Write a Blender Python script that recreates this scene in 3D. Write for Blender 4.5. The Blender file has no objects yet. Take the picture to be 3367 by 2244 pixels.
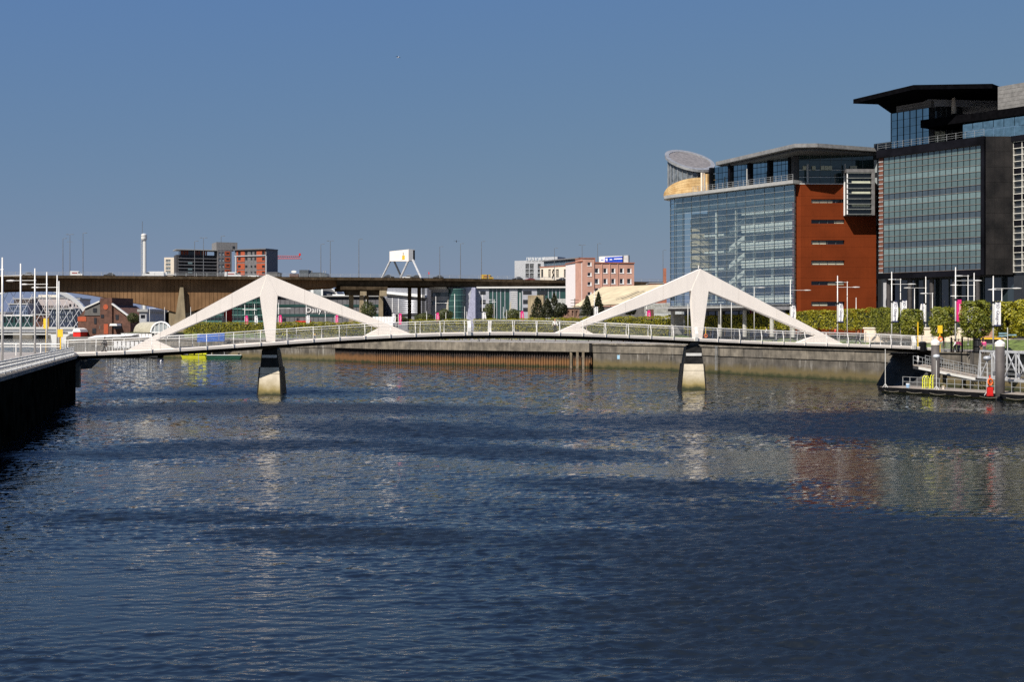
import bpy, math, random
import numpy as np
from mathutils import Vector, Matrix
R = math.radians
random.seed(7)
rng = np.random.default_rng(7)
SC = bpy.context.scene
COL = SC.collection

# ------------------------------------------------------------------ camera, light
CX, HY, F, CH = 1683.5, 1072.0, 4050.0, 8.2      # picture centre, horizon row, focal length in photo pixels, eye height
cam_d = bpy.data.cameras.new('camera'); cam = bpy.data.objects.new('camera', cam_d); COL.objects.link(cam)
cam.location = (0, 0, CH); cam.rotation_euler = (R(90), 0, 0)
cam_d.sensor_width = 36.0; cam_d.lens = F / 3367 * 36
cam_d.shift_y = -(1122 - HY) / 3367
cam_d.clip_start = 0.5; cam_d.clip_end = 9000
SC.camera = cam
SC.cycles.use_denoising = False; SC.cycles.sample_clamp_indirect = 3.0

SUN_EL, SUN_AZ = 47.0, 218.0      # azimuth measured clockwise from +Y (the view direction)
sun_dir = Vector((math.sin(R(SUN_AZ)) * math.cos(R(SUN_EL)), math.cos(R(SUN_AZ)) * math.cos(R(SUN_EL)), math.sin(R(SUN_EL))))
sd = bpy.data.lights.new('sun', 'SUN'); sun = bpy.data.objects.new('sun', sd); COL.objects.link(sun)
sd.energy = 5.0; sd.angle = R(0.53); sd.color = (1.0, 0.93, 0.83)
sun.rotation_euler = sun_dir.to_track_quat('Z', 'Y').to_euler()
W = bpy.data.worlds.new('World'); SC.world = W; W.use_nodes = True
wn = W.node_tree; wn.nodes.clear()
sky = wn.nodes.new('ShaderNodeTexSky'); sky.sky_type = 'NISHITA'; sky.sun_disc = False
sky.sun_elevation = R(SUN_EL); sky.sun_rotation = R(SUN_AZ)
sky.altitude = 0; sky.air_density = 1.0; sky.dust_density = 0.3; sky.ozone_density = 2.5
bg = wn.nodes.new('ShaderNodeBackground'); bg.inputs['Strength'].default_value = 0.062
wo = wn.nodes.new('ShaderNodeOutputWorld')
# the photograph's colour response, one and the same curve for every direction of the sky (value = gain * radiance ** power)
sep = wn.nodes.new('ShaderNodeSeparateColor'); comb = wn.nodes.new('ShaderNodeCombineColor'); wn.links.new(sky.outputs[0], sep.inputs[0])
for i, (gain, power) in enumerate(((.366/1.464, .56), (.355/1.464, .31), (.306/1.464, -.25))):
    m1 = wn.nodes.new('ShaderNodeMath'); m1.operation = 'MULTIPLY'; m1.inputs[1].default_value = .062
    m2 = wn.nodes.new('ShaderNodeMath'); m2.operation = 'POWER'; m2.inputs[1].default_value = power
    m3 = wn.nodes.new('ShaderNodeMath'); m3.operation = 'MULTIPLY'; m3.inputs[1].default_value = gain/.062
    wn.links.new(sep.outputs[i], m1.inputs[0]); wn.links.new(m1.outputs[0], m2.inputs[0]); wn.links.new(m2.outputs[0], m3.inputs[0]); wn.links.new(m3.outputs[0], comb.inputs[i])
wn.links.new(comb.outputs[0], bg.inputs['Color']); wn.links.new(bg.outputs[0], wo.inputs['Surface'])
SC.view_settings.view_transform = 'Standard'; SC.view_settings.look = 'None'
SC.view_settings.gamma = 1; SC.view_settings.exposure = 0.55
SC.view_settings.use_curve_mapping = False

# ------------------------------------------------------------------ helpers
def wx(px, D): return (px - CX) / F * D
def wz(py, D): return CH - (py - HY) / F * D
def WP(px, py, D): return Vector((wx(px, D), D, wz(py, D)))
def wat(px, py, z=0.0):
    D = (CH - z) * F / (py - HY)
    return (wx(px, D), D)

class MB:
    def __init__(s): s.v = []; s.f = []; s.m = []; s.cur = 0
    def add(s, vs, fs):
        n = len(s.v); s.v += [tuple(p) for p in vs]
        for f in fs: s.f.append(tuple(i + n for i in f)); s.m.append(s.cur)
        return s
    def mat(s, i): s.cur = i; return s
    def quad(s, a, b, c, d): return s.add([a, b, c, d], [(0, 1, 2, 3)])
    def box(s, x0, y0, z0, x1, y1, z1):
        v = [(x0,y0,z0),(x1,y0,z0),(x1,y1,z0),(x0,y1,z0),(x0,y0,z1),(x1,y0,z1),(x1,y1,z1),(x0,y1,z1)]
        return s.add(v, [(3,2,1,0),(4,5,6,7),(0,1,5,4),(1,2,6,5),(2,3,7,6),(3,0,4,7)])
    def boxc(s, x, y, z, sx, sy, sz): return s.box(x-sx/2, y-sy/2, z-sz/2, x+sx/2, y+sy/2, z+sz/2)
    def hexa(s, b, t):
        """b, t: four bottom and four top points, anticlockwise seen from above"""
        return s.add(list(b) + list(t), [(3,2,1,0),(4,5,6,7),(0,1,5,4),(1,2,6,5),(2,3,7,6),(3,0,4,7)])
    def beam(s, p0, p1, w, h=None, up=(0, 0, 1)):
        h = h or w; p0 = Vector(p0); p1 = Vector(p1); d = (p1 - p0)
        if d.length < 1e-6: return s
        d.normalize(); u = Vector(up)
        if abs(d.dot(u)) > .98: u = Vector((0, 1, 0))
        a = d.cross(u).normalized() * w / 2; b = a.cross(d).normalized() * h / 2
        v = [p0-a-b, p0+a-b, p0+a+b, p0-a+b, p1-a-b, p1+a-b, p1+a+b, p1-a+b]
        return s.add(v, [(0,1,2,3),(7,6,5,4),(0,4,5,1),(1,5,6,2),(2,6,7,3),(3,7,4,0)])
    def tube(s, pts, r, n=6, cap=True):
        pts = [Vector(p) for p in pts]; rs = r if isinstance(r, (list, tuple)) else [r] * len(pts)
        base = len(s.v); vs = []
        for i, p in enumerate(pts):
            d = (pts[min(i+1, len(pts)-1)] - pts[max(i-1, 0)]).normalized()
            u = Vector((0, 0, 1)) if abs(d.z) < .9 else Vector((0, 1, 0))
            a = d.cross(u).normalized(); b = a.cross(d)
            for k in range(n):
                t = 2 * math.pi * k / n
                vs.append(p + (a * math.cos(t) + b * math.sin(t)) * rs[i])
        fs = []
        for i in range(len(pts)-1):
            for k in range(n):
                fs.append((i*n+k, i*n+(k+1) % n, (i+1)*n+(k+1) % n, (i+1)*n+k))
        if cap: fs.append(tuple(range(n))[::-1]); fs.append(tuple(range((len(pts)-1)*n, len(pts)*n)))
        return s.add(vs, fs)
    def cyl(s, x, y, z0, z1, r0, r1=None, n=12): return s.tube([(x, y, z0), (x, y, z1)], [r0, r0 if r1 is None else r1], n)
    def lathe(s, prof, n=12, c=(0, 0, 0)):
        vs = [(c[0]+r*math.cos(2*math.pi*k/n), c[1]+r*math.sin(2*math.pi*k/n), c[2]+z) for r, z in prof for k in range(n)]
        fs = [(i*n+k, i*n+(k+1) % n, (i+1)*n+(k+1) % n, (i+1)*n+k) for i in range(len(prof)-1) for k in range(n)]
        fs.append(tuple(range(n))[::-1]); fs.append(tuple(range((len(prof)-1)*n, len(prof)*n)))
        return s.add(vs, fs)
    def prism_xz(s, poly, y0, y1):
        n = len(poly); v = [(x, y0, z) for x, z in poly] + [(x, y1, z) for x, z in poly]
        fs = [tuple(range(n)), tuple(range(2*n-1, n-1, -1))] + [(i, i+n, (i+1) % n+n, (i+1) % n) for i in range(n)]
        return s.add(v, fs)
    def prism_xy(s, poly, z0, z1):
        n = len(poly); v = [(x, y, z0) for x, y in poly] + [(x, y, z1) for x, y in poly]
        fs = [tuple(range(n))[::-1], tuple(range(n, 2*n))] + [(i, (i+1) % n, (i+1) % n+n, i+n) for i in range(n)]
        return s.add(v, fs)
    def wall(s, u0, z0, u1, z1, holes, v=0.0, depth=0.3):
        """a facade sheet in the xz plane at y=v with real openings; holes = (u0,z0,u1,z1), reveals go in by depth"""
        us = sorted({u0, u1, *[min(max(h[0], u0), u1) for h in holes], *[min(max(h[2], u0), u1) for h in holes]})
        zs = sorted({z0, z1, *[min(max(h[1], z0), z1) for h in holes], *[min(max(h[3], z0), z1) for h in holes]})
        for i in range(len(us)-1):
            for j in range(len(zs)-1):
                a, b, c, d = us[i], zs[j], us[i+1], zs[j+1]; mu, mz = (a+c)/2, (b+d)/2
                if any(h[0] < mu < h[2] and h[1] < mz < h[3] for h in holes): continue
                s.quad((a, v, b), (c, v, b), (c, v, d), (a, v, d))
        for h in holes:
            a, b, c, d = h; w = v + depth
            s.quad((a, v, b), (a, w, b), (c, w, b), (c, v, b)); s.quad((a, v, d), (c, v, d), (c, w, d), (a, w, d))
            s.quad((a, v, b), (a, v, d), (a, w, d), (a, w, b)); s.quad((c, v, b), (c, w, b), (c, w, d), (c, v, d))
        return s
    def mesh(s, name, mats, off=None, smooth=False):
        me = bpy.data.meshes.new(name)
        vs = s.v if off is None else [(a-off[0], b-off[1], c-off[2]) for a, b, c in s.v]
        me.from_pydata(vs, [], s.f)
        mats = mats if isinstance(mats, (list, tuple)) else [mats]
        for m in mats: me.materials.append(m)
        if len(mats) > 1: me.polygons.foreach_set('material_index', s.m)
        if smooth: me.polygons.foreach_set('use_smooth', [True] * len(s.f))
        me.update(); return me
    def build(s, name, mats, parent=None, off=None, smooth=False, **kw):
        return link(name, s.mesh(name, mats, off, smooth), parent, **kw)

def link(name, me, parent=None, label=None, cat=None, group=None, kind=None, loc=None, rz=None):
    o = bpy.data.objects.new(name, me); COL.objects.link(o)
    if parent is not None: o.parent = parent
    if loc is not None: o.location = loc
    if rz is not None: o.rotation_euler = (0, 0, rz)
    tag(o, label, cat, group, kind); return o
def tag(o, label=None, cat=None, group=None, kind=None):
    if label: o['label'] = label
    if cat: o['category'] = cat
    if group: o['group'] = group
    if kind: o['kind'] = kind
    return o
def thing(name, label, cat, loc=(0, 0, 0), rz=0.0, group=None):
    return link(name, None, None, label, cat, group, None, loc, rz)
def copy_tree(root, label=None, loc=None, rz=None, scale=None):
    def rec(o, parent):
        c = o.copy(); COL.objects.link(c)
        if parent is not None: c.parent = parent
        for ch in o.children: rec(ch, c)
        return c
    r = rec(root, None)
    if label: r['label'] = label
    if loc is not None: r.location = loc
    if rz is not None: r.rotation_euler = (0, 0, rz)
    if scale: r.scale = scale
    return r
class Frame:
    """facade frame: local x along the facade, local y into the building, z up (absolute height minus z0)"""
    def __init__(s, x0, y0, x1, y1, z0):
        s.o = Vector((x0, y0, z0)); L = math.hypot(x1-x0, y1-y0); s.L = L
        s.e = Vector(((x1-x0)/L, (y1-y0)/L, 0)); s.n = Vector((-s.e.y, s.e.x, 0)); s.rz = math.atan2(s.e.y, s.e.x)
    def uz(s, px, py, v=0.0):
        d = Vector(((px-CX)/F, 1.0, -(py-HY)/F)); c = Vector((0, 0, CH)) - s.o
        t = (v - c.dot(s.n)) / d.dot(s.n); p = c + d * t
        return p.dot(s.e), p.z
    def u(s, px, v=0.0): return s.uz(px, HY, v)[0]
    def z(s, px, py, v=0.0): return s.uz(px, py, v)[1]
    def W(s, u, v, z=0): return s.o + s.e*u + s.n*v + Vector((0, 0, z))
    def root(s, name, label, cat, group=None): return thing(name, label, cat, s.o, s.rz, group)

# ------------------------------------------------------------------ materials
MATS = {}
def nodes(name):
    m = bpy.data.materials.new(name); m.use_nodes = True; nt = m.node_tree; nt.nodes.clear()
    out = nt.nodes.new('ShaderNodeOutputMaterial'); b = nt.nodes.new('ShaderNodeBsdfPrincipled')
    nt.links.new(b.outputs[0], out.inputs['Surface']); return m, nt, b, out
def mixc(nt, fac, a, b):
    x = nt.nodes.new('ShaderNodeMix'); x.data_type = 'RGBA'
    for sock, val in ((x.inputs[0], fac), (x.inputs[6], a), (x.inputs[7], b)):
        if hasattr(val, 'is_output'): nt.links.new(val, sock)
        elif isinstance(val, (int, float)): sock.default_value = val
        else: sock.default_value = (*val[:3], 1)
    return x.outputs[2]
def noise(nt, scale, vec=None, detail=4, rough=.55, sc3=None):
    if sc3 is not None:
        mp = nt.nodes.new('ShaderNodeMapping'); mp.inputs['Scale'].default_value = sc3
        nt.links.new(vec, mp.inputs['Vector']); vec = mp.outputs[0]
    n = nt.nodes.new('ShaderNodeTexNoise'); n.inputs['Scale'].default_value = scale
    n.inputs['Detail'].default_value = detail; n.inputs['Roughness'].default_value = rough
    if vec is not None: nt.links.new(vec, n.inputs['Vector'])
    return n.outputs['Fac']
def ramp(nt, fac, stops):
    r = nt.nodes.new('ShaderNodeValToRGB'); nt.links.new(fac, r.inputs[0]); el = r.color_ramp.elements
    while len(el) < len(stops): el.new(.5)
    for e, (p, c) in zip(el, stops):
        e.position = p; e.color = (c, c, c, 1) if isinstance(c, (int, float)) else (*c, 1)
    return r.outputs[0]
def pos(nt): return nt.nodes.new('ShaderNodeNewGeometry').outputs['Position']
def M(name, col, rough=.6, metal=0.0, var=.15, scale=1.5, streak=0.0, bump=0.0, spec=None, col2=None, tide=False, chalk=0.0):
    """plain weathered surface: base colour with cloudy variation, optional vertical streaks"""
    if name in MATS: return MATS[name]
    m, nt, b, out = nodes(name); P = pos(nt)
    c2 = col2 or tuple(max(0, x*(1-var*2.2)) for x in col); c1 = tuple(min(1, x*(1+var)) for x in col)
    n = noise(nt, scale, P); c = mixc(nt, ramp(nt, n, [(.3, 0.0), (.7, 1.0)]), c2, c1)
    if streak:
        s = noise(nt, 1.0, P, 5, .65, (2.2, 2.2, .12)); sf = ramp(nt, s, [(.45, 0.0), (.75, streak)])
        c = mixc(nt, sf, c, tuple(x*.35 for x in col))
    if chalk:     # pale lime runs down the stone
        s = noise(nt, 1.0, P, 4, .7, (1.3, 1.3, .16)); c = mixc(nt, ramp(nt, s, [(.58, 0.0), (.72, chalk)]), c, (.42, .40, .36))
    if tide:
        z = nt.nodes.new('ShaderNodeSeparateXYZ'); nt.links.new(P, z.inputs[0])
        ad = nt.nodes.new('ShaderNodeMath'); ad.operation = 'MULTIPLY_ADD'; nt.links.new(noise(nt, .8, P), ad.inputs[0])
        ad.inputs[1].default_value = 1.2; nt.links.new(z.outputs['Z'], ad.inputs[2])
        mr = nt.nodes.new('ShaderNodeMapRange'); nt.links.new(ad.outputs[0], mr.inputs[0])
        mr.inputs[1].default_value = tide[0]; mr.inputs[2].default_value = tide[1]; mr.inputs[3].default_value = 1; mr.inputs[4].default_value = 0
        c = mixc(nt, mr.outputs[0], c, tide[2])
        mr2 = nt.nodes.new('ShaderNodeMapRange'); nt.links.new(ad.outputs[0], mr2.inputs[0])
        mr2.inputs[1].default_value = .7; mr2.inputs[2].default_value = 1.3; mr2.inputs[3].default_value = 1; mr2.inputs[4].default_value = 0
        c = mixc(nt, mr2.outputs[0], c, (.025, .03, .008))
    nt.links.new(c, b.inputs['Base Color'])
    b.inputs['Roughness'].default_value = rough; b.inputs['Metallic'].default_value = metal
    if spec is not None: b.inputs['Specular IOR Level'].default_value = spec
    if bump:
        bp = nt.nodes.new('ShaderNodeBump'); bp.inputs['Strength'].default_value = .6; bp.inputs['Distance'].default_value = bump
        nt.links.new(noise(nt, scale*6, P), bp.inputs['Height']); nt.links.new(bp.outputs[0], b.inputs['Normal'])
    MATS[name] = m; return m
def glass_clear(name, tint=(.62, .74, .74), refl=1.55):
    """thin architectural glass: fresnel mix of a tinted see-through sheet and a sharp reflection"""
    if name in MATS: return MATS[name]
    m, nt, b, out = nodes(name); nt.nodes.remove(b)
    t = nt.nodes.new('ShaderNodeBsdfTransparent'); t.inputs[0].default_value = (*tint, 1)
    g = nt.nodes.new('ShaderNodeBsdfGlossy'); g.inputs['Roughness'].default_value = .02; g.inputs[0].default_value = (.85, .95, .97, 1)
    lw = nt.nodes.new('ShaderNodeLayerWeight'); lw.inputs[0].default_value = .5
    pw = nt.nodes.new('ShaderNodeMath'); pw.operation = 'POWER'; pw.inputs[1].default_value = 3.5; nt.links.new(lw.outputs['Facing'], pw.inputs[0])
    fr = nt.nodes.new('ShaderNodeMath'); fr.operation = 'MULTIPLY_ADD'; fr.inputs[1].default_value = .8; fr.inputs[2].default_value = refl; nt.links.new(pw.outputs[0], fr.inputs[0])
    mx = nt.nodes.new('ShaderNodeMixShader'); nt.links.new(fr.outputs[0], mx.inputs[0])
    nt.links.new(t.outputs[0], mx.inputs[1]); nt.links.new(g.outputs[0], mx.inputs[2])
    nt.links.new(mx.outputs[0], out.inputs['Surface']); MATS[name] = m; return m
def glass_dark(name, col, ior=1.9, rough=.04, wob=.0):
    if name in MATS: return MATS[name]
    m, nt, b, out = nodes(name); P = pos(nt)
    n = noise(nt, .35, P, 3); nt.links.new(mixc(nt, n, tuple(x*.7 for x in col), tuple(x*1.3 for x in col)), b.inputs['Base Color'])
    b.inputs['Roughness'].default_value = rough; b.inputs['IOR'].default_value = ior
    if wob:
        bp = nt.nodes.new('ShaderNodeBump'); bp.inputs['Strength'].default_value = 1; bp.inputs['Distance'].default_value = wob
        nt.links.new(noise(nt, .6, P, 1), bp.inputs['Height']); nt.links.new(bp.outputs[0], b.inputs['Normal'])
    MATS[name] = m; return m
def leafmat(name, a, b_, c):
    m, nt, b, out = nodes(name); P = pos(nt)
    n = noise(nt, 1.1, P, 3); n2 = noise(nt, 9.0, P, 2)
    cc = mixc(nt, ramp(nt, n, [(.35, 0.0), (.65, 1.0)]), a, b_); cc = mixc(nt, ramp(nt, n2, [(.5, 0.0), (.75, .8)]), cc, c)
    nt.links.new(cc, b.inputs['Base Color']); b.inputs['Roughness'].default_value = .55
    tr = nt.nodes.new('ShaderNodeBsdfTranslucent'); nt.links.new(cc, tr.inputs[0])
    mx = nt.nodes.new('ShaderNodeMixShader'); mx.inputs[0].default_value = .3
    nt.links.new(b.outputs[0], mx.inputs[1]); nt.links.new(tr.outputs[0], mx.inputs[2]); nt.links.new(mx.outputs[0], out.inputs['Surface'])
    MATS[name] = m; return m

white = M('white_paint', (.83, .76, .69), .5, var=.025, scale=.3, streak=.10)
railwhite = M('rail_white', (.76, .74, .70), .4, var=.05)
steel = M('galvanised_steel', (.42, .43, .43), .45, .4, var=.15)
mast = M('mast_grey', (.62, .61, .58), .4, .1, var=.06)
darksteel = M('dark_steel', (.045, .045, .048), .5, var=.3)
black = M('black_paint', (.006, .006, .007), .6, var=.3, spec=.15)
conc = M('pier_concrete', (.60, .53, .41), .8, var=.12, scale=.8, tide=(1.2, 2.6, (.26, .20, .07)), bump=.01)
cladding = M('dark_granite', (.016, .015, .014), .5, var=.3, spec=.2)
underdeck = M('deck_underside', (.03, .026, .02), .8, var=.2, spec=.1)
deckfloor = M('deck_floor', (.35, .32, .28), .8)
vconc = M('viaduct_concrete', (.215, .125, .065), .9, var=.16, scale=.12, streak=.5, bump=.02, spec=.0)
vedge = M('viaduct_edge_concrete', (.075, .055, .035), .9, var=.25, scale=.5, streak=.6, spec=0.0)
asphalt = M('asphalt', (.05, .05, .052), .9, var=.2)
paving = M('paving', (.30, .27, .24), .85, var=.12, scale=.4, bump=.01)
grass = M('grass', (.10, .14, .03), .9, var=.35, scale=1.2, bump=.05)
dirt = M('ground', (.16, .145, .12), .95, var=.3, scale=.2)
quay_cap = M('quay_cap_concrete', (.19, .165, .13), .9, var=.28, scale=.6, streak=.8, bump=.03, chalk=.25)
quay_face = M('quay_face_stone', (.125, .11, .09), .9, var=.32, scale=.45, streak=.75, bump=.03, chalk=.55, tide=(1.5, 2.5, (.11, .085, .035)))
rust = M('sheet_pile_steel', (.035, .022, .017), .85, var=.4, scale=1.2, streak=.4, tide=(1.8, 2.6, (.17, .08, .028)))
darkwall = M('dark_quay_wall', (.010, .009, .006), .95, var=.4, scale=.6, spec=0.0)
roofblack = M('roof_black', (.004, .004, .005), .9, var=.2, spec=0.0)
brick = M('red_brick', (.138, .026, .006), .9, var=.10, scale=.25, bump=.01, streak=.15, spec=.1)
brickjoint = M('brick_edge', (.30, .12, .09), .8)
roofmetal = M('roof_metal', (.33, .33, .32), .5, .1, var=.08)
blackframe = M('black_stone', (.006, .006, .009), .5, var=.4, scale=.25, spec=.08)
sand = M('sandstone', (.50, .36, .18), .85, var=.22, scale=.8, col2=(.40, .24, .09))
offwhite = M('interior_white', (.70, .72, .68), .8, var=.05)
pink = M('pink_render', (.50, .28, .21), .85, var=.08, scale=.4)
cream = M('cream_render', (.66, .58, .48), .85, var=.06)
paleconc = M('pale_grey_panel', (.36, .37, .39), .7, var=.08)
greypanel = M('grey_panel', (.13, .13, .14), .6, var=.12)
silver = M('silver_panel', (.35, .36, .40), .35, .5, var=.1)
teal = glass_dark('teal_glass', (.018, .055, .048), 1.7)
winglass = glass_dark('window_glass', (.02, .022, .025), 1.55)
glassb = glass_dark('green_grey_glass', (.075, .11, .11), 2.2, .05, .004)
spandrel = M('spandrel_panel', (.125, .18, .19), .25, var=.06)
spandrel_dark = M('spandrel_dark', (.05, .07, .09), .25, var=.06)
glassa = glass_clear('clear_glass', (.94, .96, .95), .22)
glasstop = glass_dark('penthouse_glass', (.02, .03, .035), 1.9)
coated = M('coated_glass', (.30, .40, .46), .06, 1.0, var=.12, scale=.4)
mullion = M('mullion_steel', (.12, .14, .145), .4, .3)
orange = M('orange_panel', (.34, .062, .018), .7, var=.1)
reddish = M('brown_brick', (.10, .045, .03), .9, var=.2, scale=.8)
slate = M('grey_slate', (.10, .095, .09), .8, var=.15)
creamroof = M('cream_sheet_roof', (.50, .42, .27), .8, var=.1, scale=.3)
redbrick_far = M('far_red_brick', (.33, .12, .07), .9, var=.12)
magenta = M('magenta_cloth', (.62, .01, .17), .7, var=.05)
bannerw = M('white_cloth', (.78, .77, .76), .8, var=.03)
navy = M('navy_print', (.03, .04, .12), .8)
yellow = M('yellow_paint', (.80, .50, .02), .5, var=.06)
lime = M('lime_paint', (.72, .72, .03), .5, var=.06)
red = M('red_paint', (.60, .02, .015), .4, var=.06)
lifeorange = M('life_ring_orange', (.80, .14, .02), .5, var=.06)
blue = M('blue_tarp', (.015, .10, .42), .5, var=.15)
bluepaint = M('blue_sign', (.01, .06, .45), .4)
green = M('green_paint', (.02, .10, .06), .5, var=.15)
skin = M('skin', (.45, .25, .17), .6)
bark = M('bark', (.09, .06, .04), .95)
timber = M('timber', (.20, .16, .11), .9, var=.2)
lamp_glass = M('lamp_lens', (.75, .75, .73), .3)

# ------------------------------------------------------------------ the river
def vnoise(X, Y, sx, sy, seed):
    g = np.random.default_rng(seed).normal(0, 1, (256, 256)); u, v = X/sx, Y/sy
    i, j = np.floor(u).astype(int), np.floor(v).astype(int); fu, fv = u-i, v-j; fu, fv = fu*fu*(3-2*fu), fv*fv*(3-2*fv)
    G_ = lambda a, b: g[a % 256, b % 256]
    return (G_(i, j)*(1-fu)+G_(i+1, j)*fu)*(1-fv)+(G_(i, j+1)*(1-fu)+G_(i+1, j+1)*fu)*fv
def wind(X, Y):
    """how ruffled the water is, from sheltered (below 1) to gusty (above 1)"""
    a = np.full_like(X, .46)
    X0_, Y0_ = X, Y; X = X+1.4*vnoise(X, Y, 9, 5, 1)+.7*vnoise(X, Y, 2.5, 1.4, 2); Y = Y+1.0*vnoise(X0_, Y, 14, 6, 3)+.45*vnoise(X0_, Y, 4, 1.5, 4)
    def blob(px, py, rx, ry, k, ang=0.0):
        nonlocal a
        x0, y0 = wat(px, py); c, s = math.cos(ang), math.sin(ang)
        u = (X-x0)*c + (Y-y0)*s; v = -(X-x0)*s + (Y-y0)*c
        a = a + 1.15*k*np.exp(-(((u/rx)**2 + (v/ry)**2)*.9)**1.3)
    for b in [(1020,1345,16,8,1.5,0), (1430,1420,14,6,1.7,-.5), (1720,1495,9,4,1.5,-.4), (880,1465,9,4,1.5,0), (2230,1600,8,3,1.3,-.2), (2600,1680,12,4,.9,-.2),
              (1150,1775,5,2.2,1.4,.1), (700,1700,6,2,.7,0), (350,1500,8,3,.9,0), (2750,1385,26,11,1.5,0), (3250,1420,16,9,1.5,0), (3050,1880,11,8,1.4,0), (3400,2100,9,9,1.6,0), (2550,1800,8,4,.7,0), (2950,2150,6,5,1.3,0), (800,1290,16,14,.9,0), (350,1350,10,10,.6,0), (300,1720,6,4,.35,0), (1600,1300,40,9,.25,0),
              (2050,1440,14,6,-.2,0), (1700,1400,12,4,-.12,0), (400,1420,12,6,-.12,0), (900,1950,10,3,-.12,0)]:
        blob(*b)
    def band(up, lo, k, soft=2.0):
        nonlocal a
        U, Lw = [wat(*p) for p in up], [wat(*p) for p in lo]
        yu = np.interp(X, [p[0] for p in U], [p[1] for p in U]); yl = np.interp(X, [p[0] for p in Lw], [p[1] for p in Lw])
        sm = lambda t: 1/(1+np.exp(-np.clip(t, -30, 30)))
        fade = sm((X-min(U[0][0], Lw[0][0]))/1.5)*sm((max(U[-1][0], Lw[-1][0])+30-X)/1.5)
        a = a + k*sm((yu-Y)/soft)*sm((Y-yl)/soft)*fade
    band([(1750,1430),(2300,1480),(2900,1508),(3367,1548),(3700,1580)], [(1750,1550),(2400,1640),(2900,1730),(3367,1800),(3700,1850)], -.30, 1.2)
    band([(480,1495),(900,1500),(1250,1490)], [(480,1590),(900,1610),(1250,1580)], -.14, 1.5)
    a += .10*vnoise(X0_, Y0_, 12, 5, 5)+.09*vnoise(X0_, Y0_, 4.5, 1.8, 6)+.08*vnoise(X0_, Y0_, 1.6, .7, 7); a += .10*np.sin(X*.11+Y*.05+1)*np.sin(Y*.09-X*.03) + .08*np.sin(X*.31-Y*.17)*np.sin(Y*.23+2)
    return np.clip(a, .14, 2.4)
def water_sheet():
    rows = 15*np.exp(np.arange(0, 1020)*.0034); rows = rows[rows < 470]
    s = np.linspace(-.80, .62, 640)
    Y, S = np.meshgrid(rows, s, indexing='ij'); X = S*(Y+6)
    r = np.random.default_rng(3); Z = np.zeros_like(X); amp = wind(X, Y)
    GX = np.zeros_like(X); GY = np.zeros_like(X)
    for k in range(84):
        lam = .15*(2.0/.15)**(r.random()**1.15); th = R(101) + r.normal(0, .33); kk = 2*math.pi/lam
        sl = .033*(1.0 if lam < .55 else .55/lam); A = sl/kk*1.414
        ph = kk*(X*math.cos(th)+Y*math.sin(th)) + r.random()*6.283 + .35*np.sin(X*.21*(1+.01*k)+k)+.35*np.sin(Y*.17+k*2)
        Z += A*np.sin(ph); g = A*kk*np.cos(ph); GX += g*math.cos(th); GY += g*math.sin(th)
    wa = np.minimum(amp, .5+.5*amp); Z *= wa; GX *= wa; GY *= wa
    co = np.stack([X, Y, Z], -1).reshape(-1, 3).astype(np.float32)
    nr, nc = X.shape; i = np.arange(nr*nc).reshape(nr, nc)
    q = np.stack([i[:-1, :-1], i[:-1, 1:], i[1:, 1:], i[1:, :-1]], -1).reshape(-1, 4)
    me = bpy.data.meshes.new('river_water'); me.vertices.add(len(co)); me.vertices.foreach_set('co', co.ravel())
    me.loops.add(q.size); me.loops.foreach_set('vertex_index', q.ravel().astype(np.int32))
    me.polygons.add(len(q)); me.polygons.foreach_set('loop_start', np.arange(0, q.size, 4, dtype=np.int32))
    me.polygons.foreach_set('loop_total', np.full(len(q), 4, dtype=np.int32)); me.polygons.foreach_set('use_smooth', np.ones(len(q), dtype=bool))
    me.update(calc_edges=True)
    N = np.stack([-GX, -GY, np.ones_like(GX)], -1).reshape(-1, 3); N /= np.linalg.norm(N, axis=1)[:, None]
    at = me.attributes.new('ruffle', 'FLOAT', 'POINT'); at.data.foreach_set('value', np.clip((amp-.62)/.95, 0, 1).astype(np.float32).ravel())
    me.normals_split_custom_set_from_vertices(N.astype(np.float32)); return me
def water_mat():
    m, nt, b, out = nodes('water'); P = pos(nt)
    b.inputs['Base Color'].default_value = (.006, .009, .011, 1); b.inputs['Roughness'].default_value = .04; b.inputs['IOR'].default_value = 1.42
    at = nt.nodes.new('ShaderNodeAttribute'); at.attribute_name = 'ruffle'      # capillary ripples too fine to model
    mr = nt.nodes.new('ShaderNodeMapRange'); mr.inputs[3].default_value = .03; mr.inputs[4].default_value = .38; nt.links.new(at.outputs['Fac'], mr.inputs[0]); nt.links.new(mr.outputs[0], b.inputs['Roughness'])
    n1 = noise(nt, 1.0, P, 3, .6, (2.5, 7.0, 1)); n2 = noise(nt, 1.0, P, 2, .6, (.9, 2.6, 1))
    ma = nt.nodes.new('ShaderNodeMath'); ma.operation = 'MULTIPLY_ADD'; nt.links.new(n2, ma.inputs[0]); ma.inputs[1].default_value = 2.0; nt.links.new(n1, ma.inputs[2])
    bp = nt.nodes.new('ShaderNodeBump'); bp.inputs['Strength'].default_value = 1; bp.inputs['Distance'].default_value = .010
    nt.links.new(ma.outputs[0], bp.inputs['Height']); nt.links.new(bp.outputs[0], b.inputs['Normal']); return m
wm = water_mat()
me = water_sheet(); me.materials.append(wm); link('river_water', me, kind='structure')
far = MB(); far.quad((-4000, -600, -.35), (2000, -600, -.35), (2000, 7000, -.35), (-4000, 7000, -.35))
far.build('river_bed_water', wm, kind='structure')

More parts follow.
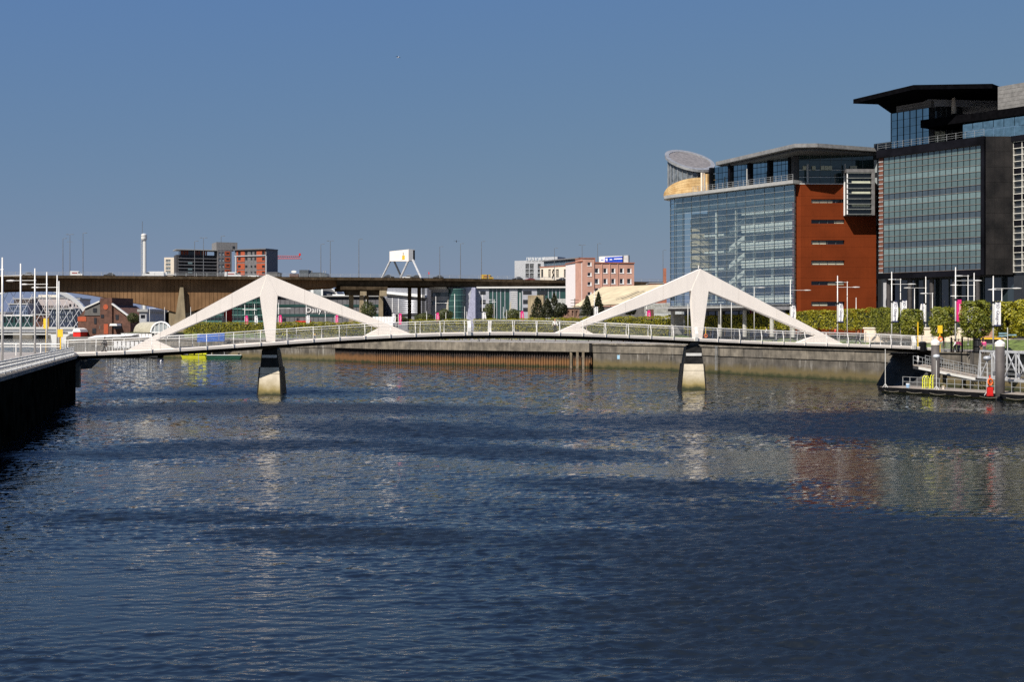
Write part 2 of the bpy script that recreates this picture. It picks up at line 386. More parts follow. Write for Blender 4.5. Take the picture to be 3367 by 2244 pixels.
# ------------------------------------------------------------------ the banks
ZQ, ZT = 4.8, 6.2
BANK = [(149, -26), (101, 76), (77, 127), (53.3, 177.6), (29.2, 226), (15.8, 240), (-22, 267), (-38, 285), (-56, 300), (-79, 310), (-91, 316), (-110, 322)]
def offset(line, d):
    out = []; ds = d if isinstance(d, (list, tuple)) else [d]*len(line)
    for i, p in enumerate(line):
        d = ds[i]
        a = Vector(line[max(i-1, 0)]); b = Vector(line[min(i+1, len(line)-1)]); t = (b-a).normalized(); out.append((p[0]+t.y*d, p[1]-t.x*d))
    return out
def strip(rows):
    m = MB()
    for (la, za), (lb, zb) in zip(rows, rows[1:]):
        for i in range(len(la)-1):
            m.quad((*la[i], za), (*lb[i], zb), (*lb[i+1], zb), (*la[i+1], za))
    return m
B12, B17 = offset(BANK, [11]*5+[24, 50, 50, 45, 35, 30, 25]), offset(BANK, [16]*5+[30, 56, 56, 50, 40, 35, 30])
strip([(offset(BANK, .3), ZQ), (B12, ZQ)]).build('quay_pavement', paving, kind='structure')
strip([(B12, ZQ), (B17, ZT)]).build('grass_bank', grass, kind='structure')
far_r = [(600, 100), (600, 300), (500, 420), (400, 520), (300, 620), (250, 700), (180, 760), (120, 780), (60, 800), (20, 820), (-10, 840), (-20, 850)]
strip([(B17, ZT), (far_r, ZT)]).build('ground', dirt, kind='structure')
g = MB()
g.prism_xy([(-110, 322), (-95, 335), (-30, 850), (600, 100), (3000, -300), (6000, 6000), (-3500, 6000), (-3500, 960), (-700, 930), (-318, 900), (-215, 600), (-160, 442)], -1.5, 4.2)
g.build('far_ground', dirt, kind='structure')
gb = MB()
gb.hexa([(-110,322,-1),(-110,331,-1),(-152,446,-1),(-160,442,-1)], [(-108,328,4.2),(-107,333,4.2),(-146,449,4.2),(-148,446,4.2)])
gb.build('overgrown_bank', M('rough_grass', (.14,.13,.05), .95, var=.5, scale=.4, bump=.1), kind='structure')
LB = [(-5, -30), (-12.6, 0), (-35, 84.5), (-49.7, 139.5), (-56.5, 158), (-90, 170), (-260, 185)]
ZL = 4.75
lp = MB(); lp.prism_xy(LB + [(-400, 160), (-400, -30)][::1], 0.3, ZL); lp.build('left_quay_pavement', paving, kind='structure')
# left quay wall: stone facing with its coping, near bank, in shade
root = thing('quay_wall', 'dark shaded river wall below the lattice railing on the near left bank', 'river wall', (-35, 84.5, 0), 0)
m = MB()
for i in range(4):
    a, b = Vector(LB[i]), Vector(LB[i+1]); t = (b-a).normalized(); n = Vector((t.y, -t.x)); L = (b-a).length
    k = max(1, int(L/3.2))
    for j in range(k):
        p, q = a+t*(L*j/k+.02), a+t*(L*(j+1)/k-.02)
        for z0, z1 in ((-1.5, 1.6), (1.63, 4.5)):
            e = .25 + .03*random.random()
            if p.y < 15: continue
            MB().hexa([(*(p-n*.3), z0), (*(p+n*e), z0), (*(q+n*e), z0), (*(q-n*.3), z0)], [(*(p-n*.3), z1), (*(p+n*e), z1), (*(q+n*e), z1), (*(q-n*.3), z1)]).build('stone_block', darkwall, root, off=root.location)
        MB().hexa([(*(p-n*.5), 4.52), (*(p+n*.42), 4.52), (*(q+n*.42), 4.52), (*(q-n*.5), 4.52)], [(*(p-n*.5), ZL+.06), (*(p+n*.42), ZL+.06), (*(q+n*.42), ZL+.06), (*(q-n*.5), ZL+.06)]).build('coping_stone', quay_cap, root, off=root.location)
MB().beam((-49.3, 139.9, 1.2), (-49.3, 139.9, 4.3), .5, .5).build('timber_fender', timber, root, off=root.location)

# right bank wall
def along(line, step):
    out = []
    for a, b in zip(line, line[1:]):
        a, b = Vector(a), Vector(b); L = (b-a).length; k = max(1, round(L/step)); t = (b-a)/L; n = Vector((-t.y, t.x))
        for j in range(k): out.append((a+t*(L*j/k), a+t*(L*(j+1)/k), t, n))
    return out
def block(p, q, n, z0, z1, e, back=.6):
    return MB().hexa([(*(p-n*back), z0), (*(q-n*back), z0), (*(q+n*e), z0), (*(p+n*e), z0)], [(*(p-n*back), z1), (*(q-n*back), z1), (*(q+n*e), z1), (*(p+n*e), z1)])
def stone_wall(line, label, cap_e=.32):
    root = thing('quay_wall', label, 'river wall', (*line[0], 0))
    for p, q, t, n in along(line, 5.6):
        p2, q2 = p+t*.02, q-t*.02
        block(p2, q2, n, -1.5, 2.92, .02+.04*random.random()).build('stone_block', quay_face, root, off=root.location)
        block(p2, q2, n, 2.98, ZQ-.28, cap_e-.16+.03*random.random()).build('stone_block', quay_face if random.random() < .3 else quay_cap, root, off=root.location)
        block(p2, q2, n, ZQ-.28, ZQ+.02, cap_e+.06).build('coping_stone', quay_cap, root, off=root.location)
    return root
stone_wall([(117, 42), (101, 76), (77, 127), (53.3, 177.6), (29.2, 226), (15.8, 240)], 'long stained stone river wall running right from the rusty sheet piles to the pontoon')
stone_wall([(-41, 287.5), (-56, 300), (-79, 310), (-91, 316), (-110, 322)], 'pale stone river wall left of the rusty sheet piles behind the left pylon')
def pile_wall(line, label, e):
    root = thing('sheet_pile_wall', label, 'river wall', (*line[0], 0)); me = None
    for p, q, t, n in along(line, .62):
        # one trapezoid trough per pile
        w = (q-p).length
        if me is None:
            mb = MB(); pr = [(0, 0), (.17*w, 0), (.33*w, .26), (.67*w, .26), (.83*w, 0), (w, 0)]
            v = [(x, y, -1.5) for x, y in pr] + [(x, y, 3.35) for x, y in pr]
            mb.add(v, [(i, i+1, i+7, i+6) for i in range(5)]); me = mb.mesh('sheet_pile', rust)
        o = link('sheet_pile', me, root); o.location = (p.x+n.x*e-root.location.x, p.y+n.y*e-root.location.y, 0)
        o.rotation_euler = (0, 0, math.atan2(t.y, t.x))
        if t.x < 0: o.rotation_euler = (0, 0, math.atan2(t.y, t.x)); o.scale = (1, -1, 1) if n.dot(Vector((-t.y, t.x))) < 0 else (1, 1, 1)
    for p, q, t, n in along(line, 7):
        block(p+t*.015, q-t*.015, n, 3.1, ZQ+.03, e+.95).build('cap_beam', quay_cap, root, off=root.location)
        block(p, q, n, -1.5, 3.1, -.1, 1.0).build('backing_wall', darkwall, root, off=root.location)
    return root
pile_wall([(15.8, 240), (-30, 272.7)], 'long rusty sheet pile wall under a deep concrete cap at mid river bank', .5)
pile_wall([(-30, 272.7), (-41, 287.5)], 'short recessed run of rusty sheet piles left of the longer run', .2)
# timber fender posts at the end of the piling
for px in (1893, 1912, 1929):
    x, y = wx(px, 243), 243 - (px-1893)*.06
    o = MB().box(-.22, -.2, -1.5, .22, .2, 3.3).build('timber_fender', MATS['black_paint'] if 0 else timber, None)
    o.location = (x-1.0, y-3.2+ (1929-px)*.05, 0)
    tag(o, {1893: 'leftmost dark timber fender post at the right end of the rusty sheet piles', 1912: 'middle dark timber fender post at the right end of the rusty sheet piles', 1929: 'rightmost dark timber fender post beside the pale stone at the end of the sheet piles'}[px], 'fender', 'fender posts at the end of the piling')

# quay railings: post, two rails and bars, one thing per run
post_me = MB().box(-.03, -.03, 0, .03, .03, 1.1).mesh('post', steel)
def railing(line, z, label, step=1.9, h=1.1, bars=True, group='steel railings along the right quay', e=-.5):
    root = thing('quay_railing', label, 'railing', (*line[0], z), 0, group)
    for p, q, t, n in along(line, step):
        o = link('post', post_me, root); o.location = (p.x+n.x*e-line[0][0], p.y+n.y*e-line[0][1], 0); o.rotation_euler = (0, 0, math.atan2(t.y, t.x))
    for zz, r in ((h, .035), (h*.72, .016), (h*.5, .016), (h*.28, .016), (.1, .02)):
        m = MB()
        for a, b in zip(line, line[1:]):
            a, b = Vector(a), Vector(b); t = (b-a).normalized(); n = Vector((-t.y, t.x))
            m.beam((*(a+n*e), z+zz), (*(b+n*e), z+zz), r*2)
        m.build('rail', steel, root, off=root.location)
    return root
railing([(77, 127), (66, 150.5)], ZQ, 'grey steel quay railing behind the lattice gangway at far right')
railing([(56, 171.9), (53.3, 177.6), (29.2, 226)], ZQ, 'grey steel quay railing on the stained wall right of the right pylon')
railing([(29.2, 226), (15.8, 240)], ZQ, 'grey steel quay railing on the wall behind the right pylon, left of its pier')
railing([(15.8, 240), (-30, 272.7)], ZQ, 'grey steel quay railing above the long sheet pile wall', e=-.2)
railing([(-30, 272.7), (-41, 287.5), (-56, 300)], ZQ, 'grey steel quay railing above the short sheet piles between the pylons')
railing([(-56, 300), (-79, 310), (-91, 316), (-108, 321.5)], ZQ, 'grey steel quay railing behind the left pylon and the blue tarpaulin')
railing([(-57.5, 157.5), (-90, 169), (-130, 173)], ZL, 'plain grey steel railing at the far edge of the left promenade', 2.6, group='steel railings on the left quay', e=-.3)

# ------------------------------------------------------------------ the white footbridge
FB = Frame(-51, 142, 57, 168, 0)
fb_root = FB.root('footbridge', 'white footbridge on two peaked pylons crossing the whole river', 'footbridge')
def squig(u): return -.9*math.sin(2*math.pi*(u+4)/FB.L)
deck_px = [(223,1163),(400,1155),(500,1149),(799,1134),(900,1127),(1000,1120),(1352,1098),(1541,1092),(1599,1091),(1790,1096),(1947,1102),(2299,1114),(2468,1119),(2700,1129),(2884,1137),(3058,1143)]
_u, _z = [], []
for px, py in deck_px:
    for _ in range(3):
        uu = FB.uz(px, py, -2.3)[0]; u_, z_ = FB.uz(px, py, -2.3+squig(uu))
    _u.append(u_); _z.append(z_)
_pf = np.polyfit(_u, _z, 6)
def zd(u): return float(np.polyval(_pf, u))
U0, U1 = FB.u(212, -2.3), FB.u(3072, -2.3)
US = list(np.arange(U0, U1, 1.5)) + [U1]
def sweep(name, mat, prof, parent=fb_root, smooth=False, us=US):
    m = MB(); n = len(prof); vs = [(u, squig(u)+a, zd(u)+b) for u in us for a, b in prof]
    fs = [(i*n+k, i*n+(k+1) % n, (i+1)*n+(k+1) % n, (i+1)*n+k) for i in range(len(us)-1) for k in range(n)]
    fs += [tuple(range(n))[::-1], tuple(range((len(us)-1)*n, len(us)*n))]
    return m.add(vs, fs).build(name, mat, parent, smooth=smooth)
sweep('deck_floor', deckfloor, [(-2.2, -.10), (2.2, -.10), (2.2, -.02), (-2.2, -.02)])
for s in (-1, 1):
    sweep('edge_beam', white, [(s*2.2, -.36), (s*2.42, -.36), (s*2.5, -.05), (s*2.42, .02), (s*2.2, .02)])
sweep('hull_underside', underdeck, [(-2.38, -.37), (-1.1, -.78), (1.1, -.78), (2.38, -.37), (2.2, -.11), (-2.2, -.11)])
# railings
pu = np.arange(U0+.4, U1, 3.05)
pm = MB()
for k in (-1, 1):
    pass
def post_mesh(w=.07, d=.15, sgn=-1):
    m = MB(); P = [(0, -.36), (.13, .15), (.14, .6), (-.02, 1.02), (-.12, 1.42)]
    vs = []
    for i, (a, z) in enumerate(P):
        dd = d*(1-.12*i)
        for x, y in ((-w/2, -dd/2), (w/2, -dd/2), (w/2, dd/2), (-w/2, dd/2)): vs.append((x, sgn*a+y, z))
    fs = [(i*4+k, i*4+(k+1) % 4, i*4+4+(k+1) % 4, i*4+4+k) for i in range(4) for k in range(4)] + [(3, 2, 1, 0), (16, 17, 18, 19)]
    return m.add(vs, fs).mesh('post', railwhite)
pmesh = {-1: post_mesh(sgn=-1), 1: post_mesh(sgn=1)}; bigm = {-1: post_mesh(.42, .2, -1), 1: post_mesh(.42, .2, 1)}
for u in pu:
    for s in (-1, 1):
        o = link('post', pmesh[s], fb_root); o.location = (u + (1.4 if s > 0 else 0), squig(u)+s*2.42, zd(u))
for s, px in ((-1, 1541), (1, 1610), (-1, 2297), (-1, 3005)):
    u = FB.u(px, s*2.4); o = link('wide_post', bigm[s], fb_root); o.location = (u, squig(u)+s*2.45, zd(u))
for s in (-1, 1):
    for zz, a, r in ((1.44, 2.32, .045), (1.18, 2.38, .022)):
        MB().tube([(u, squig(u)+s*a, zd(u)+zz) for u in US], r, 6).build('handrail', railwhite, fb_root, smooth=True)
    for zz in (.15, .32, .49, .66, .83, 1.0):
        MB().tube([(u, squig(u)+s*2.5, zd(u)+zz) for u in US[::2]], .012, 4, False).build('wire', steel, fb_root)
# far-side light rail fragments on short posts
# pylons: two arms and a leg each, real plates .7 m thick
def clip(poly, u, keep_right):
    out = []
    for (a, b), (c, d) in zip(poly, poly[1:]+poly[:1]):
        ia, ic = (a >= u) == keep_right, (c >= u) == keep_right
        if ia: out.append((a, b))
        if ia != ic: t = (u-a)/(c-a); out.append((u, b+(d-b)*t))
    return out
def poly_part(pts, v0, v1, name, mat):
    P = [FB.uz(*p) for p in pts]
    if name == 'leg': return MB().prism_xz(P, v0, v1).build(name, mat, fb_root)
    lo, hi = min(p[0] for p in P), max(p[0] for p in P); n = 4
    for k in range(n):      # welded plates with fine open joints
        Q = P
        if k: Q = clip(Q, lo+(hi-lo)*k/n+.012, True)
        if k < n-1: Q = clip(Q, lo+(hi-lo)*(k+1)/n-.012, False)
        if len(Q) > 2: MB().prism_xz(Q, v0, v1).build('arm_plate', mat, fb_root)
    MB().prism_xz([(P[0][0]+(x-P[0][0])*.985, z-.06) for x, z in P], v0+.05, v1-.05).build('arm_core', mat, fb_root)
def pylon(apex, lo, li, ln, lc, lb, rb, rc, rn, ri, ro):
    poly_part([apex, lo, li, ln, lc], -.36, .36, 'arm', white)
    poly_part([apex, rc, rn, ri, ro], -.36, .36, 'arm', white)
    poly_part([apex, lc, lb, rb, rc], -.39, .39, 'leg', white)
pylon((878,902), (408,1158), (578,1150), (512,1119), (854,975), (877,1132), (904,1130), (912,972), (1249,1078), (1178,1116), (1362,1103))
pylon((2300,885), (1798,1107), (1972,1112), (1906,1077), (2269,956), (2280,1122), (2304,1122), (2326,958), (2679,1104), (2598,1134), (2792,1144))
u, z = FB.uz(2297, 880); MB().cyl(u, 0, z-.1, z+.28, .07, .05, 8).build('beacon', railwhite, fb_root)
# river piers
def pier(cpx, rows, label, split, strip_y, lights):
    u0 = FB.u(cpx, -1.3); z_of = lambda py: FB.z(cpx, py, -1.3)
    root = thing('bridge_pier', label, 'bridge pier', FB.W(u0, 0), 0.0, 'river piers of the white footbridge')
    P = [(FB.u(a, -1.3)-u0, FB.u(b, -1.3)-u0, z_of(y)) for a, b, y in rows]
    P.append((P[-1][0]*1.05, P[-1][1]*1.05, -2.0))
    def sect(lo, hi, name, mat, grow, d0, d1):
        for (a0, b0, za), (a1, b1, zb) in zip(P, P[1:]):
            if za > hi+.01 or zb < lo-.01: continue
            m = MB().hexa([(a1-grow, -d1, zb), (b1+grow, -d1, zb), (b1+grow, d1, zb), (a1-grow, d1, zb)], [(a0-grow, -d0, za), (b0+grow, -d0, za), (b0+grow, d0, za), (a0-grow, d0, za)])
            m.build(name, mat, root)
    zs = z_of(split)
    def at(z):
        for (a0, b0, za), (a1, b1, zb) in zip(P, P[1:]):
            if zb <= z <= za: t = (za-z)/(za-zb); return a0+(a1-a0)*t, b0+(b1-b0)*t
        return P[-1][:2]
    def dep(z): return 1.1 + max(0, (5.5-z))*.10
    zt = [p[2] for p in P]; top = P[0][2]
    lv = sorted(set([z for z in zt if z > zs] + [zs]), reverse=True)
    m = MB()
    for za, zb in zip(lv, lv[1:]):
        (a0, b0), (a1, b1) = at(za), at(zb)
        m.hexa([(a1, -dep(zb), zb), (b1, -dep(zb), zb), (b1, dep(zb), zb), (a1, dep(zb), zb)], [(a0, -dep(za), za), (b0, -dep(za), za), (b0, dep(za), za), (a0, dep(za), za)])
    m.build('granite_head', cladding, root)
    jz = z_of(split+22*1.0)
    for za, zb in ((zs-.03, jz), (jz-.04, -2.0)):
        (a0, b0), (a1, b1) = at(za), at(zb)
        MB().hexa([(a1, -dep(zb), zb), (b1, -dep(zb), zb), (b1, dep(zb)-.1, zb), (a1, dep(zb)-.1, zb)], [(a0, -dep(za), za), (b0, -dep(za), za), (b0, dep(za)-.1, za), (a0, dep(za)-.1, za)]).build('concrete_shaft', conc, root)
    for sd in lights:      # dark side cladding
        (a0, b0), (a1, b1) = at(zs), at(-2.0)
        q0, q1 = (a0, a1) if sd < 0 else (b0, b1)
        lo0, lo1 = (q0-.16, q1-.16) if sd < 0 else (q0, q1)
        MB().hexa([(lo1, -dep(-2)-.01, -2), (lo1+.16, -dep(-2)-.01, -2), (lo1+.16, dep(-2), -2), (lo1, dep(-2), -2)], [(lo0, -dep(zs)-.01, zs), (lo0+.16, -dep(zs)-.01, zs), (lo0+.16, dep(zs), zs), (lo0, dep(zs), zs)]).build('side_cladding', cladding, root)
    z1, z0 = z_of(strip_y), z_of(strip_y+9); a, b = at(z0)
    MB().box(a+.12, -dep(z0)-.12, z0, b-.12, -dep(z0)+.05, z1).build('light_strip', mast, root)
    MB().box(-.55, -1.0, P[0][2]-.1, .55, 1.0, P[0][2]+.6).build('bearing', darksteel, root)
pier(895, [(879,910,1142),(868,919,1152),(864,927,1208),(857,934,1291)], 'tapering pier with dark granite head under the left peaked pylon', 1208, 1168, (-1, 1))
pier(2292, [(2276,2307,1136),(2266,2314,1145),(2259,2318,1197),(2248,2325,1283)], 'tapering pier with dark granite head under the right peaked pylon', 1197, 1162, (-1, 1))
# right abutment: dark splayed leg against the quay
MB().hexa([(49.5,171,-2),(54.5,166,-2),(58.5,171,-2),(54,177,-2)], [(52.8,171,4.1),(58.5,166.5,4.1),(62,171,4.1),(58,177,4.1)]).build('bridge_abutment', M('abutment_granite', (.03,.03,.032), .4, var=.3), None, label='dark splayed abutment under the right end of the white footbridge, behind the pontoon', cat='abutment')
MB().hexa([(52,170.5,4.12),(60,168.2,4.12),(61,172,4.12),(55,173,4.12)], [(52,169,4.45),(60,168,4.45),(61,172,4.45),(55,173,4.45)]).build('bearing_shelf', darksteel, bpy.data.objects['bridge_abutment'])
# left landing: dark bracket and deck end on the near-left quay
MB().hexa([(-55,138.6,3.2),(-49.6,139.8,3.2),(-49.2,144,3.2),(-55,145,3.2)], [(-55,138.2,4.3),(-48.2,139.8,4.3),(-48.2,144.5,4.3),(-55,145,4.3)]).build('landing_bracket', darksteel, fb_root, off=None)
o = bpy.data.objects['landing_bracket']; o.parent = None; o.name = 'bridge_abutment'; tag(o, 'small dark abutment under the left landing of the white footbridge', 'abutment')
m = MB()
m.tube([(-60.5, 143.0, ZL+1.35), (-51.8, 141.2, ZL+1.35)], .06); m.tube([(-60.5, 143.0, ZL+1.05), (-51.8, 141.2, ZL+1.05)], .04)
for x, y in ((-60.4, 143), (-57.3, 142.35), (-54.2, 141.7)): m.box(x-.05, y-.08, ZL, x+.05, y+.08, ZL+1.35)
m.build('landing_railing', railwhite, None, label='white landing railing at the left end of the footbridge, behind the lattice balustrade', cat='railing')

# ------------------------------------------------------------------ left quay: lattice balustrade and lamp masts
root = thing('lattice_balustrade', 'ornate white lattice balustrade along the near left quay edge', 'balustrade', (-35, 84.5, ZL))
a, b = Vector((-18.1, 20.0)), Vector((-49.4, 138.8)); t = (b-a).normalized(); L = (b-a).length; np_ = 41; ang = math.atan2(t.y, t.x)
lat_mat = M('lattice_white', (.60,.60,.58), .5, var=.08)
me = MB().box(-.06, -.06, 0, .06, .06, .98).boxc(0, 0, 1.0, .16, .16, .05).mesh('post', lat_mat)
w = L/np_; m = MB()
m.beam((0, 0, .93), (w, 0, .93), .06, .05); m.beam((0, 0, .1), (w, 0, .1), .05); m.beam((0, 0, .5), (w, 0, .5), .035); m.beam((0, 0, .74), (w, 0, .74), .03)
k = 8
for i in range(k):
    x0, x1 = w*i/k, w*(i+1)/k; xm = (x0+x1)/2
    for zc, hz in ((.3, .2), (.62, .12), (.835, .095)):
        pts = [(xm+(x1-x0)*.46*math.cos(q), 0, zc+hz*math.sin(q)) for q in [j*math.pi/4 for j in range(9)]]
        for p, q in zip(pts, pts[1:]): m.beam(p, q, .03, .025)
    m.beam((x0, 0, .1), (x0, 0, .93), .03)
lat = m.mesh('lattice_panel', lat_mat)
for i in range(np_+1):
    p = a+t*(w*i); o = link('post', me, root); o.location = (p.x+35, p.y-84.5, 0.06); o.rotation_euler = (0, 0, ang)
    if i < np_: o = link('lattice_panel', lat, root); o.location = (p.x+35, p.y-84.5, 0.06); o.rotation_euler = (0, 0, ang)

def text_mesh(s, size, mat, depth=.01, name='lettering'):
    cu = bpy.data.curves.new(name, 'FONT'); cu.body = s; cu.size = size; cu.extrude = depth; cu.align_x = 'CENTER'; cu.align_y = 'CENTER'; cu.resolution_u = 2
    o = bpy.data.objects.new(name, cu); COL.objects.link(o); dg = bpy.context.evaluated_depsgraph_get(); dg.update()
    me = bpy.data.meshes.new_from_object(o.evaluated_get(dg)); bpy.data.objects.remove(o); me.materials.clear(); me.materials.append(mat); return me
T_W = text_mesh('IFSD Glasgow', .52, navy); T_P = text_mesh('Glasgow', .42, bannerw)
def banner_mesh(w, h, curved, mat):
    m = MB(); n = 8; vs = []
    for i in range(n+1):
        z = h*i/n; ww = w*(1+(.28*math.sin(math.pi*i/n) if curved else 0))
        vs += [(0, -.02, z), (ww, -.02, z), (ww, .02, z), (0, .02, z)]
    fs = [(i*4+k, i*4+(k+1) % 4, i*4+4+(k+1) % 4, i*4+4+k) for i in range(n) for k in range(4)] + [(3, 2, 1, 0), (n*4, n*4+1, n*4+2, n*4+3)]
    return m.add(vs, fs).mesh('banner', mat)
BM = {('w', 0): banner_mesh(.78, 2.9, False, bannerw), ('w', 1): banner_mesh(.62, 2.9, True, bannerw), ('p', 0): banner_mesh(.7, 2.9, False, magenta), ('p', 1): banner_mesh(.62, 2.9, True, magenta)}
head_me = MB().lathe([(.0, -.09), (.16, -.07), (.2, 0), (.14, .07), (.0, .1)], 8).mesh('lamp_head', mast)
for v in head_me.vertices: v.co.x *= 3.2
lens_me = MB().lathe([(.0, -.11), (.12, -.1), (.14, -.08)], 8).mesh('lens', lamp_glass)
for v in lens_me.vertices: v.co.x *= 2.6
def lamp_mast(label, x, y, z, h, arm=0, arm2=0, banner=None, bs=1, group='lamp masts with banners along the right quay', r=.11, rz=0.0, arm_z=None, arm_len=2.3):
    root = thing('lamp_mast', label, 'lamp post', (x, y, z), rz, group)
    MB().tube([(0, 0, 0), (0, 0, h*.5), (0, 0, h)], [r, r*.85, r*.6], 8).build('pole', mast, root, smooth=True)
    MB().cyl(0, 0, 0, .12, r*2, r*1.6, 8).build('base_plate', steel, root)
    for s, zz in ((arm, arm_z or h*.84), (arm2, (arm_z or h*.84)-1.6)):
        if not s: continue
        MB().tube([(-.15*s, 0, zz), (s*arm_len, 0, zz)], .035, 6).build('arm', mast, root)
        o = link('lamp_head', head_me, root); o.location = (s*(arm_len+.5), 0, zz); l = link('lens', lens_me, o)
    if banner:
        c, cv = banner; bz = h*.355; 
        for zz in (bz-.03, bz+2.93): MB().boxc(bs*.4, 0, zz, .95, .05, .06).boxc(0, 0, zz, .32, .32, .16).build('banner_bracket', black, root)
        o = link('banner', BM[banner], root); o.location = (bs*.12, 0, bz); 
        if bs < 0: o.scale = (-1, 1, 1)
        l = link('lettering', T_W if c == 'w' else T_P, o); l.location = (.40, -.035, 1.6)
        l.rotation_euler = (R(90), R(90) if c == 'w' else R(-90), 0)
        if bs < 0: l.scale = (-1, 1, 1)
        if c == 'w': MB().box(0, -.026, 0, .8, .026, .16).build('banner_hem', navy, o)
    return root
ordn = ['nearest', 'second nearest', 'middle', 'fourth', 'farthest']
for i, (px, py) in enumerate([(8,847),(68,867),(115,883),(154,895),(188,905)]):
    D = 6.2*F/(HY-py); lamp_mast(ordn[i]+' tall grey lamp mast of the row on the left quay promenade', wx(px, D), D, ZL, 14.4-ZL, arm=-1, arm_z=9.65-1.35-.1*i+.25, arm_len=2.6, group='lamp masts on the left quay', r=.115, rz=-.28)
lamp_mast('short plain grey mast just right of the farthest left-quay lamp mast', wx(194, 158), 158, ZL, 9.2, group='lamp masts on the left quay')
# yellow lifebuoy posts on the left quay
def buoy_post(label, x, y, z, ring=True, board=True, rz=0, mat=None, h=2.6):
    root = thing('lifebuoy_post', label, 'lifebuoy post', (x, y, z), rz)
    MB().box(-.06, -.06, 0, .06, .06, h).build('post', yellow, root)
    if board: MB().box(-.3, -.12, h*.72, .3, -.06, h+.05).build('board', yellow, root)
    if ring:
        m = MB(); P = [(.28*math.cos(k*math.pi/6), -.2, h*.5+.28*math.sin(k*math.pi/6)) for k in range(13)]
        m.tube(P, .075, 6).build('life_ring', lifeorange, root, smooth=True)
    return root
buoy_post('yellow lifebuoy housing between the fourth and middle masts on the left quay', wx(152, 150), 150, ZL, ring=False, h=4.3)
buoy_post('yellow lifebuoy housing beside the farthest mast at the left bridge landing', wx(199, 141), 141, ZL, ring=False, h=3.0)

# ------------------------------------------------------------------ people
def ensure_skin(me):
    if not me.skin_vertices:
        bm = __import__('bmesh').new(); bm.from_mesh(me); bm.verts.layers.skin.verify(); bm.to_mesh(me); bm.free()
def skinned(name, mat, pts, edges, parent, sub=2):
    me = bpy.data.meshes.new(name); me.from_pydata([p[:3] for p in pts], edges, []); me.materials.append(mat)
    ensure_skin(me)
    for i, (v, p) in enumerate(zip(me.skin_vertices[0].data, pts)):
        v.radius = (p[3], p[4] if len(p) > 4 else p[3]); v.use_root = (i == 0)
    o = link(name, me, parent); md = o.modifiers.new('skin', 'SKIN'); md.use_smooth_shade = True
    s = o.modifiers.new('sub', 'SUBSURF'); s.levels = sub; s.render_levels = sub; return o
CLOTH = {}
def cloth(name, c): 
    return M('cloth_'+name, c, .85, var=.1)
def person(label, loc, rz, top, legs, hair=(.04,.025,.015), stride=.28, bag=None, h=1.75, group=None, arms=.15, sit=False):
    """faces local -y; stride splits the feet fore and aft"""
    root = thing('person', label, 'person', loc, rz, group); k = h/1.75; s = stride
    J = dict(pel=(0,0,.95), sp=(0,.01,1.15), ch=(0,0,1.36), nk=(0,-.01,1.50), hd=(0,-.02,1.60), tp=(0,-.01,1.70))
    for sd, d in ((-1, 1), (1, -1)):
        J[f'hp{sd}'] = (sd*.09, 0, .90); J[f'kn{sd}'] = (sd*.10, -s*.35*d-.05, .50+.01*s); J[f'an{sd}'] = (sd*.10, -s*d, .10+(.06*s if d < 0 else 0)); J[f'to{sd}'] = (sd*.11, -s*d-.13, .045)
        J[f'sh{sd}'] = (sd*.18, 0, 1.41); J[f'el{sd}'] = (sd*.25, d*arms*.6+.02, 1.13); J[f'wr{sd}'] = (sd*.25, d*arms*1.6-.08, .90); J[f'ha{sd}'] = (sd*.25, d*arms*1.9-.10, .82)
    RD = dict(pel=(.13,.09), sp=(.12,.085), ch=(.15,.10), nk=(.05,.05), hd=(.075,.09), tp=(.07,.08), hp=(.085,.085), kn=(.055,.055), an=(.038,.038), to=(.035,.03), sh=(.06,.055), el=(.042,.04), wr=(.028,.028), ha=(.035,.02))
    def mk(name, mat, keys, edges, add=0.0, only=None):
        P = [(*[c*k for c in J[q]], (RD[q.rstrip('-1')][0]+add)*k, (RD[q.rstrip('-1')][1]+add)*k) for q in keys]
        ix = {q: i for i, q in enumerate(keys)}
        return skinned(name, mat, P, [(ix[a], ix[b]) for a, b in edges], root, 1)
    spine = ['pel', 'sp', 'ch', 'nk', 'hd', 'tp']; E = list(zip(spine, spine[1:])); K = list(spine)
    for sd in (-1, 1):
        leg = [f'hp{sd}', f'kn{sd}', f'an{sd}', f'to{sd}']; arm = [f'sh{sd}', f'el{sd}', f'wr{sd}', f'ha{sd}']; K += leg+arm
        E += [('pel', leg[0])]+list(zip(leg, leg[1:]))+[('ch', arm[0])]+list(zip(arm, arm[1:]))
    mk('body', skin, K, E)
    K2 = ['pel', 'sp', 'ch']; E2 = [('pel', 'sp'), ('sp', 'ch')]
    for sd in (-1, 1): K2 += [f'sh{sd}', f'el{sd}', f'wr{sd}']; E2 += [('ch', f'sh{sd}'), (f'sh{sd}', f'el{sd}'), (f'el{sd}', f'wr{sd}')]
    mk('jacket', top, K2, E2, .022)
    K3 = ['pel']; E3 = []
    for sd in (-1, 1): K3 += [f'hp{sd}', f'kn{sd}', f'an{sd}']; E3 += [('pel', f'hp{sd}'), (f'hp{sd}', f'kn{sd}'), (f'kn{sd}', f'an{sd}')]
    mk('trousers', legs, K3, E3, .018)
    for sd in (-1, 1):
        x, y, z = J[f'to{sd}']; MB().boxc(x*k, (y+.06)*k, (z+.01)*k, .1*k, .28*k, .1*k).build('shoe', black, root)
    MB().lathe([(.02, .12), (.07, .10), (.098, .04), (.10, -.02), (.09, -.07)], 8, (0, .015*k, 1.66*k)).build('hair', M('hair_%d' % int(hair[0]*1000), hair, .8), root)
    if bag: MB().boxc(-.33, -.02, .78, .1, .34, .42).tube([(-.33, -.12, .98), (-.3, -.02, 1.2), (-.33, .08, .98)], .012, 4).build('bag', bag, root)
    return root
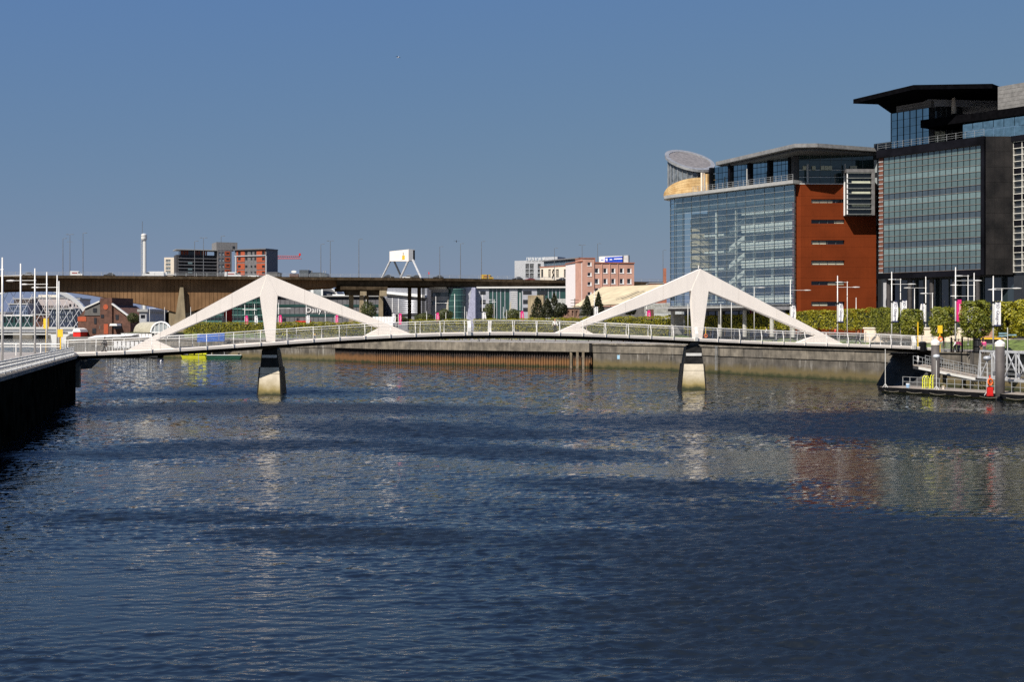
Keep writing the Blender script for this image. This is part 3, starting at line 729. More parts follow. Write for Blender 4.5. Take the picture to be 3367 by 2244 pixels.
dk = cloth('black', (.012,.012,.014)); nv = cloth('navy', (.02,.03,.07)); wh = cloth('white', (.7,.7,.68)); gy = cloth('grey', (.12,.12,.13)); pk = cloth('pink', (.55,.06,.2)); tn = cloth('tan', (.35,.22,.12))
def on_deck(px, v): u = FB.u(px, v); p = FB.W(u, v+squig(u)); return (p.x, p.y, zd(u)-.01)
person('dark clothed person with a tan bag walking at the left end of the footbridge', on_deck(345, -1.0), R(-100), dk, dk, bag=tn, h=1.7)
person('person in white top and black trousers standing at the middle of the footbridge', on_deck(1827, .6), R(10), wh, dk, hair=(.35,.12,.05), stride=.05)
person('person in black striding left at the right end of the footbridge', on_deck(2826, -.8), R(-80), dk, dk, hair=(.35,.25,.18), stride=.38, h=1.78)

# ------------------------------------------------------------------ the motorway viaduct
VP = [(-900,450),(0,480),(1000,498),(1450,510),(1900,538),(2300,566),(2700,600)]
VX = [wx(p, d) for p, d in VP]; VY = [d for p, d in VP]; ZV = 28.0
def vpt(px, back=0.0):
    D = np.interp(px, [p for p, _ in VP], VY)
    for _ in range(3):
        x = wx(px, D+back*0); D = float(np.interp(x, VX, VY))
    return Vector((wx(px, D), D))
def vdir(x): 
    a = float(np.interp(x+3, VX, VY)-np.interp(x-3, VX, VY)); return Vector((6, a)).normalized()
def vat(x, back=0.0):
    t = vdir(x); n = Vector((-t.y, t.x)); p = Vector((x, float(np.interp(x, VX, VY)))); q = p+n*back; return q
via = thing('motorway_viaduct', 'long brown concrete motorway viaduct crossing behind the footbridge', 'viaduct', (VX[1], VY[1], 0))
OF = via.location
xs = list(np.arange(VX[0], VX[-1], 6.0)) + [VX[-1]]
def vsweep(name, mat, prof_f, xs=xs, parent=via):
    m = MB(); vs = []; n = None
    for x in xs:
        pr = prof_f(x); n = len(pr)
        for bk, z in pr: q = vat(x, bk); vs.append((q.x, q.y, z))
    fs = [(i*n+(k+1) % n, i*n+k, (i+1)*n+k, (i+1)*n+(k+1) % n) for i in range(len(xs)-1) for k in range(n)]
    fs += [tuple(range(n)), tuple(range((len(xs)-1)*n, len(xs)*n))[::-1]]
    return m.add(vs, fs).build(name, mat, parent, off=OF)
def rowz(x, tab):      # soffit height from the photographed outline
    D = float(np.interp(x, VX, VY)); px = CX+x/D*F; return wz(float(np.interp(px, [a for a, _ in tab], [b for _, b in tab])), D)
SOFF = [(-900,1030),(-560,1029),(-400,1000),(-150,968),(0,953),(60,952),(153,953),(303,973),(500,1010),(582,1031),(625,1027),(700,1006),(800,984),(900,964),(1000,949),(1123,941),(4000,941)]
zs_ = lambda x: rowz(x, SOFF)
ZS = lambda x: min(zs_(x), 24.2)
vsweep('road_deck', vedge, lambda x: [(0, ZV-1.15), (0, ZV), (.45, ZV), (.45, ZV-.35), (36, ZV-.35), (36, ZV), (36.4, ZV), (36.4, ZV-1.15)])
vsweep('road_surface', asphalt, lambda x: [(.5, ZV-.34), (.5, ZV-.25), (35.8, ZV-.25), (35.8, ZV-.34)])
X0G = xs; xg = [x for x in xs if x < wx(1123, 500)]
vsweep('box_girder', vconc, lambda x: [(3.5, ZV-1.15), (3.5, ZS(x)), (13.5, ZS(x)), (13.5, ZV-1.15)], xg)
vsweep('box_girder', vconc, lambda x: [(21, ZV-1.15), (21, ZS(x)), (32, ZS(x)), (32, ZV-1.15)], xg)
xr = [x for x in xs if x > wx(1095, 500)]
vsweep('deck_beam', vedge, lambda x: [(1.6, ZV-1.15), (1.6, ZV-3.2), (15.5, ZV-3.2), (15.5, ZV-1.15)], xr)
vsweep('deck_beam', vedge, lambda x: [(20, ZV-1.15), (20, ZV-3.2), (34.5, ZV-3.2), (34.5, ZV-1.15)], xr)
# cast panels of the haunched girder
for i in range(86):
    x0 = wx(-60, 480)+i*1.5
    if x0 > wx(1110, 500): break
    a, b = vat(x0+.06, 3.5), vat(x0+1.44, 3.5); a2, b2 = vat(x0+.06, 3.38-.05*random.random()), vat(x0+1.44, 3.38-.05*random.random())
    z0a, z0b = ZS(x0)+.25, ZS(x0+1.5)+.25
    MB().hexa([(*a2, z0a), (*b2, z0b), (*b, z0b), (*a, z0a)], [(*a2, ZV-1.3), (*b2, ZV-1.3), (*b, ZV-1.3), (*a, ZV-1.3)]).build('girder_panel', vconc, via, off=OF)
# main river pier: tapering buttress and base
p = vat(vpt(596).x, 1.0)
def vbox(name, px0, px1, y0, y1, b0, b1, mat=vconc, t0=None, t1=None):
    """frontal block from photo columns/rows at a given setback; t0,t1 = columns at the top row y0"""
    D = vpt((px0+px1)/2).y; xa, xb = wx(px0, D), wx(px1, D); xc, xd = (wx(t0, D), wx(t1, D)) if t0 is not None else (xa, xb)
    za, zb = wz(y1, D), wz(y0, D)
    P = [(*vat(xa, b0), za), (*vat(xb, b0), za), (*vat(xb, b1), za), (*vat(xa, b1), za)]; Q = [(*vat(xc, b0+.01), zb), (*vat(xd, b0+.01), zb), (*vat(xd, b1), zb), (*vat(xc, b1), zb)]
    return MB().hexa(P, Q).build(name, mat, via, off=OF)
vpier = M('viaduct_pier_concrete', (.30,.24,.15), .9, var=.2, scale=.15, streak=.6)
vbox('pier_buttress', 565, 612, 945, 1110, 1.4, 3.6, vpier, 590, 601)
vbox('pier_wall', 553, 628, 1020, 1110, 4.0, 13, vpier)
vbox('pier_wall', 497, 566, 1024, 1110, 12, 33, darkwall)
# junction pier with stepped crossheads
vbox('crosshead', 1123, 1274, 941, 953, 1.5, 34, vedge); vbox('crosshead', 1145, 1272, 953, 970, 3, 14, vedge, 1140, 1274)
vbox('crosshead', 1186, 1206, 958, 972, 1.4, 3.0, vpier); vbox('crosshead', 1250, 1273, 955, 974, 1.4, 3.0, vpier)
for a, b, bk in ((1154,1168,8),(1186,1199,4),(1215,1228,20),(1249,1262,3)):
    vbox('column', a, b, 966, 1085, bk, bk+1.5, vpier)
for a, b, bk in ((1361,1372,18),(1396,1407,20),(1427,1438,25),(1463,1475,28),(1561,1572,18),(1598,1609,20),(1632,1643,25),(1671,1682,28),(1757,1768,18),(1796,1808,20),(1832,1844,25),(2000,2012,18),(2050,2061,25)):
    vbox('column', a, b, 941, 1090, bk, bk+1.4, vedge)
# parapet railing
pm_ = MB().box(-.06, -.06, 0, .06, .06, 1.3).mesh('parapet_post', steel)
for x in np.arange(wx(-20, 480), wx(2240, 560), 4.0):
    q = vat(float(x), .2); o = link('parapet_post', pm_, via); o.location = (q.x-OF.x, q.y-OF.y, ZV)
for zz in (.45, .85, 1.3):
    vsweep('parapet_rail', steel, lambda x: [(.15, ZV+zz-.05), (.15, ZV+zz+.04), (.25, ZV+zz+.04), (.25, ZV+zz-.05)])
# lighting columns on the viaduct
vl = [(207,783,2,'leftmost slim lighting column of the trio on the viaduct at far left'),(230,770,8,'middle lighting column with a cross arm in the trio on the viaduct at far left'),(273,765,1,'rightmost slim lighting column of the trio on the viaduct at far left'),
 (640,792,14,'slim lighting column in front of the dark end of the apartment block'),(669,781,18,'slim lighting column in front of the striped centre of the apartment block'),(727,775,1,'slim lighting column in front of the square grey tower'),
 (1055,802,20,'slim lighting column just right of the flat factory roof'),(1086,791,18,'double headed lighting column right of the flat factory roof'),(1180,785,1,'slim lighting column standing alone left of the raised hoarding'),
 (1446,810,20,'shorter slim lighting column right of the raised hoarding'),(1514,800,18,'slim lighting column with a bird beside its head'),(1583,793,1,'slim lighting column by the yellow van on the viaduct'),
 (1823,815,20,'slim lighting column in front of the white office with tall windows'),(1914,805,18,'double headed lighting column behind the stair tower of the pink block'),(1965,800,1,'slim lighting column left of the blue roof hoarding'),(2180,822,18,'slim lighting column left of the glass building')]
vlm = M('column_grey', (.16,.165,.17), .6, .3)
for px, py, bk, lab in vl:
    D = float(vpt(px).y)+bk; x = wx(px, D); h = wz(py, D)-ZV
    root = thing('lighting_column', lab, 'lamp post', (x, D, ZV-.25), 0, 'lighting columns on the viaduct')
    MB().tube([(0, 0, 0), (0, 0, h)], [.17, .09], 6).build('pole', vlm, root)
    MB().tube([(-1.1 if px in (230,1086,1914,669) else 0, 0, h), (1.1, 0, h+.15)], .06, 5).build('arm', vlm, root)
    for s in ((-1, 1) if px in (230,1086,1914,669) else (1,)): MB().boxc(s*1.1, 0, h+.1, .9, .35, .16).build('lamp_head', vlm, root)
    if px == 230: MB().beam((-1.3, 0, h*.83), (1.3, 0, h*.83), .12).build('cross_arm', vlm, root)

# ------------------------------------------------------------------ vehicles on the viaduct
wheel_me = MB().tube([(0, -.11, 0), (0, .11, 0)], .32, 12).mesh('wheel', black)
def car(label, px, paint, flip=1, back=6, kind='car', L=4.3, red=None):
    root = thing(kind if kind != 'flat' else 'flatbed_truck', label, {'car': 'car', 'van': 'van', 'flat': 'truck'}[kind], (0, 0, 0), 0, 'vehicles on the viaduct')
    root.name = {'car': 'car', 'van': 'delivery_van', 'flat': 'flatbed_truck'}[kind]
    D = float(vpt(px).y)+back; root.location = (wx(px, D), D, ZV-.25); root.rotation_euler = (0, 0, math.atan2(vdir(root.location.x).y, vdir(root.location.x).x)); root.scale = (flip, 1, 1)
    h = L/2
    if kind == 'car':
        body = [(-h,.35),(-h,.72),(-h*.9,.88),(-h*.42,.98),(h*.62,1.0),(h*.98,.92),(h,.4)]
        cab = [(-h*.42,.98),(-h*.12,1.42),(h*.45,1.46),(h*.80,1.0)]
        MB().prism_xz(body, -.85, .85).build('body', paint, root); MB().prism_xz([(a, z) for a, z in cab], -.70, .70).build('windows', winglass, root)
        MB().prism_xz([(-h*.12,1.42),(-h*.08,1.5),(h*.42,1.52),(h*.45,1.44)], -.66, .66).build('roof', paint, root)
    elif kind == 'van':
        body = [(-h,.45),(-h,.95),(-h*.72,1.2),(-h*.48,1.95),(-h*.40,2.1),(h*.98,2.15),(h,.45)]
        MB().prism_xz(body, -.95, .95).build('body', paint, root)
        MB().prism_xz([(-h*.70,1.24),(-h*.50,1.86),(-h*.32,1.86),(-h*.32,1.24)], -.965, .965).build('windows', winglass, root)
        if red is not None: MB().boxc(h*.25, 0, 1.35, h*.9, 1.94, .45).build('livery_band', red, root)
    else:
        MB().prism_xz([(-h,.45),(-h,1.1),(-h*.85,1.9),(-h*.5,2.0),(-h*.5,.45)], -.9, .9).build('cab', paint, root)
        MB().boxc(h*.25, 0, .95, h*1.5, 1.9, .18).build('flatbed', paint, root); MB().boxc(h*.25, 0, .7, h*1.5, .8, .3).build('chassis', black, root)
    for x in (-h*.62, h*.62):
        for y in (-.82, .82): o = link('wheel', wheel_me, root); o.location = (x, y, .32)
    return root
vw = M('vehicle_white', (.75,.75,.73), .35, var=.03); vs_ = M('vehicle_silver', (.45,.46,.48), .3, .4); vd = M('vehicle_dark', (.02,.022,.028), .3); vr = M('vehicle_red', (.35,.02,.015), .35)
car('silver hatchback at the far left of the viaduct', 92, vs_, 1, 4, L=4.6)
car('white van with a red roof stripe beside the far left lighting columns', 252, vw, -1, 4, 'van', 4.6, vr)
car('dark low car on the viaduct between the lighting trio and the slender tower', 360, vd, 1, 4)
car('long white panel van on the viaduct by the slender tower', 504, vw, 1, 3, 'van', 8.4)
car('white flatbed truck right behind the long white panel van', 560, vw, 1, 4, 'flat', 4.8)
car('white van with red lettering in front of the apartment block', 766, vw, -1, 4, 'van', 6.6, vr)
car('white estate car right of the white van with red lettering', 833, vw, 1, 5)
car('dark car on the viaduct below the left leg of the raised hoarding', 1279, vd, -1, 4)
car('small white car between two dark cars under the raised hoarding', 1340, vw, 1, 6)
car('dark estate car under the right legs of the raised hoarding', 1366, vd, 1, 4, L=4.6)
car('dark car right of the raised hoarding by a red beacon', 1441, vd, 1, 4)
car('bright yellow delivery van on the viaduct', 1602, M('vehicle_yellow', (.75,.45,.01), .4), -1, 4, 'van', 5.2, vr)
car('dark car on the viaduct left of the grey office', 1702, vd, 1, 4)
car('small red car on the viaduct in front of the grey office', 1743, vr, 1, 12)
car('dark car on the viaduct in front of the white office', 1846, vd, 1, 4)
root = thing('warning_beacon', 'slim post with a red top on the viaduct right of the raised hoarding', 'beacon', (*vat(vpt(1411).x, .6), ZV)); MB().box(-.12,-.12,0,.12,.12,1.6).build('post', M('column_grey', None), root); MB().boxc(0,0,2.0,.4,.4,.9).build('red_light', red, root)

# ------------------------------------------------------------------ distant buildings
def px_rects(fr, cols, rows, v=0.0):
    """rectangles from pixel columns (x0,x1) and rows (y0,y1)"""
    out = []
    for a, b in cols:
        for c, d in rows:
            u0, z1 = fr.uz(a, c, v); u1, z0 = fr.uz(b, d, v); out.append((u0, z0, u1, z1))
    return out
def build_windows(root, rects, glass=winglass, frame=None, depth=.3, name='window', bars=0, sill=False, fw=.12):
    for a, b, c, d in rects:
        o = MB().box(a, depth-.02, b, c, depth+.06, d).build(name, glass, root)
        if frame:
            m = MB(); w = fw
            m.box(a, depth-.16, b, a+w, depth-.025, d).box(c-w, depth-.16, b, c, depth-.025, d).box(a+w, depth-.16, d-w, c-w, depth-.025, d).box(a+w, depth-.16, b, c-w, depth-.025, b+w)
            for i in range(bars): x = a+(c-a)*(i+1)/(bars+1); m.box(x-w/2, depth-.14, b+w, x+w/2, depth-.03, d-w)
            m.build('frame', frame, o)
        if sill: MB().box(a-.1, -.12, b-.15, c+.1, .05, b-.003).build('sill', frame or white, o)
def facade(fr, root, u0, z0, u1, z1, rects, mat, depth=.3, body=10, name='wall'):
    m = MB().wall(u0, z0, u1, z1, rects, 0, depth)
    m.quad((u0, body, z0), (u0, 0, z0), (u0, 0, z1), (u0, body, z1)).quad((u1, 0, z0), (u1, body, z0), (u1, body, z1), (u1, 0, z1))
    m.quad((u0, 0, z1), (u1, 0, z1), (u1, body, z1), (u0, body, z1)).quad((u0, body, z0), (u0, body, z1), (u1, body, z1), (u1, body, z0))
    m.box(u0+.05, depth+.08, z0, u1-.05, depth+.3, z1-.05)
    return m.build(name, mat, root)
G = 4.2
def frp(px0, px1, D0, D1=None, z0=G): D1 = D1 or D0; return Frame(wx(px0, D0), D0, wx(px1, D1), D1, z0)
def yz(D, py): return wz(py, D)-G

# slender viewing tower far away
D = 1500; root = thing('viewing_tower', 'very tall slender white viewing tower rising behind the viaduct', 'tower', (wx(476, D), D, G))
h = wz(790, D)-G
MB().tube([(0,0,0),(0,0,h)], [2.4,2.0], 10).build('shaft', mast, root)
m = MB(); lx = wx(467, D)-wx(476, D)
for k in range(24): z = h*k/24; m.beam((lx-.9,0,z),(lx+.9,0,z+h/24),.35); m.beam((lx+.9,0,z),(lx-.9,0,z+h/24),.35)
m.beam((lx-1,0,0),(lx-1,0,h),.5); m.beam((lx+1,0,0),(lx+1,0,h),.5); m.build('lattice_mast', vs_, root)
MB().lathe([(3.0,h),(3.6,h+1.5),(3.6,h+4),(3.1,h+4.2),(3.6,h+5),(3.4,h+7),(1.5,h+8)], 14, (-.8,0,0)).build('cabin', mast, root)
MB().tube([(-3,0,h+7),(-3,0,h+23)], .28, 5).build('antenna', vlm, root)

# apartment blocks behind the viaduct
def row_list(y0, y1, n, gap): s = (y1-y0)/n; return [(y0+s*i+gap, y0+s*(i+1)-gap) for i in range(n)]
fr = frp(580, 715, 640, 648); root = fr.root('apartment_block', 'dark grey apartment block with striped balconies under a thin canopy roof', 'apartment building')
u1 = fr.L; zt = wz(838, 640)-G
cols = [(588+i*9.4, 588+i*9.4+6.6) for i in range(13)]
r = px_rects(fr, cols, row_list(840, 906, 6, 2.0)); facade(fr, root, 0, 0, u1, zt, r, M('dark_brick', (.045,.042,.045), .85)); build_windows(root, r, winglass, None, .5)
for c, d in row_list(840, 906, 6, 2.0):
    z = fr.z(640, d); MB().box(.8, -1.3, z-.45, u1-.6, -.02, z-.1).build('balcony', greypanel, root)
for y0, y1 in ((863,869),(883,889),(895,899)):
    a, zz = fr.uz(617, y0); b, z2 = fr.uz(631, y1); MB().box(a, -1.4, z2, b, -1.32, zz).build('light_panel', spandrel, root)
zt2 = wz(820, 640)-G; MB().box(2.2, 1.5, zt, u1-6, 9, zt2-.6).build('penthouse', winglass, root)
for a, b in ((596,622),(640,660),(664,684)):
    ua, ub = fr.u(a), fr.u(b); 
    for k in range(3): w = (ub-ua)/3; MB().box(ua+w*k+.1, 1.35, zt+.1, ua+w*(k+1)-.3, 1.5, zt2-.7).build('orange_panel', orange, root)
MB().box(fr.u(576), -2.5, zt2-.4, fr.u(758), 10, zt2).build('canopy_roof', roofmetal, root)
fr = frp(716, 762, 645, 648); root = fr.root('apartment_block', 'square grey tower block with orange corner panels, tallest of the apartment blocks', 'apartment building')
r = px_rects(fr, [(719,726),(729,737)], row_list(826, 906, 4, 4)); facade(fr, root, 0, 0, fr.L, wz(822,645)-G, r, M('grey_render', (.13,.125,.13), .8)); build_windows(root, r, M('pale_glass', (.3,.33,.34), .2), winglass, .3)
for y0, y1 in row_list(824, 904, 4, 2.5):
    a, z1 = fr.uz(739, y0); b, z0 = fr.uz(756, y1); MB().box(a, -.12, z0, b, .02, z1).build('orange_panel', orange, root); MB().box(a+.8, -.18, z1-1.4, b-.5, -.1, z1-.7).build('window', winglass, root)
MB().box(fr.u(713), 1, wz(821,645)-G, fr.u(782), 14, wz(796,645)-G).build('roof_tower', M('tower_grey', (.17,.165,.165), .8), root); MB().box(fr.u(766), .9, wz(817,645)-G, fr.u(773), 1.02, wz(808,645)-G).build('vent', winglass, root)
fr = frp(772, 876, 638, 630); root = fr.root('apartment_block', 'right hand apartment block with bright orange panels and a grey frame', 'apartment building')
cols = [(783,792),(806,814),(824,830),(836,843),(862,871)]; rows = [(826,840),(848,857),(873,882),(894,902)]
r = px_rects(fr, cols, rows); facade(fr, root, 0, 0, fr.L, wz(822,634)-G, r, M('grey_render', None)); build_windows(root, r, winglass, M('grey_render', None), .25)
for a, b in ((778,805),(844,872)):
    for y0, y1 in ((824,840),(847,862),(867,886),(890,905)):
        ua, z1 = fr.uz(a, y0); ub, z0 = fr.uz(b, y1)
        MB().wall(ua, z0, ub, z1, [h_ for h_ in r if h_[0] > ua and h_[2] < ub and h_[1] > z0 and h_[3] < z1], -.15, .15).build('orange_panel', orange, root)
MB().box(0, -.6, wz(843,634)-G, fr.L, 0, wz(840,634)-G).box(fr.u(773,-.6), -.6, 0, fr.u(777,-.6), 0, wz(843,634)-G).box(fr.u(873,-.6), -.6, 0, fr.u(876,-.6), 0, wz(843,634)-G).build('frame_band', paleconc, root)
MB().box(-.5, -1, wz(822,634)-G, fr.L+.3, 10, wz(819,634)-G).build('roof', greypanel, root)
fr = frp(540, 581, 660); root = fr.root('apartment_block', 'small pale block with a glazed stair left of the dark apartments', 'apartment building')
r = px_rects(fr, [(545,561)], row_list(852, 902, 4, 1.5)); facade(fr, root, 0, 0, fr.L, wz(847,660)-G, r, cream); build_windows(root, r, M('pale_glass', None), mullion, .3, bars=2)
# crane
D = 720; root = thing('tower_crane', 'red lattice crane jib with a red lamp, sticking out right of the apartments', 'crane', (wx(850, D), D, G))
X = lambda px: wx(px, D)-wx(850, D); Zc = lambda py: wz(py, D)-G
cr = M('crane_red', (.42,.10,.11), .6); m = MB()
z0, z1 = Zc(851), Zc(842); m.beam((X(800),0,z0),(X(990),0,z0),.35); m.beam((X(800),0,z1+.3),(X(986),0,z1),.3); m.beam((X(800),1.4,z0),(X(990),1.4,z0),.35)
n = 30
for k in range(n):
    a, b = X(800+186*k/n), X(800+186*(k+1)/n); m.beam((a,0,z0),((a+b)/2,.7,z1),.18); m.beam(((a+b)/2,.7,z1),(b,0,z0),.18)
m.build('jib', cr, root)
m = MB()
for sx in (-.8,.8): m.beam((sx,-.8,0),(sx,-.8,z1+4),.3); m.beam((sx,.8,0),(sx,.8,z1+4),.3)
for k in range(16): z = z1*k/16; m.beam((-.8,-.8,z),(.8,-.8,z+z1/16),.2)
m.build('mast', cr, root); MB().boxc(X(986),0,z1+.8,1,1,1.4).build('warning_lamp', red, root)
# roofs peeping over the viaduct
for px0, px1, yt, D, lab, mt in [(880,912,898,620,'low dark flat roof peeping over the viaduct right of the apartments',slate)]:
    fr = frp(px0, px1, D); root = fr.root('low_building', lab, 'building'); MB().box(0,0,0,fr.L,12,wz(yt,D)-G).build('walls', mt, root); MB().box(-.3,-.3,wz(yt,D)-G,fr.L+.3,12.3,wz(yt,D)-G+.4).build('roof', greypanel, root)
fr = frp(984, 1075, 640); root = fr.root('factory', 'dark metal factory roof with a raised left block above the viaduct', 'factory')
MB().box(0,0,0,fr.u(1014),14,wz(888,640)-G).build('raised_block', M('factory_grey', (.07,.085,.10), .5), root)
MB().prism_xz([(fr.u(1014),0),(fr.L,0),(fr.L,wz(906,640)-G),(fr.L-1,wz(898,640)-G),(fr.L-4,wz(896,640)-G),(fr.u(1014),wz(896,640)-G)], 1, 14).build('long_roof', M('factory_grey', None), root)
for px in (1010, 1022, 1060, 1067): MB().cyl(fr.u(px), 4, wz(896,640)-G, wz(889 if px > 1012 else 884,640)-G, .25, .2, 6).build('roof_vent', vs_, root)
fr = frp(950, 982, 700); root = fr.root('roof_sign', 'small white oval sign with a red rim showing over the viaduct', 'sign'); uc = fr.u(966); zc = wz(894,700)-G
MB().prism_xz([(uc+1.5*math.cos(t*math.pi/8), zc+.75*math.sin(t*math.pi/8)) for t in range(16)], 0, .3).build('sign_face', vw, root)
MB().box(uc-2.5,.5,0,uc+2.5,6,zc-1.2).build('base_building', reddish, root)
# raised hoarding on splayed legs
D = 530; fr = Frame(wx(1281,D), D, wx(1344,D-14), D-14, G); root = fr.root('raised_hoarding', 'white advertising hoarding raised on splayed legs behind the viaduct, with a yellow square', 'billboard')
zt, zb = fr.z(1281,827), fr.z(1283,859); L = fr.L
zt2, zb2 = fr.z(1344,820), fr.z(1344,857)
MB().hexa([(0,0,zb),(L,0,zb2-.3),(L,2.8,zb2-.3),(0,2.8,zb)], [(0,0,zt),(L,0,zt),(L,2.8,zt),(0,2.8,zt)]).build('display_box', white, root)
MB().box(L-.15,-.12,zb2,L+.12,2.0,zt+.1).build('end_panel', mast, root)
MB().box(L-.1,2.02,zb2+.4,L+.1,2.9,zt-.2).build('dark_end', black, root)
a, z1 = fr.uz(1323,841); b, z0 = fr.uz(1331,853); MB().box(a,-.15,z0,b,-.01,z1).build('yellow_square', yellow, root); MB().box(a-1.4,-.1,z0,a-.05,-.01,z1).build('white_square', vw, root)
MB().box(fr.u(1326),-.2,zb+1,fr.u(1327),-.02,zt-1).build('seam', greypanel, root)
legm = M('leg_grey', (.42,.42,.42), .6)
for p0, p1, v0, v1, mt in (((1283,859),(1258,910),.5,-2,legm),((1296,859),(1320,912),4,8,vlm),((1343,856),(1317,914),.5,-2,legm),((1357,855),(1384,914),.5,-2,legm)):
    a, z0 = fr.uz(*p0, v0); b, z1 = fr.uz(*p1, v1); k = (z0)/(z0-z1); k = (z0-(ZV-.3-G))/(z0-z1); m = MB().tube([(a,v0,z0),(a+(b-a)*k,v0+(v1-v0)*k,ZV-.3-G)], .42, 6); m.build('leg', mt, root)

# grey office, white office
fr = frp(1692, 1830, 640, 628); root = fr.root('office_building', 'pale grey office with dark stair windows and rooftop letters, left of the white office', 'office building')
r = px_rects(fr, [(1728,1740),(1742,1755),(1768,1778)], [(868,884),(886,897),(899,915)]); facade(fr, root, 0, 0, fr.L, fr.z(1730,857), r, paleconc); build_windows(root, r, winglass, mullion, .4)
MB().box(fr.u(1786,1), 1, fr.z(1800,857), fr.L, 10, fr.z(1800,845)).build('roof_block', paleconc, root)
for k in range(11):
    px = 1733+k*5.6; u, z = fr.uz(px, 853); m = MB(); m.box(u,-.5,z-.8,u+.18,-.3,z+.9).box(u+.18,-.5,z+.65,u+.62,-.3,z+.9)
    if k % 3: m.box(u+.18,-.5,z-.1,u+.55,-.3,z+.1)
    if k % 2: m.box(u+.5,-.5,z-.8,u+.68,-.3,z+.9)
    m.build('roof_letter', vw, root)
fr = frp(1787, 1905, 600, 590); root = fr.root('office_building', 'glass topped grey office storey behind the white office wall', 'office building')
MB().box(0,0,0,fr.L,12,fr.z(1850,877)).build('walls', greypanel, root)
for k in range(22): w = fr.L/22; MB().box(w*k+.05,.3,fr.z(1850,877),w*(k+1)-.05,.45,fr.z(1800,860)).build('pane', M('pale_blue_glass', (.10,.14,.18), .1, var=.2), root)
MB().prism_xz([(-.5,fr.z(1787,861)),(fr.L,fr.z(1900,848)-.4),(fr.L,fr.z(1900,848)+.2),(-.5,fr.z(1787,859)+.2)], -.8, 12).build('roof', greypanel, root)
fr = frp(1776, 1862, 585, 570); root = fr.root('office_building', 'white rendered office with tall dark windows, left of the blank white gable', 'office building')
r = px_rects(fr, [(1779,1786),(1803,1811),(1828,1837),(1854,1861)], [(886,913)]); 
facade(fr, root, 0, 0, fr.L, fr.z(1820,878), r, cream); build_windows(root, r, winglass, mullion, .4, bars=1)
MB().box(-.2,-.2,fr.z(1820,878),fr.L,1,fr.z(1820,875)).build('parapet', redbrick_far, root)
u, z = fr.uz(1819, 900); MB().tube([(u-.4,-.3,z-2),(u+.5,-.3,z-.6),(u-.1,-.3,z+.6),(u+.5,-.3,z+2)], .28, 5).build('wall_emblem', black, root)
# pink block with blank gable
Dp = 400
fr = Frame(wx(1914,Dp), Dp, wx(2086,Dp+4), Dp+4, G); root = fr.root('pink_building', 'pink rendered block with square windows, a stair tower and a blank white gable', 'building')
gx, gyy = wx(1860,Dp+22), Dp+22
o_ = fr.o; lx = (Vector((gx,gyy,0))-Vector((o_.x,o_.y,0))); gu, gv = lx.dot(fr.e), lx.dot(fr.n)
zt = fr.z(1914,863); zg = zt
MB().hexa([(gu,gv,0),(-.02,.02,0),(3,14,0),(gu+4,gv+10,0)], [(gu,gv,zg+.4),(-.02,.02,zg+.2),(3,14,zg+.2),(gu+4,gv+10,zg+.4)]).build('white_gable', M('white_render', (.72,.67,.66), .8, var=.03), root)
MB().beam((gu,gv-.1,zg+.55),(-.1,-.1,zg+.4),.5,.35).build('gable_coping', redbrick_far, root)
ut = fr.u(1954); zt1 = fr.z(1935,851); rt = px_rects(fr, [(1932,1945)], [(863,876),(897,910),(928,941),(961,974)])
fr2 = px_rects(fr, [(1957.5,1971),(1985,1998),(2011,2024),(2039,2052),(2063,2077)], [(883,900),(917,935),(948,965),(980,995)])
m = MB().wall(0,0,ut,zt1,rt,0,.45); m.quad((0,0,0),(0,0,zt1),(0,8,zt1),(0,8,0)).quad((ut,0,0),(ut,8,0),(ut,8,zt1),(ut,0,zt1)).quad((0,0,zt1),(ut,0,zt1),(ut,8,zt1),(0,8,zt1)).box(.1,.55,0,ut-.1,7.9,zt1-.1); m.build('stair_tower', pink, root)
zr = fr.z(2000,866); m = MB().wall(ut+.01,0,fr.L,zr,fr2,.3,.45)
m.quad((fr.L,.3,0),(fr.L,14,0),(fr.L,14,zr),(fr.L,.3,zr)).quad((ut,.3,zr),(fr.L,.3,zr),(fr.L,14,zr),(ut,14,zr)).box(ut+.1,.85,0,fr.L-.1,13.9,zr-.1); m.build('wall', pink, root)
for px in (1980, 2006, 2032): u = fr.u(px); MB().box(u-.09,.12,0,u+.09,.29,zr).build('pilaster', pink, root)
MB().box(ut-.1,.05,zr,fr.L+.15,.5,zr+.35).box(-.15,-.15,zt1,ut+.15,8,zt1+.3).build('coping', redbrick_far, root)
def framed(root, rects, v, fm, g=winglass):
    for a, b, c, d in rects:
        o = MB().box(a,v+.3,b,c,v+.4,d).build('window', g, root)
        m = MB().box(a,v+.12,b,a+.12,v+.29,d).box(c-.32,v+.02,b,c,v+.29,d).box(a+.12,v+.12,d-.1,c-.32,v+.29,d); m.build('frame', fm, o)
        MB().box(a-.1,v-.1,b-.02,c+.1,v+.29,b+.22).build('sill', fm, o)
framed(root, rt, 0, bannerw); framed(root, fr2, .3, bannerw)
MB().box(fr.u(1954),3,zr,fr.u(1966),8,fr.z(1960,846)).build('brick_lift_house', redbrick_far, root)
fh = Frame(wx(1972,Dp+11), Dp+11, wx(2050,Dp+6), Dp+6, fr.z(2000,866)+G); root = fh.root('roof_hoarding', 'blue and white hoarding standing on the roof of the pink block', 'billboard')
zb, zt = fh.z(1990,863), fh.z(1990,847)
MB().box(-.4,.2,-.1,fh.L,.9,fh.z(2050,841)).build('frame', mast, root); MB().box(fh.L+.02,.0,-.2,fh.u(2066),.9,fh.z(2055,841)+.1).build('end_box', legm, root)
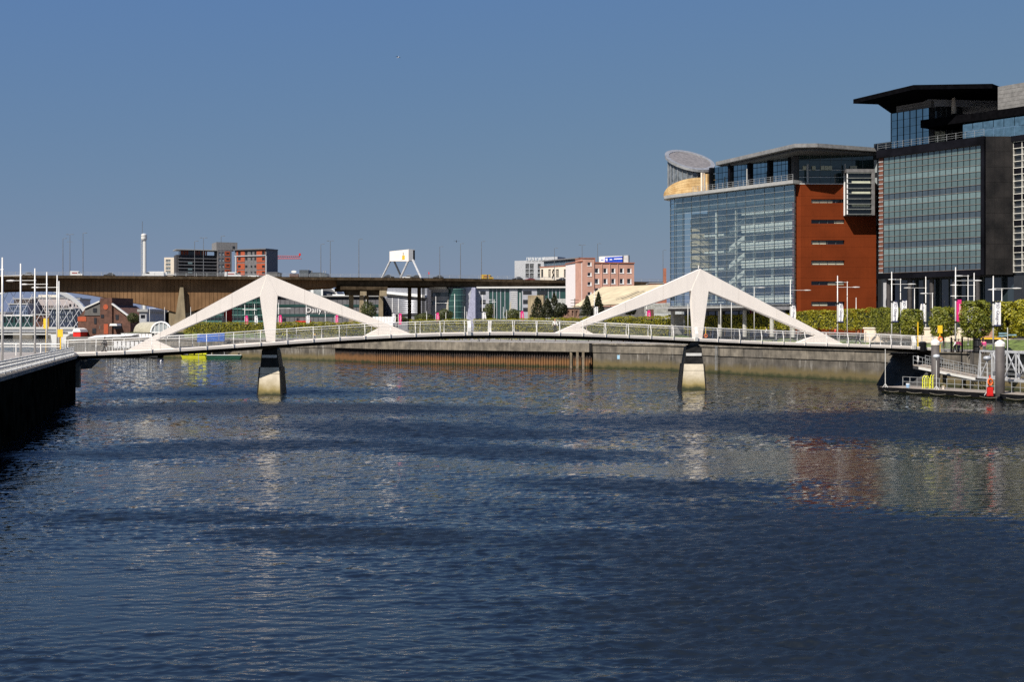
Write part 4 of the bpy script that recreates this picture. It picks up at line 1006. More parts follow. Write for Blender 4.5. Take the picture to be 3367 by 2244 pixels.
def face(px0, px1, mt, nm): 
    a, b = fh.u(px0), fh.u(px1); m = MB(); z0a, z1a, z0b, z1b = fh.z(px0,863.5), fh.z(px0,848.0-(px0-1972)*.06), fh.z(px1,863.5), fh.z(px1,848.0-(px1-1972)*.06); z0b = z0a
    return m.hexa([(a,.0,z0a),(b,.0,z0b),(b,.19,z0b),(a,.19,z0a)],[(a,.0,z1a),(b,.0,z1b),(b,.19,z1b),(a,.19,z1a)]).build(nm, mt, root)
face(1973,1988,bannerw,'white_panel')
for a,b in ((1988.5,2000),(2001,2015),(2016,2049)): face(a,b,bluepaint,'blue_panel')
for a,b,yy in ((1976,1985,855),(1991,1998,852),(1992,1998,857),(2005,2013,854),(2019,2046,852)):
    ua, z = fh.uz(a,yy); MB().box(ua,-.05,z-.14,fh.u(b),.0,z+.14).build('print_line', bannerw if a > 1988 else bluepaint, root)
MB().box(fh.L-.35,-.02,0,fh.L+.0,.1,fh.z(2050,841)).build('dark_edge', black, root)
# cream shed roof, stone wall
D = 345; fr = frp(1885, 2125, D, D-25); root = fr.root('shed', 'long shed with a cream sheet metal roof in front of the pink block', 'shed')
ze = fr.z(1900,1011)
MB().box(0,0,0,fr.L,16,ze).build('walls', slate, root)
a0 = fr.u(1885)-.3; m = MB().add([(a0,-.4,ze),(fr.L,-.4,ze+1.0),(fr.L,16,ze+6.2),(fr.u(1980,16),16,ze+6.2)],[(0,1,2,3)]); m.add([(a0,-.4,ze-.25),(fr.L,-.4,ze+.75),(fr.L,16,ze+5.95),(fr.u(1980,16),16,ze+5.95)],[(0,3,2,1)]); m.build('roof', creamroof, root)
for px in (1985, 2003, 2032):
    u = fr.u(px); m = MB(); f = lambda u, v: ze+.3+ (v+.4)/16.4*5.6+ .12*(u/fr.L)
    m.add([(u,4,f(u,4)+.35),(u+.6,4,f(u,4)+.35),(u+2.6,10.5,f(u,10.5)+.4),(u+2.0,10.5,f(u,10.5)+.4)],[(0,1,2,3)]); m.build('rooflight', M('rooflight_dark', (.25,.2,.12), .5), root)
fr = frp(2120, 2240, 300, 285); root = fr.root('shed', 'grey clad shed with a brown door seen under the right pylon arm', 'shed')
MB().box(0,0,0,fr.u(2196),9,fr.z(2160,1035)).build('walls', M('shed_cladding', (.36,.36,.33), .7), root)
for k in range(26): u = fr.L*.8*k/26; MB().box(u,-.08,fr.z(2160,1030),u+.25,0,fr.z(2160,1000)).build('cladding_rib', M('shed_cladding', None), root)
MB().box(0,.05,fr.z(2160,1035),fr.L,9,fr.z(2160,998)).build('upper_wall', M('shed_pale', (.42,.44,.44), .6), root)
a, z1 = fr.uz(2086+50,1018); MB().box(a,-.1,0,fr.u(2150),.0,z1).build('door', reddish, root)
fr = frp(2136, 2192, 430); root = fr.root('brick_building', 'low red brick building with a tall square chimney left of the glass building', 'building')
MB().box(0,0,0,fr.L,10,fr.z(2150,933)).build('walls', redbrick_far, root); MB().box(fr.u(2184),1,0,fr.L,3,fr.z(2188,882)).build('chimney', redbrick_far, root)
for k in range(4): MB().box(2+k*1.3,-.05,8+0*k,2.7+k*1.3,.0,9.6).build('window', winglass, root)
MB().box(-.2,-.2,fr.z(2150,933),fr.u(2184)-.05,10,fr.z(2150,930)).build('coping', roofmetal, root)
# stone yard wall with arched recesses
fr = frp(1846, 1905, 330); root = fr.root('yard_wall', 'low brown stone yard wall with arched recesses below the blank white gable', 'wall')
r = px_rects(fr, [(1852,1858),(1866,1872),(1880,1886),(1893,1899)], [(1022,1040)]); facade(fr, root, 0, 0, fr.L, fr.z(1870,1015), r, M('brown_stone', (.24,.14,.10), .9, var=.2), .25, 1)
MB().box(-.2,-.2,fr.z(1870,1015),fr.L+.2,1.1,fr.z(1870,1012)).build('coping', slate, root)

def wl(fr_, x, y): d = Vector((x, y, 0))-Vector((fr_.o.x, fr_.o.y, 0)); return (d.dot(fr_.e), d.dot(fr_.n))

# ------------------------------------------------------------------ buildings seen under the viaduct
fr = frp(655, 868, 600); root = fr.root('glass_office', 'teal glass office seen under the left pylon arm and the viaduct', 'office building')
zt = fr.z(760, 975); rows = 6; cols_n = 17
MB().box(0,.4,0,fr.L,14,zt).build('walls', teal, root)
for k in range(rows+1): z = zt*k/rows; MB().box(0,.1,z-.25,fr.L,.39,z+.25).build('floor_band', M('teal_band', (.10,.22,.19), .4), root)
for k in range(0, rows, 2): z = zt*(k+.5)/rows; MB().box(0,.2,z-.55,fr.L,.39,z+.3).build('dark_band', winglass, root)
for k in range(cols_n+1): u = fr.L*k/cols_n; MB().box(u-.08,0,0,u+.08,.09,zt).build('mullion', mullion, root)
fr = frp(728, 763, 520); root = fr.root('sail_hoarding', 'tall red and white sail shaped hoarding in front of the teal glass office', 'hoarding')
a0, zt = fr.uz(733,1018); L = fr.L; zb = fr.z(740,1062)
n = 10; vs = []; 
def zc_(t): return zb+(zt-zb)*.36*(1-t**.6)
MB().prism_xz([(1,zc_(0)+1.5)]+[(1+(L-1)*t/8, max(zc_(t/8), 1)) for t in range(1,9)]+[(L,zt+1),(1.5,zt),(.6,zt*.7)], 0, .5).build('red_sail', red, root)
MB().prism_xz([(0.2,0),(L,0),(L,max(zc_(1),1)-.02)]+[(1+(L-1)*t/8, max(zc_(t/8),1)-.05) for t in range(7,0,-1)]+[(.4,zc_(0)+1.4)], .02, .48).build('white_foot', vw, root)
# printing works with its name on the wall
fr = frp(905, 1250, 560); root = fr.root('printing_works', 'long grey newspaper building with its name in white letters under the viaduct', 'office building')
wy = lambda py: fr.z(1000, py)
MB().box(0,.3,0,fr.L,20,wy(976)).build('walls', greypanel, root)
for y0, y1, mt, nm in ((1002,1010,teal,'window_band'),(1033,1042,teal,'window_band'),(976,984,darksteel,'eaves_band')):
    MB().box(.5,.12,wy(y1),fr.L,.29,wy(y0)).build(nm, mt, root)
for k in range(1, 22): MB().box(fr.L*k/22-.06,.2,0,fr.L*k/22+.06,.28,wy(984)).build('panel_joint', M('joint_dark', (.05,.05,.055), .7), root)
MB().box(-.5,-.8,wy(976),fr.L+.5,20,wy(973)).build('roof', roofmetal, root)
lt = link('lettering', text_mesh('Daily Record', 3.6, bannerw, .12), root); lt.rotation_euler = (R(90), 0, 0); lt.location = (fr.u(1074), .1, wy(1021))
MB().box(fr.u(1091),2,wy(973)+.02,fr.u(1146),8,wy(968)).build('roof_plant', vw, root)
for a, b in ((925,940),(975,981)): MB().box(fr.u(a),.2,wy(1058),fr.u(b),.28,wy(1046)).build('door', winglass, root)
MB().box(fr.u(975),-2.5,wy(1060),fr.u(1023),.2,wy(1056)).build('red_canopy', red, root)
fr = frp(1000, 1120, 590); root = fr.root('arched_hall', 'vaulted glass hall roof rising above the newspaper building', 'building')
zb, zt = fr.z(1000,975), fr.z(1045,943); L = fr.L
arc = lambda k, s=1: [(L*.44-(L*.46)*s*math.cos(math.pi*i/k), zb+(zt-zb)*s*math.sin(math.pi*i/k)) for i in range(k+1)]
MB().prism_xz([(-1,0)]+arc(14)+[(L*.9,0)], 2, 30).build('vault', greypanel, root)
m = MB(); pts = arc(18, 1.02); m.tube([(x,0,z) for x, z in pts], .45, 6); m.tube([(x+9,8,z+1.0) for x, z in pts], .4, 6); m.build('rib', mast, root)
a, b = fr.u(1031), fr.u(1056); MB().box(a,.2,zb-4,b,.6,fr.z(1040,952)).build('window', M('pale_glass', None), root)
m = MB(); z1 = fr.z(1040,951); m.box(a-1.4,0,zb-4,a,.8,z1+.6).box(b,0,zb-4,b+.8,.8,z1+.6).box(a,.0,z1,b,.8,z1+.6); m.build('frame', vw, root)
# silver ribbed hall
fr = frp(1238, 1402, 575, 560); root = fr.root('ribbed_hall', 'silver ribbed hall with a sweeping white roof edge between the viaduct columns', 'building')
MB().box(0,.6,0,fr.L,25,fr.z(1300,930)).build('walls', silver, root)
for k in range(9):
    z = fr.z(1300,1035-k*6.3); MB().tube([(0,.6,z),(fr.L,.6,z+ .9)], 1.0, 8).build('rib', silver, root, smooth=True)
m = MB().hexa([(fr.u(1270),-1.2,fr.z(1274,966)),(fr.L,-1.2,fr.z(1395,980)),(fr.L,.5,fr.z(1395,980)),(fr.u(1270),.5,fr.z(1274,966))],[(fr.u(1270),-1.2,fr.z(1274,959)),(fr.L,-1.2,fr.z(1395,971)),(fr.L,.5,fr.z(1395,971)),(fr.u(1270),.5,fr.z(1274,959))]); m.build('roof_edge', vw, root)
MB().hexa([(fr.u(1270),-.9,fr.z(1274,974)),(fr.L,-.9,fr.z(1395,986)),(fr.L,.5,fr.z(1395,986)),(fr.u(1270),.5,fr.z(1274,974))],[(fr.u(1270),-.9,fr.z(1274,966)-.02),(fr.L,-.9,fr.z(1395,980)-.02),(fr.L,.5,fr.z(1395,980)-.02),(fr.u(1270),.5,fr.z(1274,966)-.02)]).build('painted_shade_strip', darksteel, root)  # solid dark strip stands in for the shade under the roof edge
# curved grey building with glass drum
D = 520; fr = frp(1404, 1880, D, D-8); root = fr.root('curved_office', 'curved pale office with a green glass drum behind the viaduct columns', 'office building')
Z = lambda py: fr.z(1500, py); U = fr.u; pg = M('office_panel', (.33,.34,.38), .5, .1, var=.08)
m = MB(); n = 12; x0, x1 = U(1404), U(1475)
P = [(x0+(x1-x0)*(1-math.cos(math.pi/2*i/n)), 9*(1-math.sin(math.pi/2*i/n))) for i in range(n+1)]
m.prism_xy(P+[(x1,18),(x0,18)], 0, Z(951)); m.build('curved_wall', pg, root)
MB().prism_xy([(p[0]-.8,p[1]-.8) for p in P]+[(x1+2,18),(x0-1,18)], Z(951), Z(944)).build('curved_roof', mast, root)
for y0, y1 in ((962,975),(990,1003)):
    MB().prism_xy([(p[0]-.05,p[1]-.05) for p in P[4:]]+[(x1,1),(P[4][0],P[4][1]+.5)], Z(y1), Z(y0)).build('window_band', M('pale_blue_glass', None), root)
MB().box(x1,0,0,U(1550),18,Z(945)).build('wall', pg, root)
cx0, cx1 = U(1476), U(1532); rr = (cx1-cx0)/2
MB().lathe([(rr,0),(rr,Z(952))], 20, ((cx0+cx1)/2,-1,0)).build('glass_drum', teal, root)
for k in range(9): z = Z(952)*k/8; MB().lathe([(rr+.12,z-.15),(rr+.12,z+.1)], 20, ((cx0+cx1)/2,-1,0)).build('drum_band', M('teal_band', None), root)
for k in range(5): u = cx0+1.1+k*.1; 
MB().prism_xz([(U(1534),0),(U(1568),0),(U(1568),Z(947)),(U(1556),Z(947)),(U(1550),Z(990)),(U(1542),Z(1035))], -4, -.05).build('leaning_wall', M('lilac_panel', (.30,.31,.42), .6), root)
secs = [(1568,1608,pg),(1608,1675,teal),(1675,1702,pg),(1702,1716,teal),(1716,1766,pg),(1766,1880,teal)]
for a, b, mt in secs: MB().box(U(a)+.01,.3 if mt is teal else 0,0,U(b)-.01,18,Z(949)).build('glass_bay' if mt is teal else 'wall_bay', mt, root)
for a, b in ((1579,1597),(1720,1748),(1770,1798)):
    for y0, y1 in ((958,970),(987,1001),(1013,1026)): MB().box(U(a),-.06,Z(y1),U(b),.02,Z(y0)).build('window', winglass, root)
for k in range(14): z = Z(1040-k*6.5); MB().box(U(1680),-.12,z-.1,U(1700),-.01,z+.12).build('ladder_band', mast, root)
for px in (1620,1633,1646,1660,1777,1790,1803,1816,1828,1840): MB().box(U(px)-.15,.12,0,U(px)+.15,.29,Z(949)).build('mullion', pg, root)
MB().box(U(1568),-1,Z(949),U(1880),18,Z(944)).build('roof', mast, root)
fr = frp(1750, 1868, 470, 462); root = fr.root('low_building', 'low grey wall block with a brown box behind the dark bushes', 'building'); 
MB().box(0,0,0,fr.L,6,fr.z(1830,983)).build('walls', M('shed_pale', None) if 0 else M('low_grey', (.33,.34,.33), .8), root); MB().box(fr.u(1742),-1.5,0,fr.u(1793),-.02,fr.z(1760,972)).build('brown_block', vpier, root)

# ------------------------------------------------------------------ far left: arch bridge, shore, brick house
D = 860; root = thing('arch_bridge', 'white arched road bridge with criss-cross hangers far down river at left', 'arch bridge', (wx(105,D), D, 0))
ax = lambda px: wx(px,D)-wx(105,D); zz = lambda py: wz(py,D)
def arch(t): return (168/F*D*math.cos(t), 14*math.cos(t), zz(1074)+(zz(944)-zz(1074))*math.sin(t))
A_ = [arch(math.pi*k/40) for k in range(41)]
m = MB(); 
for p, q in zip(A_, A_[1:]): m.beam(p, q, 2.6, 3.2, up=(0,1,0))
m.build('arch_rib', vw, root)
hg = M('hanger', (.6,.6,.62), .4); dkz = zz(1082)
for k in range(3, 38, 2):
    for off_ in (-5, 5):
        p = A_[k]; q = A_[min(40, max(0, k+off_))]; MB().tube([p, (q[0], q[1]*.9, dkz)], .16, 4).build('hanger', hg, root)
MB().box(ax(-150),-9,zz(1094),ax(258),9,zz(1082)).build('deck', M('arch_deck', (.30,.31,.33), .6), root)
MB().box(ax(-150),-9.4,zz(1083),ax(262),-9.05,zz(1076)).build('parapet', mast, root)
MB().box(ax(-150),-9.2,zz(1101),ax(255),9,zz(1098)).build('fender_beam', vw, root)
for px in (20, 130, 245): MB().box(ax(px)-2,-7,-2,ax(px)+2,7,zz(1094)).build('pier', darksteel, root)
def far_block(px0, px1, yt, D, mat, label, rows=(), roof=None, yb=1100, wmat=winglass, cat='building', name='waterfront_building', n=None, d1=None):
    fr = frp(px0, px1, D, d1); root = fr.root(name, label, cat); zt = fr.z((px0+px1)/2, yt)
    n = n or max(2, int((px1-px0)/6)); cols = [(px0+(px1-px0)*(i+.2)/n, px0+(px1-px0)*(i+.8)/n) for i in range(n)]
    r = [h for h in px_rects(fr, cols, rows) if h[3] < zt]
    facade(fr, root, 0, 0, fr.L, zt, r, mat, .6, 25); build_windows(root, r, wmat, None, .6)
    MB().box(-.6,-.6,zt,fr.L+.6,25.5,zt+1.0).build('roof', roof or roofmetal, root); return fr, root
b1 = M('hotel_render', (.42,.37,.36), .8, var=.06)
fr, root = far_block(104, 232, 981, 1020, b1, 'tall beige waterfront hotel behind the white arch bridge', [(1005,1014),(1016,1024),(1028,1036)])
MB().box(fr.u(120),4,fr.z(120,981),fr.u(190),16,fr.z(120,970)).build('roof_plant', cream, root); MB().box(fr.u(146),3.8,fr.z(120,979),fr.u(153),4,fr.z(120,973)).build('vent', greypanel, root)
far_block(46, 104, 985, 1010, M('brown_panel', (.16,.13,.12), .8), 'brown panelled block left of the beige waterfront hotel', [(990,998),(1002,1008),(1012,1018),(1020,1026)])
far_block(30, 90, 1002, 985, M('blue_panel', (.10,.13,.20), .5), 'low blue grey glass block in front of the brown panelled block', [(1010,1022),(1026,1034)], wmat=M('pale_blue_glass', None))
far_block(10, 108, 1040, 965, teal, 'long low teal glass hall at the waterline behind the arch bridge', [(1045,1062)], roof=vw, n=8)
far_block(108, 165, 1037, 962, reddish, 'low brown brick block beside the teal hall across the river', [(1048,1058)], n=4)
far_block(163, 240, 1018, 958, M('blue_glass_dark', (.035,.045,.075), .3), 'dark blue glass block right of the beige waterfront hotel', [(1022,1032),(1036,1046),(1050,1060)], n=10, wmat=M('pale_glass', None))
far_block(225, 262, 985, 990, b1, 'narrow beige block at the right foot of the white arch', [(1000,1010),(1020,1030),(1040,1050)], n=3)
far_block(-60, 14, 1030, 970, b1, 'low beige block at the extreme left edge behind the masts', [(1040,1050)], n=6)
# brown brick pump house
fr = frp(256, 428, 455, 450); root = fr.root('brick_pump_house', 'brown brick gabled building with an orange round window under the viaduct', 'brick building'); fz = fr.z
def gable(x0, xa, x1, ye, ya, v, mat, nm, holes=()):
    return MB().prism_xz([(fr.u(x0,v),0),(fr.u(x1,v),0),(fr.u(x1,v),fz(x1,ye,v)),(fr.u(xa,v),fz(xa,ya,v)),(fr.u(x0,v),fz(x0,ye,v))], v, v+16).build(nm, mat, root)
MB().prism_xz([(0,0),(fr.u(332),0),(fr.u(332),fz(332,990)),(fr.u(280),fz(280,1016)),(0,fz(256,1046))], 0, 16).build('left_wing', reddish, root)
MB().box(fr.u(332),-.6,0,fr.u(371),14,fz(350,980)).build('tower', reddish, root)
MB().prism_xz([(fr.u(371),0),(fr.L,0),(fr.L,fz(420,1044)),(fr.u(371),fz(371,1004))], .1, 16).build('right_wing', reddish, root)
m = MB(); m.beam((fr.u(280),-.4,fz(280,1016)+.2),(fr.u(331),-.4,fz(331,995)+.4),.9,.5); m.beam((fr.u(371),-.4,fz(371,1003)+.4),(fr.u(423),-.4,fz(423,1040)+.2),.9,.5); m.build('verge_board', mast, root)
MB().prism_xz([(fr.u(278),fz(280,1038)),(fr.u(332)-.02,fz(332,1038)),(fr.u(332)-.02,fz(332,992)),(fr.u(282),fz(282,1016))], -.3, -.02).build('slate_gable', slate, root)
u, z = fr.uz(351, 1010); MB().tube([(u,-.75,z),(u,-.62,z)], 1.0, 16).build('round_window', orange, root)
for o_ in [x for x in bpy.data.objects if x.parent == root and x.name.startswith('round_window')]: pass
def rp(x0, x1, y0, y1, v, mt, nm): a, zb = fr.uz(x0, y1); b, zt = fr.uz(x1, y0); return MB().box(a, v, zb, b, v+.12, zt).build(nm, mt, root)
rp(308,320,1014,1028,-.45,winglass,'window'); rp(310,318,1046,1066,-.14,winglass,'window'); rp(335,345,1035,1046,-.75,winglass,'window'); rp(304,316,1080,1098,-.14,winglass,'door'); rp(345,359,1066,1099,-.75,orange,'arched_door'); rp(380,390,1036,1052,-.04,winglass,'window'); rp(374,400,1064,1082,-.04,winglass,'window'); rp(256,284,1042,1057,-.14,orange,'orange_panel'); rp(327,339,1072,1082,-.14,slate,'vent')
MB().prism_xz([(fr.u(263),fz(263,1092)),(fr.u(291),fz(291,1092)),(fr.u(287),fz(287,1083)),(fr.u(277),fz(277,1079)),(fr.u(267),fz(267,1083))], -5, -.2).build('porch_canopy', vw, root)
MB().box(fr.u(265),-4.8,0,fr.u(289),-.3,fz(270,1092)).build('red_porch', red, root)
MB().prism_xz([(fr.u(374),fz(374,1072)),(fr.u(400),fz(400,1072)),(fr.u(397),fz(397,1065)),(fr.u(377),fz(377,1065))], -3, -.1).build('porch_canopy', vw, root)
far_block(420, 470, 1031, 470, slate, 'low slate roofed house behind the bush right of the brown pump house', [(1044,1052)], n=3)
far_block(458, 482, 1026, 455, paleconc, 'pale grey hut between the small bush and the viaduct pier', [(1036,1048)], n=1, name='hut', cat='hut')
# barrel vaulted canopy on the bank
fr = frp(400, 565, 335, 330, ZQ); root = fr.root('vaulted_pavilion', 'pavilion with a cream barrel vault roof and glazed end, beside the left pylon foot', 'pavilion')
u0, um, u1 = fr.u(400), fr.u(497), fr.u(565); zr, ze = fr.z(480,1059), fr.z(480,1094)
m = MB(); n = 12; wv = (u1-um)/2
prof = [(um+wv-wv*math.cos(math.pi*i/n), ze+(zr-ze)*math.sin(math.pi*i/n)) for i in range(n+1)]
vs = [(x,0,z) for x,z in prof]+[(x-(um-u0)-.5,6,z) for x,z in prof]; fs = [(i,i+1,i+n+2,i+n+1) for i in range(n)]
m.add(vs, fs); m.build('vault_roof', M('vault_sheet', (.55,.50,.36), .35, .3, var=.1), root, smooth=True)
m = MB(); 
for (x,z),(x2,z2) in zip(prof, prof[1:]): m.beam((x,-.1,z),(x2,-.1,z2),.35,.35)
for f_ in (.2,.4,.6,.8): x = um+2*wv*f_; m.beam((x,-.05,0),(x,-.05,ze+(zr-ze)*math.sin(math.acos(1-2*f_))),.18)
m.beam((um,-.05,ze),(u1,-.05,ze),.25); m.build('end_frame', vw, root)
MB().prism_xz([(x,z-.1) for x,z in prof], .05, .1).build('end_glazing', M('pale_glass', None), root)
MB().box(u0-1,1,0,u1,6,ze-.1).build('walls', M('pavilion_dark', (.12,.12,.11), .8), root)
for i in range(9): x = u0-.6+(um-u0)*i/8.5; MB().box(x,.7,.2,x+.9,.95,ze-.4).build('shutter', bannerw, root)
MB().hexa([(u0-9,-2.5,ze-1.6),(u0+5,-2.5,ze-.9),(u0+5,1,ze-.5),(u0-9,1,ze-1.0)],[(u0-9,-2.5,ze-1.45),(u0+5,-2.5,ze-.75),(u0+5,1,ze-.35),(u0-9,1,ze-.85)]).build('side_awning', bannerw, root)
# ramp under the canopy and boats
root = thing('landing_stage', 'white fenced landing stage under the left foot of the footbridge', 'landing stage', (wx(440,318), 318, 0)); X0 = wx(440,318)
MB().box(wx(335,318)-X0,-3,.2,wx(600,318)-X0,2,.9).build('float', darksteel, root)
m = MB(); 
for k in range(26): x = wx(350+k*9.2,316)-X0; m.box(x-.05,-2,.9,x+.05,-1.9,3.0 if k % 4 else 3.6)
m.build('fence_bars', vw, root); MB().box(wx(350,316)-X0,-2.02,2.9,wx(585,316)-X0,-1.9,3.05).build('top_rail', vw, root)
for k in range(8): MB().box(wx(372+k*14,316)-X0,-1.5,2.4,wx(382+k*14,316)-X0,-1.2,4.2).build('white_panel', bannerw, root)
MB().hexa([(wx(522,316)-X0,-3,.2),(wx(560,316)-X0,-3,.2),(wx(560,316)-X0,1,.2),(wx(522,316)-X0,1,.2)],[(wx(520,316)-X0,-3,1.6),(wx(590,316)-X0,-3,2.6),(wx(590,316)-X0,1,2.6),(wx(520,316)-X0,1,1.6)]).build('float_end', navy, root)
def boat(label, px0, px1, py, D, hull, cabin, h=1.2, kind='workboat', cab=()):
    X0 = wx((px0+px1)/2, D); root = thing(kind, label, 'boat', (X0, D, 0)); a, b = wx(px0,D)-X0, wx(px1,D)-X0
    MB().hexa([(a+.5,-1.3,-.4),(b-.9,-1.3,-.4),(b-.9,1.3,-.4),(a+.5,1.3,-.4)],[(a,-1.7,h),(b,-1.7,h),(b,1.7,h),(a,1.7,h)]).build('hull', hull, root)
    MB().box(a+.2,-1.75,h,b-.1,1.75,h+.12).build('gunwale', vw if hull is green else black, root)
    for x0, x1, z1, mt in cab: MB().box(wx(x0,D)-X0,-1.1,h+.12,wx(x1,D)-X0,1.1,z1).build('deckhouse' if z1 > 1.8 else 'locker', mt, root)
    return root
r_ = boat('bright yellow workboat moored under the left half of the footbridge', 600, 690, 1175, 308, lime, None, .9, 'workboat', [(600,622,1.6,bannerw),(625,668,2.2,lime),(670,682,2.8,lime),(640,645,2.6,lime)])
boat('long flat green barge moored right of the yellow workboat', 682, 800, 1177, 306, green, None, .9, 'barge', [(786,800,1.4,black)])
boat('long white pontoon craft moored by the grassy bank at far left', 170, 345, 1117, 640, vw, None, 4.0, 'pontoon_craft', [(190,210,5.2,bannerw),(226,300,5.0,bannerw)])
root = thing('tarpaulin_stall', 'bright blue tarpaulin on a frame behind the left arm of the left pylon', 'tarpaulin', (wx(693,304), 304, ZQ-1.0)); X0 = wx(693,304)
a, b = wx(648,304)-X0, wx(738,304)-X0
MB().hexa([(a,-.1,.4),(b,-.1,.6),(b,.3,.6),(a,.3,.4)],[(a,.2,2.4),(b,.1,2.5),(b,.6,2.5),(a,.6,2.4)]).build('tarpaulin', blue, root)
for x in (a+.2, 0, b-.2): MB().box(x-.05,.65,-4,x+.05,.75,2.5).build('frame_post', steel, root)
def swan(label, px, py, D, s=1.0):
    pass

# ------------------------------------------------------------------ glass and brick office block on the right bank
ZA = ZT
fa = Frame(30, 241, 49.3, 215, ZA); A = fa.root('glass_atrium_office', 'glass fronted office with a drum and overhanging roof, joined to the red brick wall', 'office building')
zc, zg, ztop = fa.z(2612,603), fa.z(2612,1000), fa.z(2612,606)
L = fa.L
plan = [(-1.4,6.5),(-1.25,4.2),(-.5,2.0),(.8,.6),(2.6,.0)] + [(2.6+(L-2.6)*k/13, 0) for k in range(1, 14)]
rowsN = 20; rz = (ztop-zg)/rowsN; cnt = 0; extra = MB(); cache = {}
for i in range(len(plan)-1):
    p, q = Vector(plan[i]), Vector(plan[i+1]); w = (q-p).length; an = math.atan2((q-p).y, (q-p).x); key = round(w, 2)
    if key not in cache: cache[key] = MB().box(.03, -.02, .03, w-.03, .0, rz-.03).mesh('pane', glassa)
    for j in range(rowsN):
        if cnt < 296:
            o = link('pane', cache[key], A); o.location = (p.x, p.y, zg+rz*j+ .0); o.rotation_euler = (0, 0, an + (random.random()-.5)*.006); cnt += 1
        else:
            t = (q-p)/w; a, b = p+t*.03, q-t*.03; extra.hexa([(*a,zg+rz*j+.03),(*b,zg+rz*j+.03),(b.x,b.y+.02,zg+rz*j+.03),(a.x,a.y+.02,zg+rz*j+.03)],[(*a,zg+rz*j+rz-.03),(*b,zg+rz*j+rz-.03),(b.x,b.y+.02,zg+rz*j+rz-.03),(a.x,a.y+.02,zg+rz*j+rz-.03)])
extra.build('upper_panes', glassa, A, kind='stuff')
for i, (x, y) in enumerate(plan): MB().box(x-.022, y-.07, zg, x+.022, y+.10, ztop).build('mullion', mullion, A)
for j in range(rowsN+1):
    m = MB(); z = zg+rz*j
    for p, q in zip(plan, plan[1:]): m.beam((p[0],p[1]-.08,z),(q[0],q[1]-.08,z),.15,.035)
    m.build('transom', M('transom_alu', (.40,.42,.41), .5), A)
MB().box(2.6,.5,ztop-2.9,L-.3,.62,ztop-.1).build('roof_void_panel', M('void_panel', (.07,.10,.12), .6), A)
# what stands behind the glass: floors, lift core, stairs, frames
fh_ = rz*3.1
for k in range(6):
    z = zg+.6+fh_*k
    MB().box(18.5,1.6,z-.25,L-.3,12.5,z+.2).box(18.5,1.45,z+.2,L-.3,1.6,z+1.05).build('office_floor', offwhite, A)
    MB().box(5.2,4.2,z-.2,11.8,12.5,z+.15).build('gallery_floor', offwhite, A)
    for x in (12.6, 17.6): MB().box(x-.16,1.0,z,x+.16,1.3,z+fh_).build('frame_column', offwhite, A)
for k in range(5):
    z = zg+.6+fh_*k; MB().hexa([(12.2,5.0,z),(12.2,6.6,z),(18.5,6.6,z+fh_),(18.5,5.0,z+fh_)],[(12.2,5.0,z+.9),(12.2,6.6,z+.9),(18.5,6.6,z+fh_+.9),(18.5,5.0,z+fh_+.9)]).build('stair_flight', offwhite, A)
for k in range(12):
    z = zg+.4+(ztop-zg-4)*k/12; 
    MB().lathe([(2.1,z),(2.1,z+.95)], 14, (4.6,5.2,0)).build('tower_band', M('atrium_sand', (.55,.46,.30), .8), A)
MB().lathe([(1.8,-5.5),(1.8,ztop-3)], 14, (4.6,5.2,0)).build('lift_tower', M('core_grey', (.20,.20,.20), .7), A)
MB().box(8.2,7.2,0,11.6,12.4,ztop-1).build('core_wall', M('core_grey', None), A)
MB().box(-1,12.6,0,L-.2,13,ztop-.2).build('back_wall', M('core_wall', (.30,.32,.32), .8), A)
for k in range(3): x = 20+k*4.4; MB().box(x,3,zg,x+.4,3.4,ztop-1).build('office_column', offwhite, A)
MB().box(18.4,2.5,zg,18.5,12.5,ztop-3).build('office_partition', M('core_wall', None), A)
# cornice and ground storey
m = MB(); P = [(-2.3,7),(-2.3,3.6),(-1.4,1),(.4,-.7),(2.6,-1.1)]; m.prism_xy(P+[(L+.6,-1.1),(L+.6,.5),(L,6),(-1,12)], ztop+.05, ztop+.65); m.build('cornice', roofmetal, A)
MB().box(.5,.2,zg-1.0,L-.2,12.5,zg-.05).build('first_floor_fascia', M('fascia_grey', (.16,.16,.17), .6), A)
MB().box(-.5,-2.2,zg-.55,L-6,.1,zg-.25).build('entrance_canopy', roofmetal, A)
for x in (1.2, 7.5, 13.8, 20, 26.5, 31.4): MB().cyl(x, .9, 0, zg-1.0, .42, .42, 12).build('round_column', M('column_concrete', (.40,.39,.36), .7), A)
MB().box(.5,4.6,0,L,4.7,zg-1.0).build('ground_glazing', glasstop, A)
for k in range(16): MB().box(1+k*2.0,4.45,0,1.08+k*2.0,4.6,zg-1.0).build('ground_mullion', mullion, A)
# top storey
zr0, zr1 = ztop+.68, 39.3-ZA
MB().prism_xy([(10.5,3.2),(L-2.2,3.2)]+[wl(fa, *p) for p in ((49.6,220),(62,220),(62,240))]+[(10.5,14)], zr0, zr1-.9).build('penthouse_core', M('penthouse_core_dark', (.03,.03,.032), .6), A)
tu0, tu1 = 9.5, L-1.6
for k in range(22):
    u = tu0+(tu1-tu0)*k/22; w = (tu1-tu0)/22
    if k % 5 == 0: MB().box(u,2.35,zr0,u+.55,3.0,zr1-.95).build('dark_column', blackframe, A)
    for j in range(4): h = (zr1-.95-zr0)/4; MB().box(u+.05,2.9,zr0+h*j+.05,u+w-.05,3.1,zr0+h*(j+1)-.05).build('penthouse_pane', coated, A)
for u in (tu0+1, (tu0+tu1)/2+1): MB().cyl(u, .2, zr0, zr1-2.5, .14, .12, 8).build('flue', roofmetal, A)
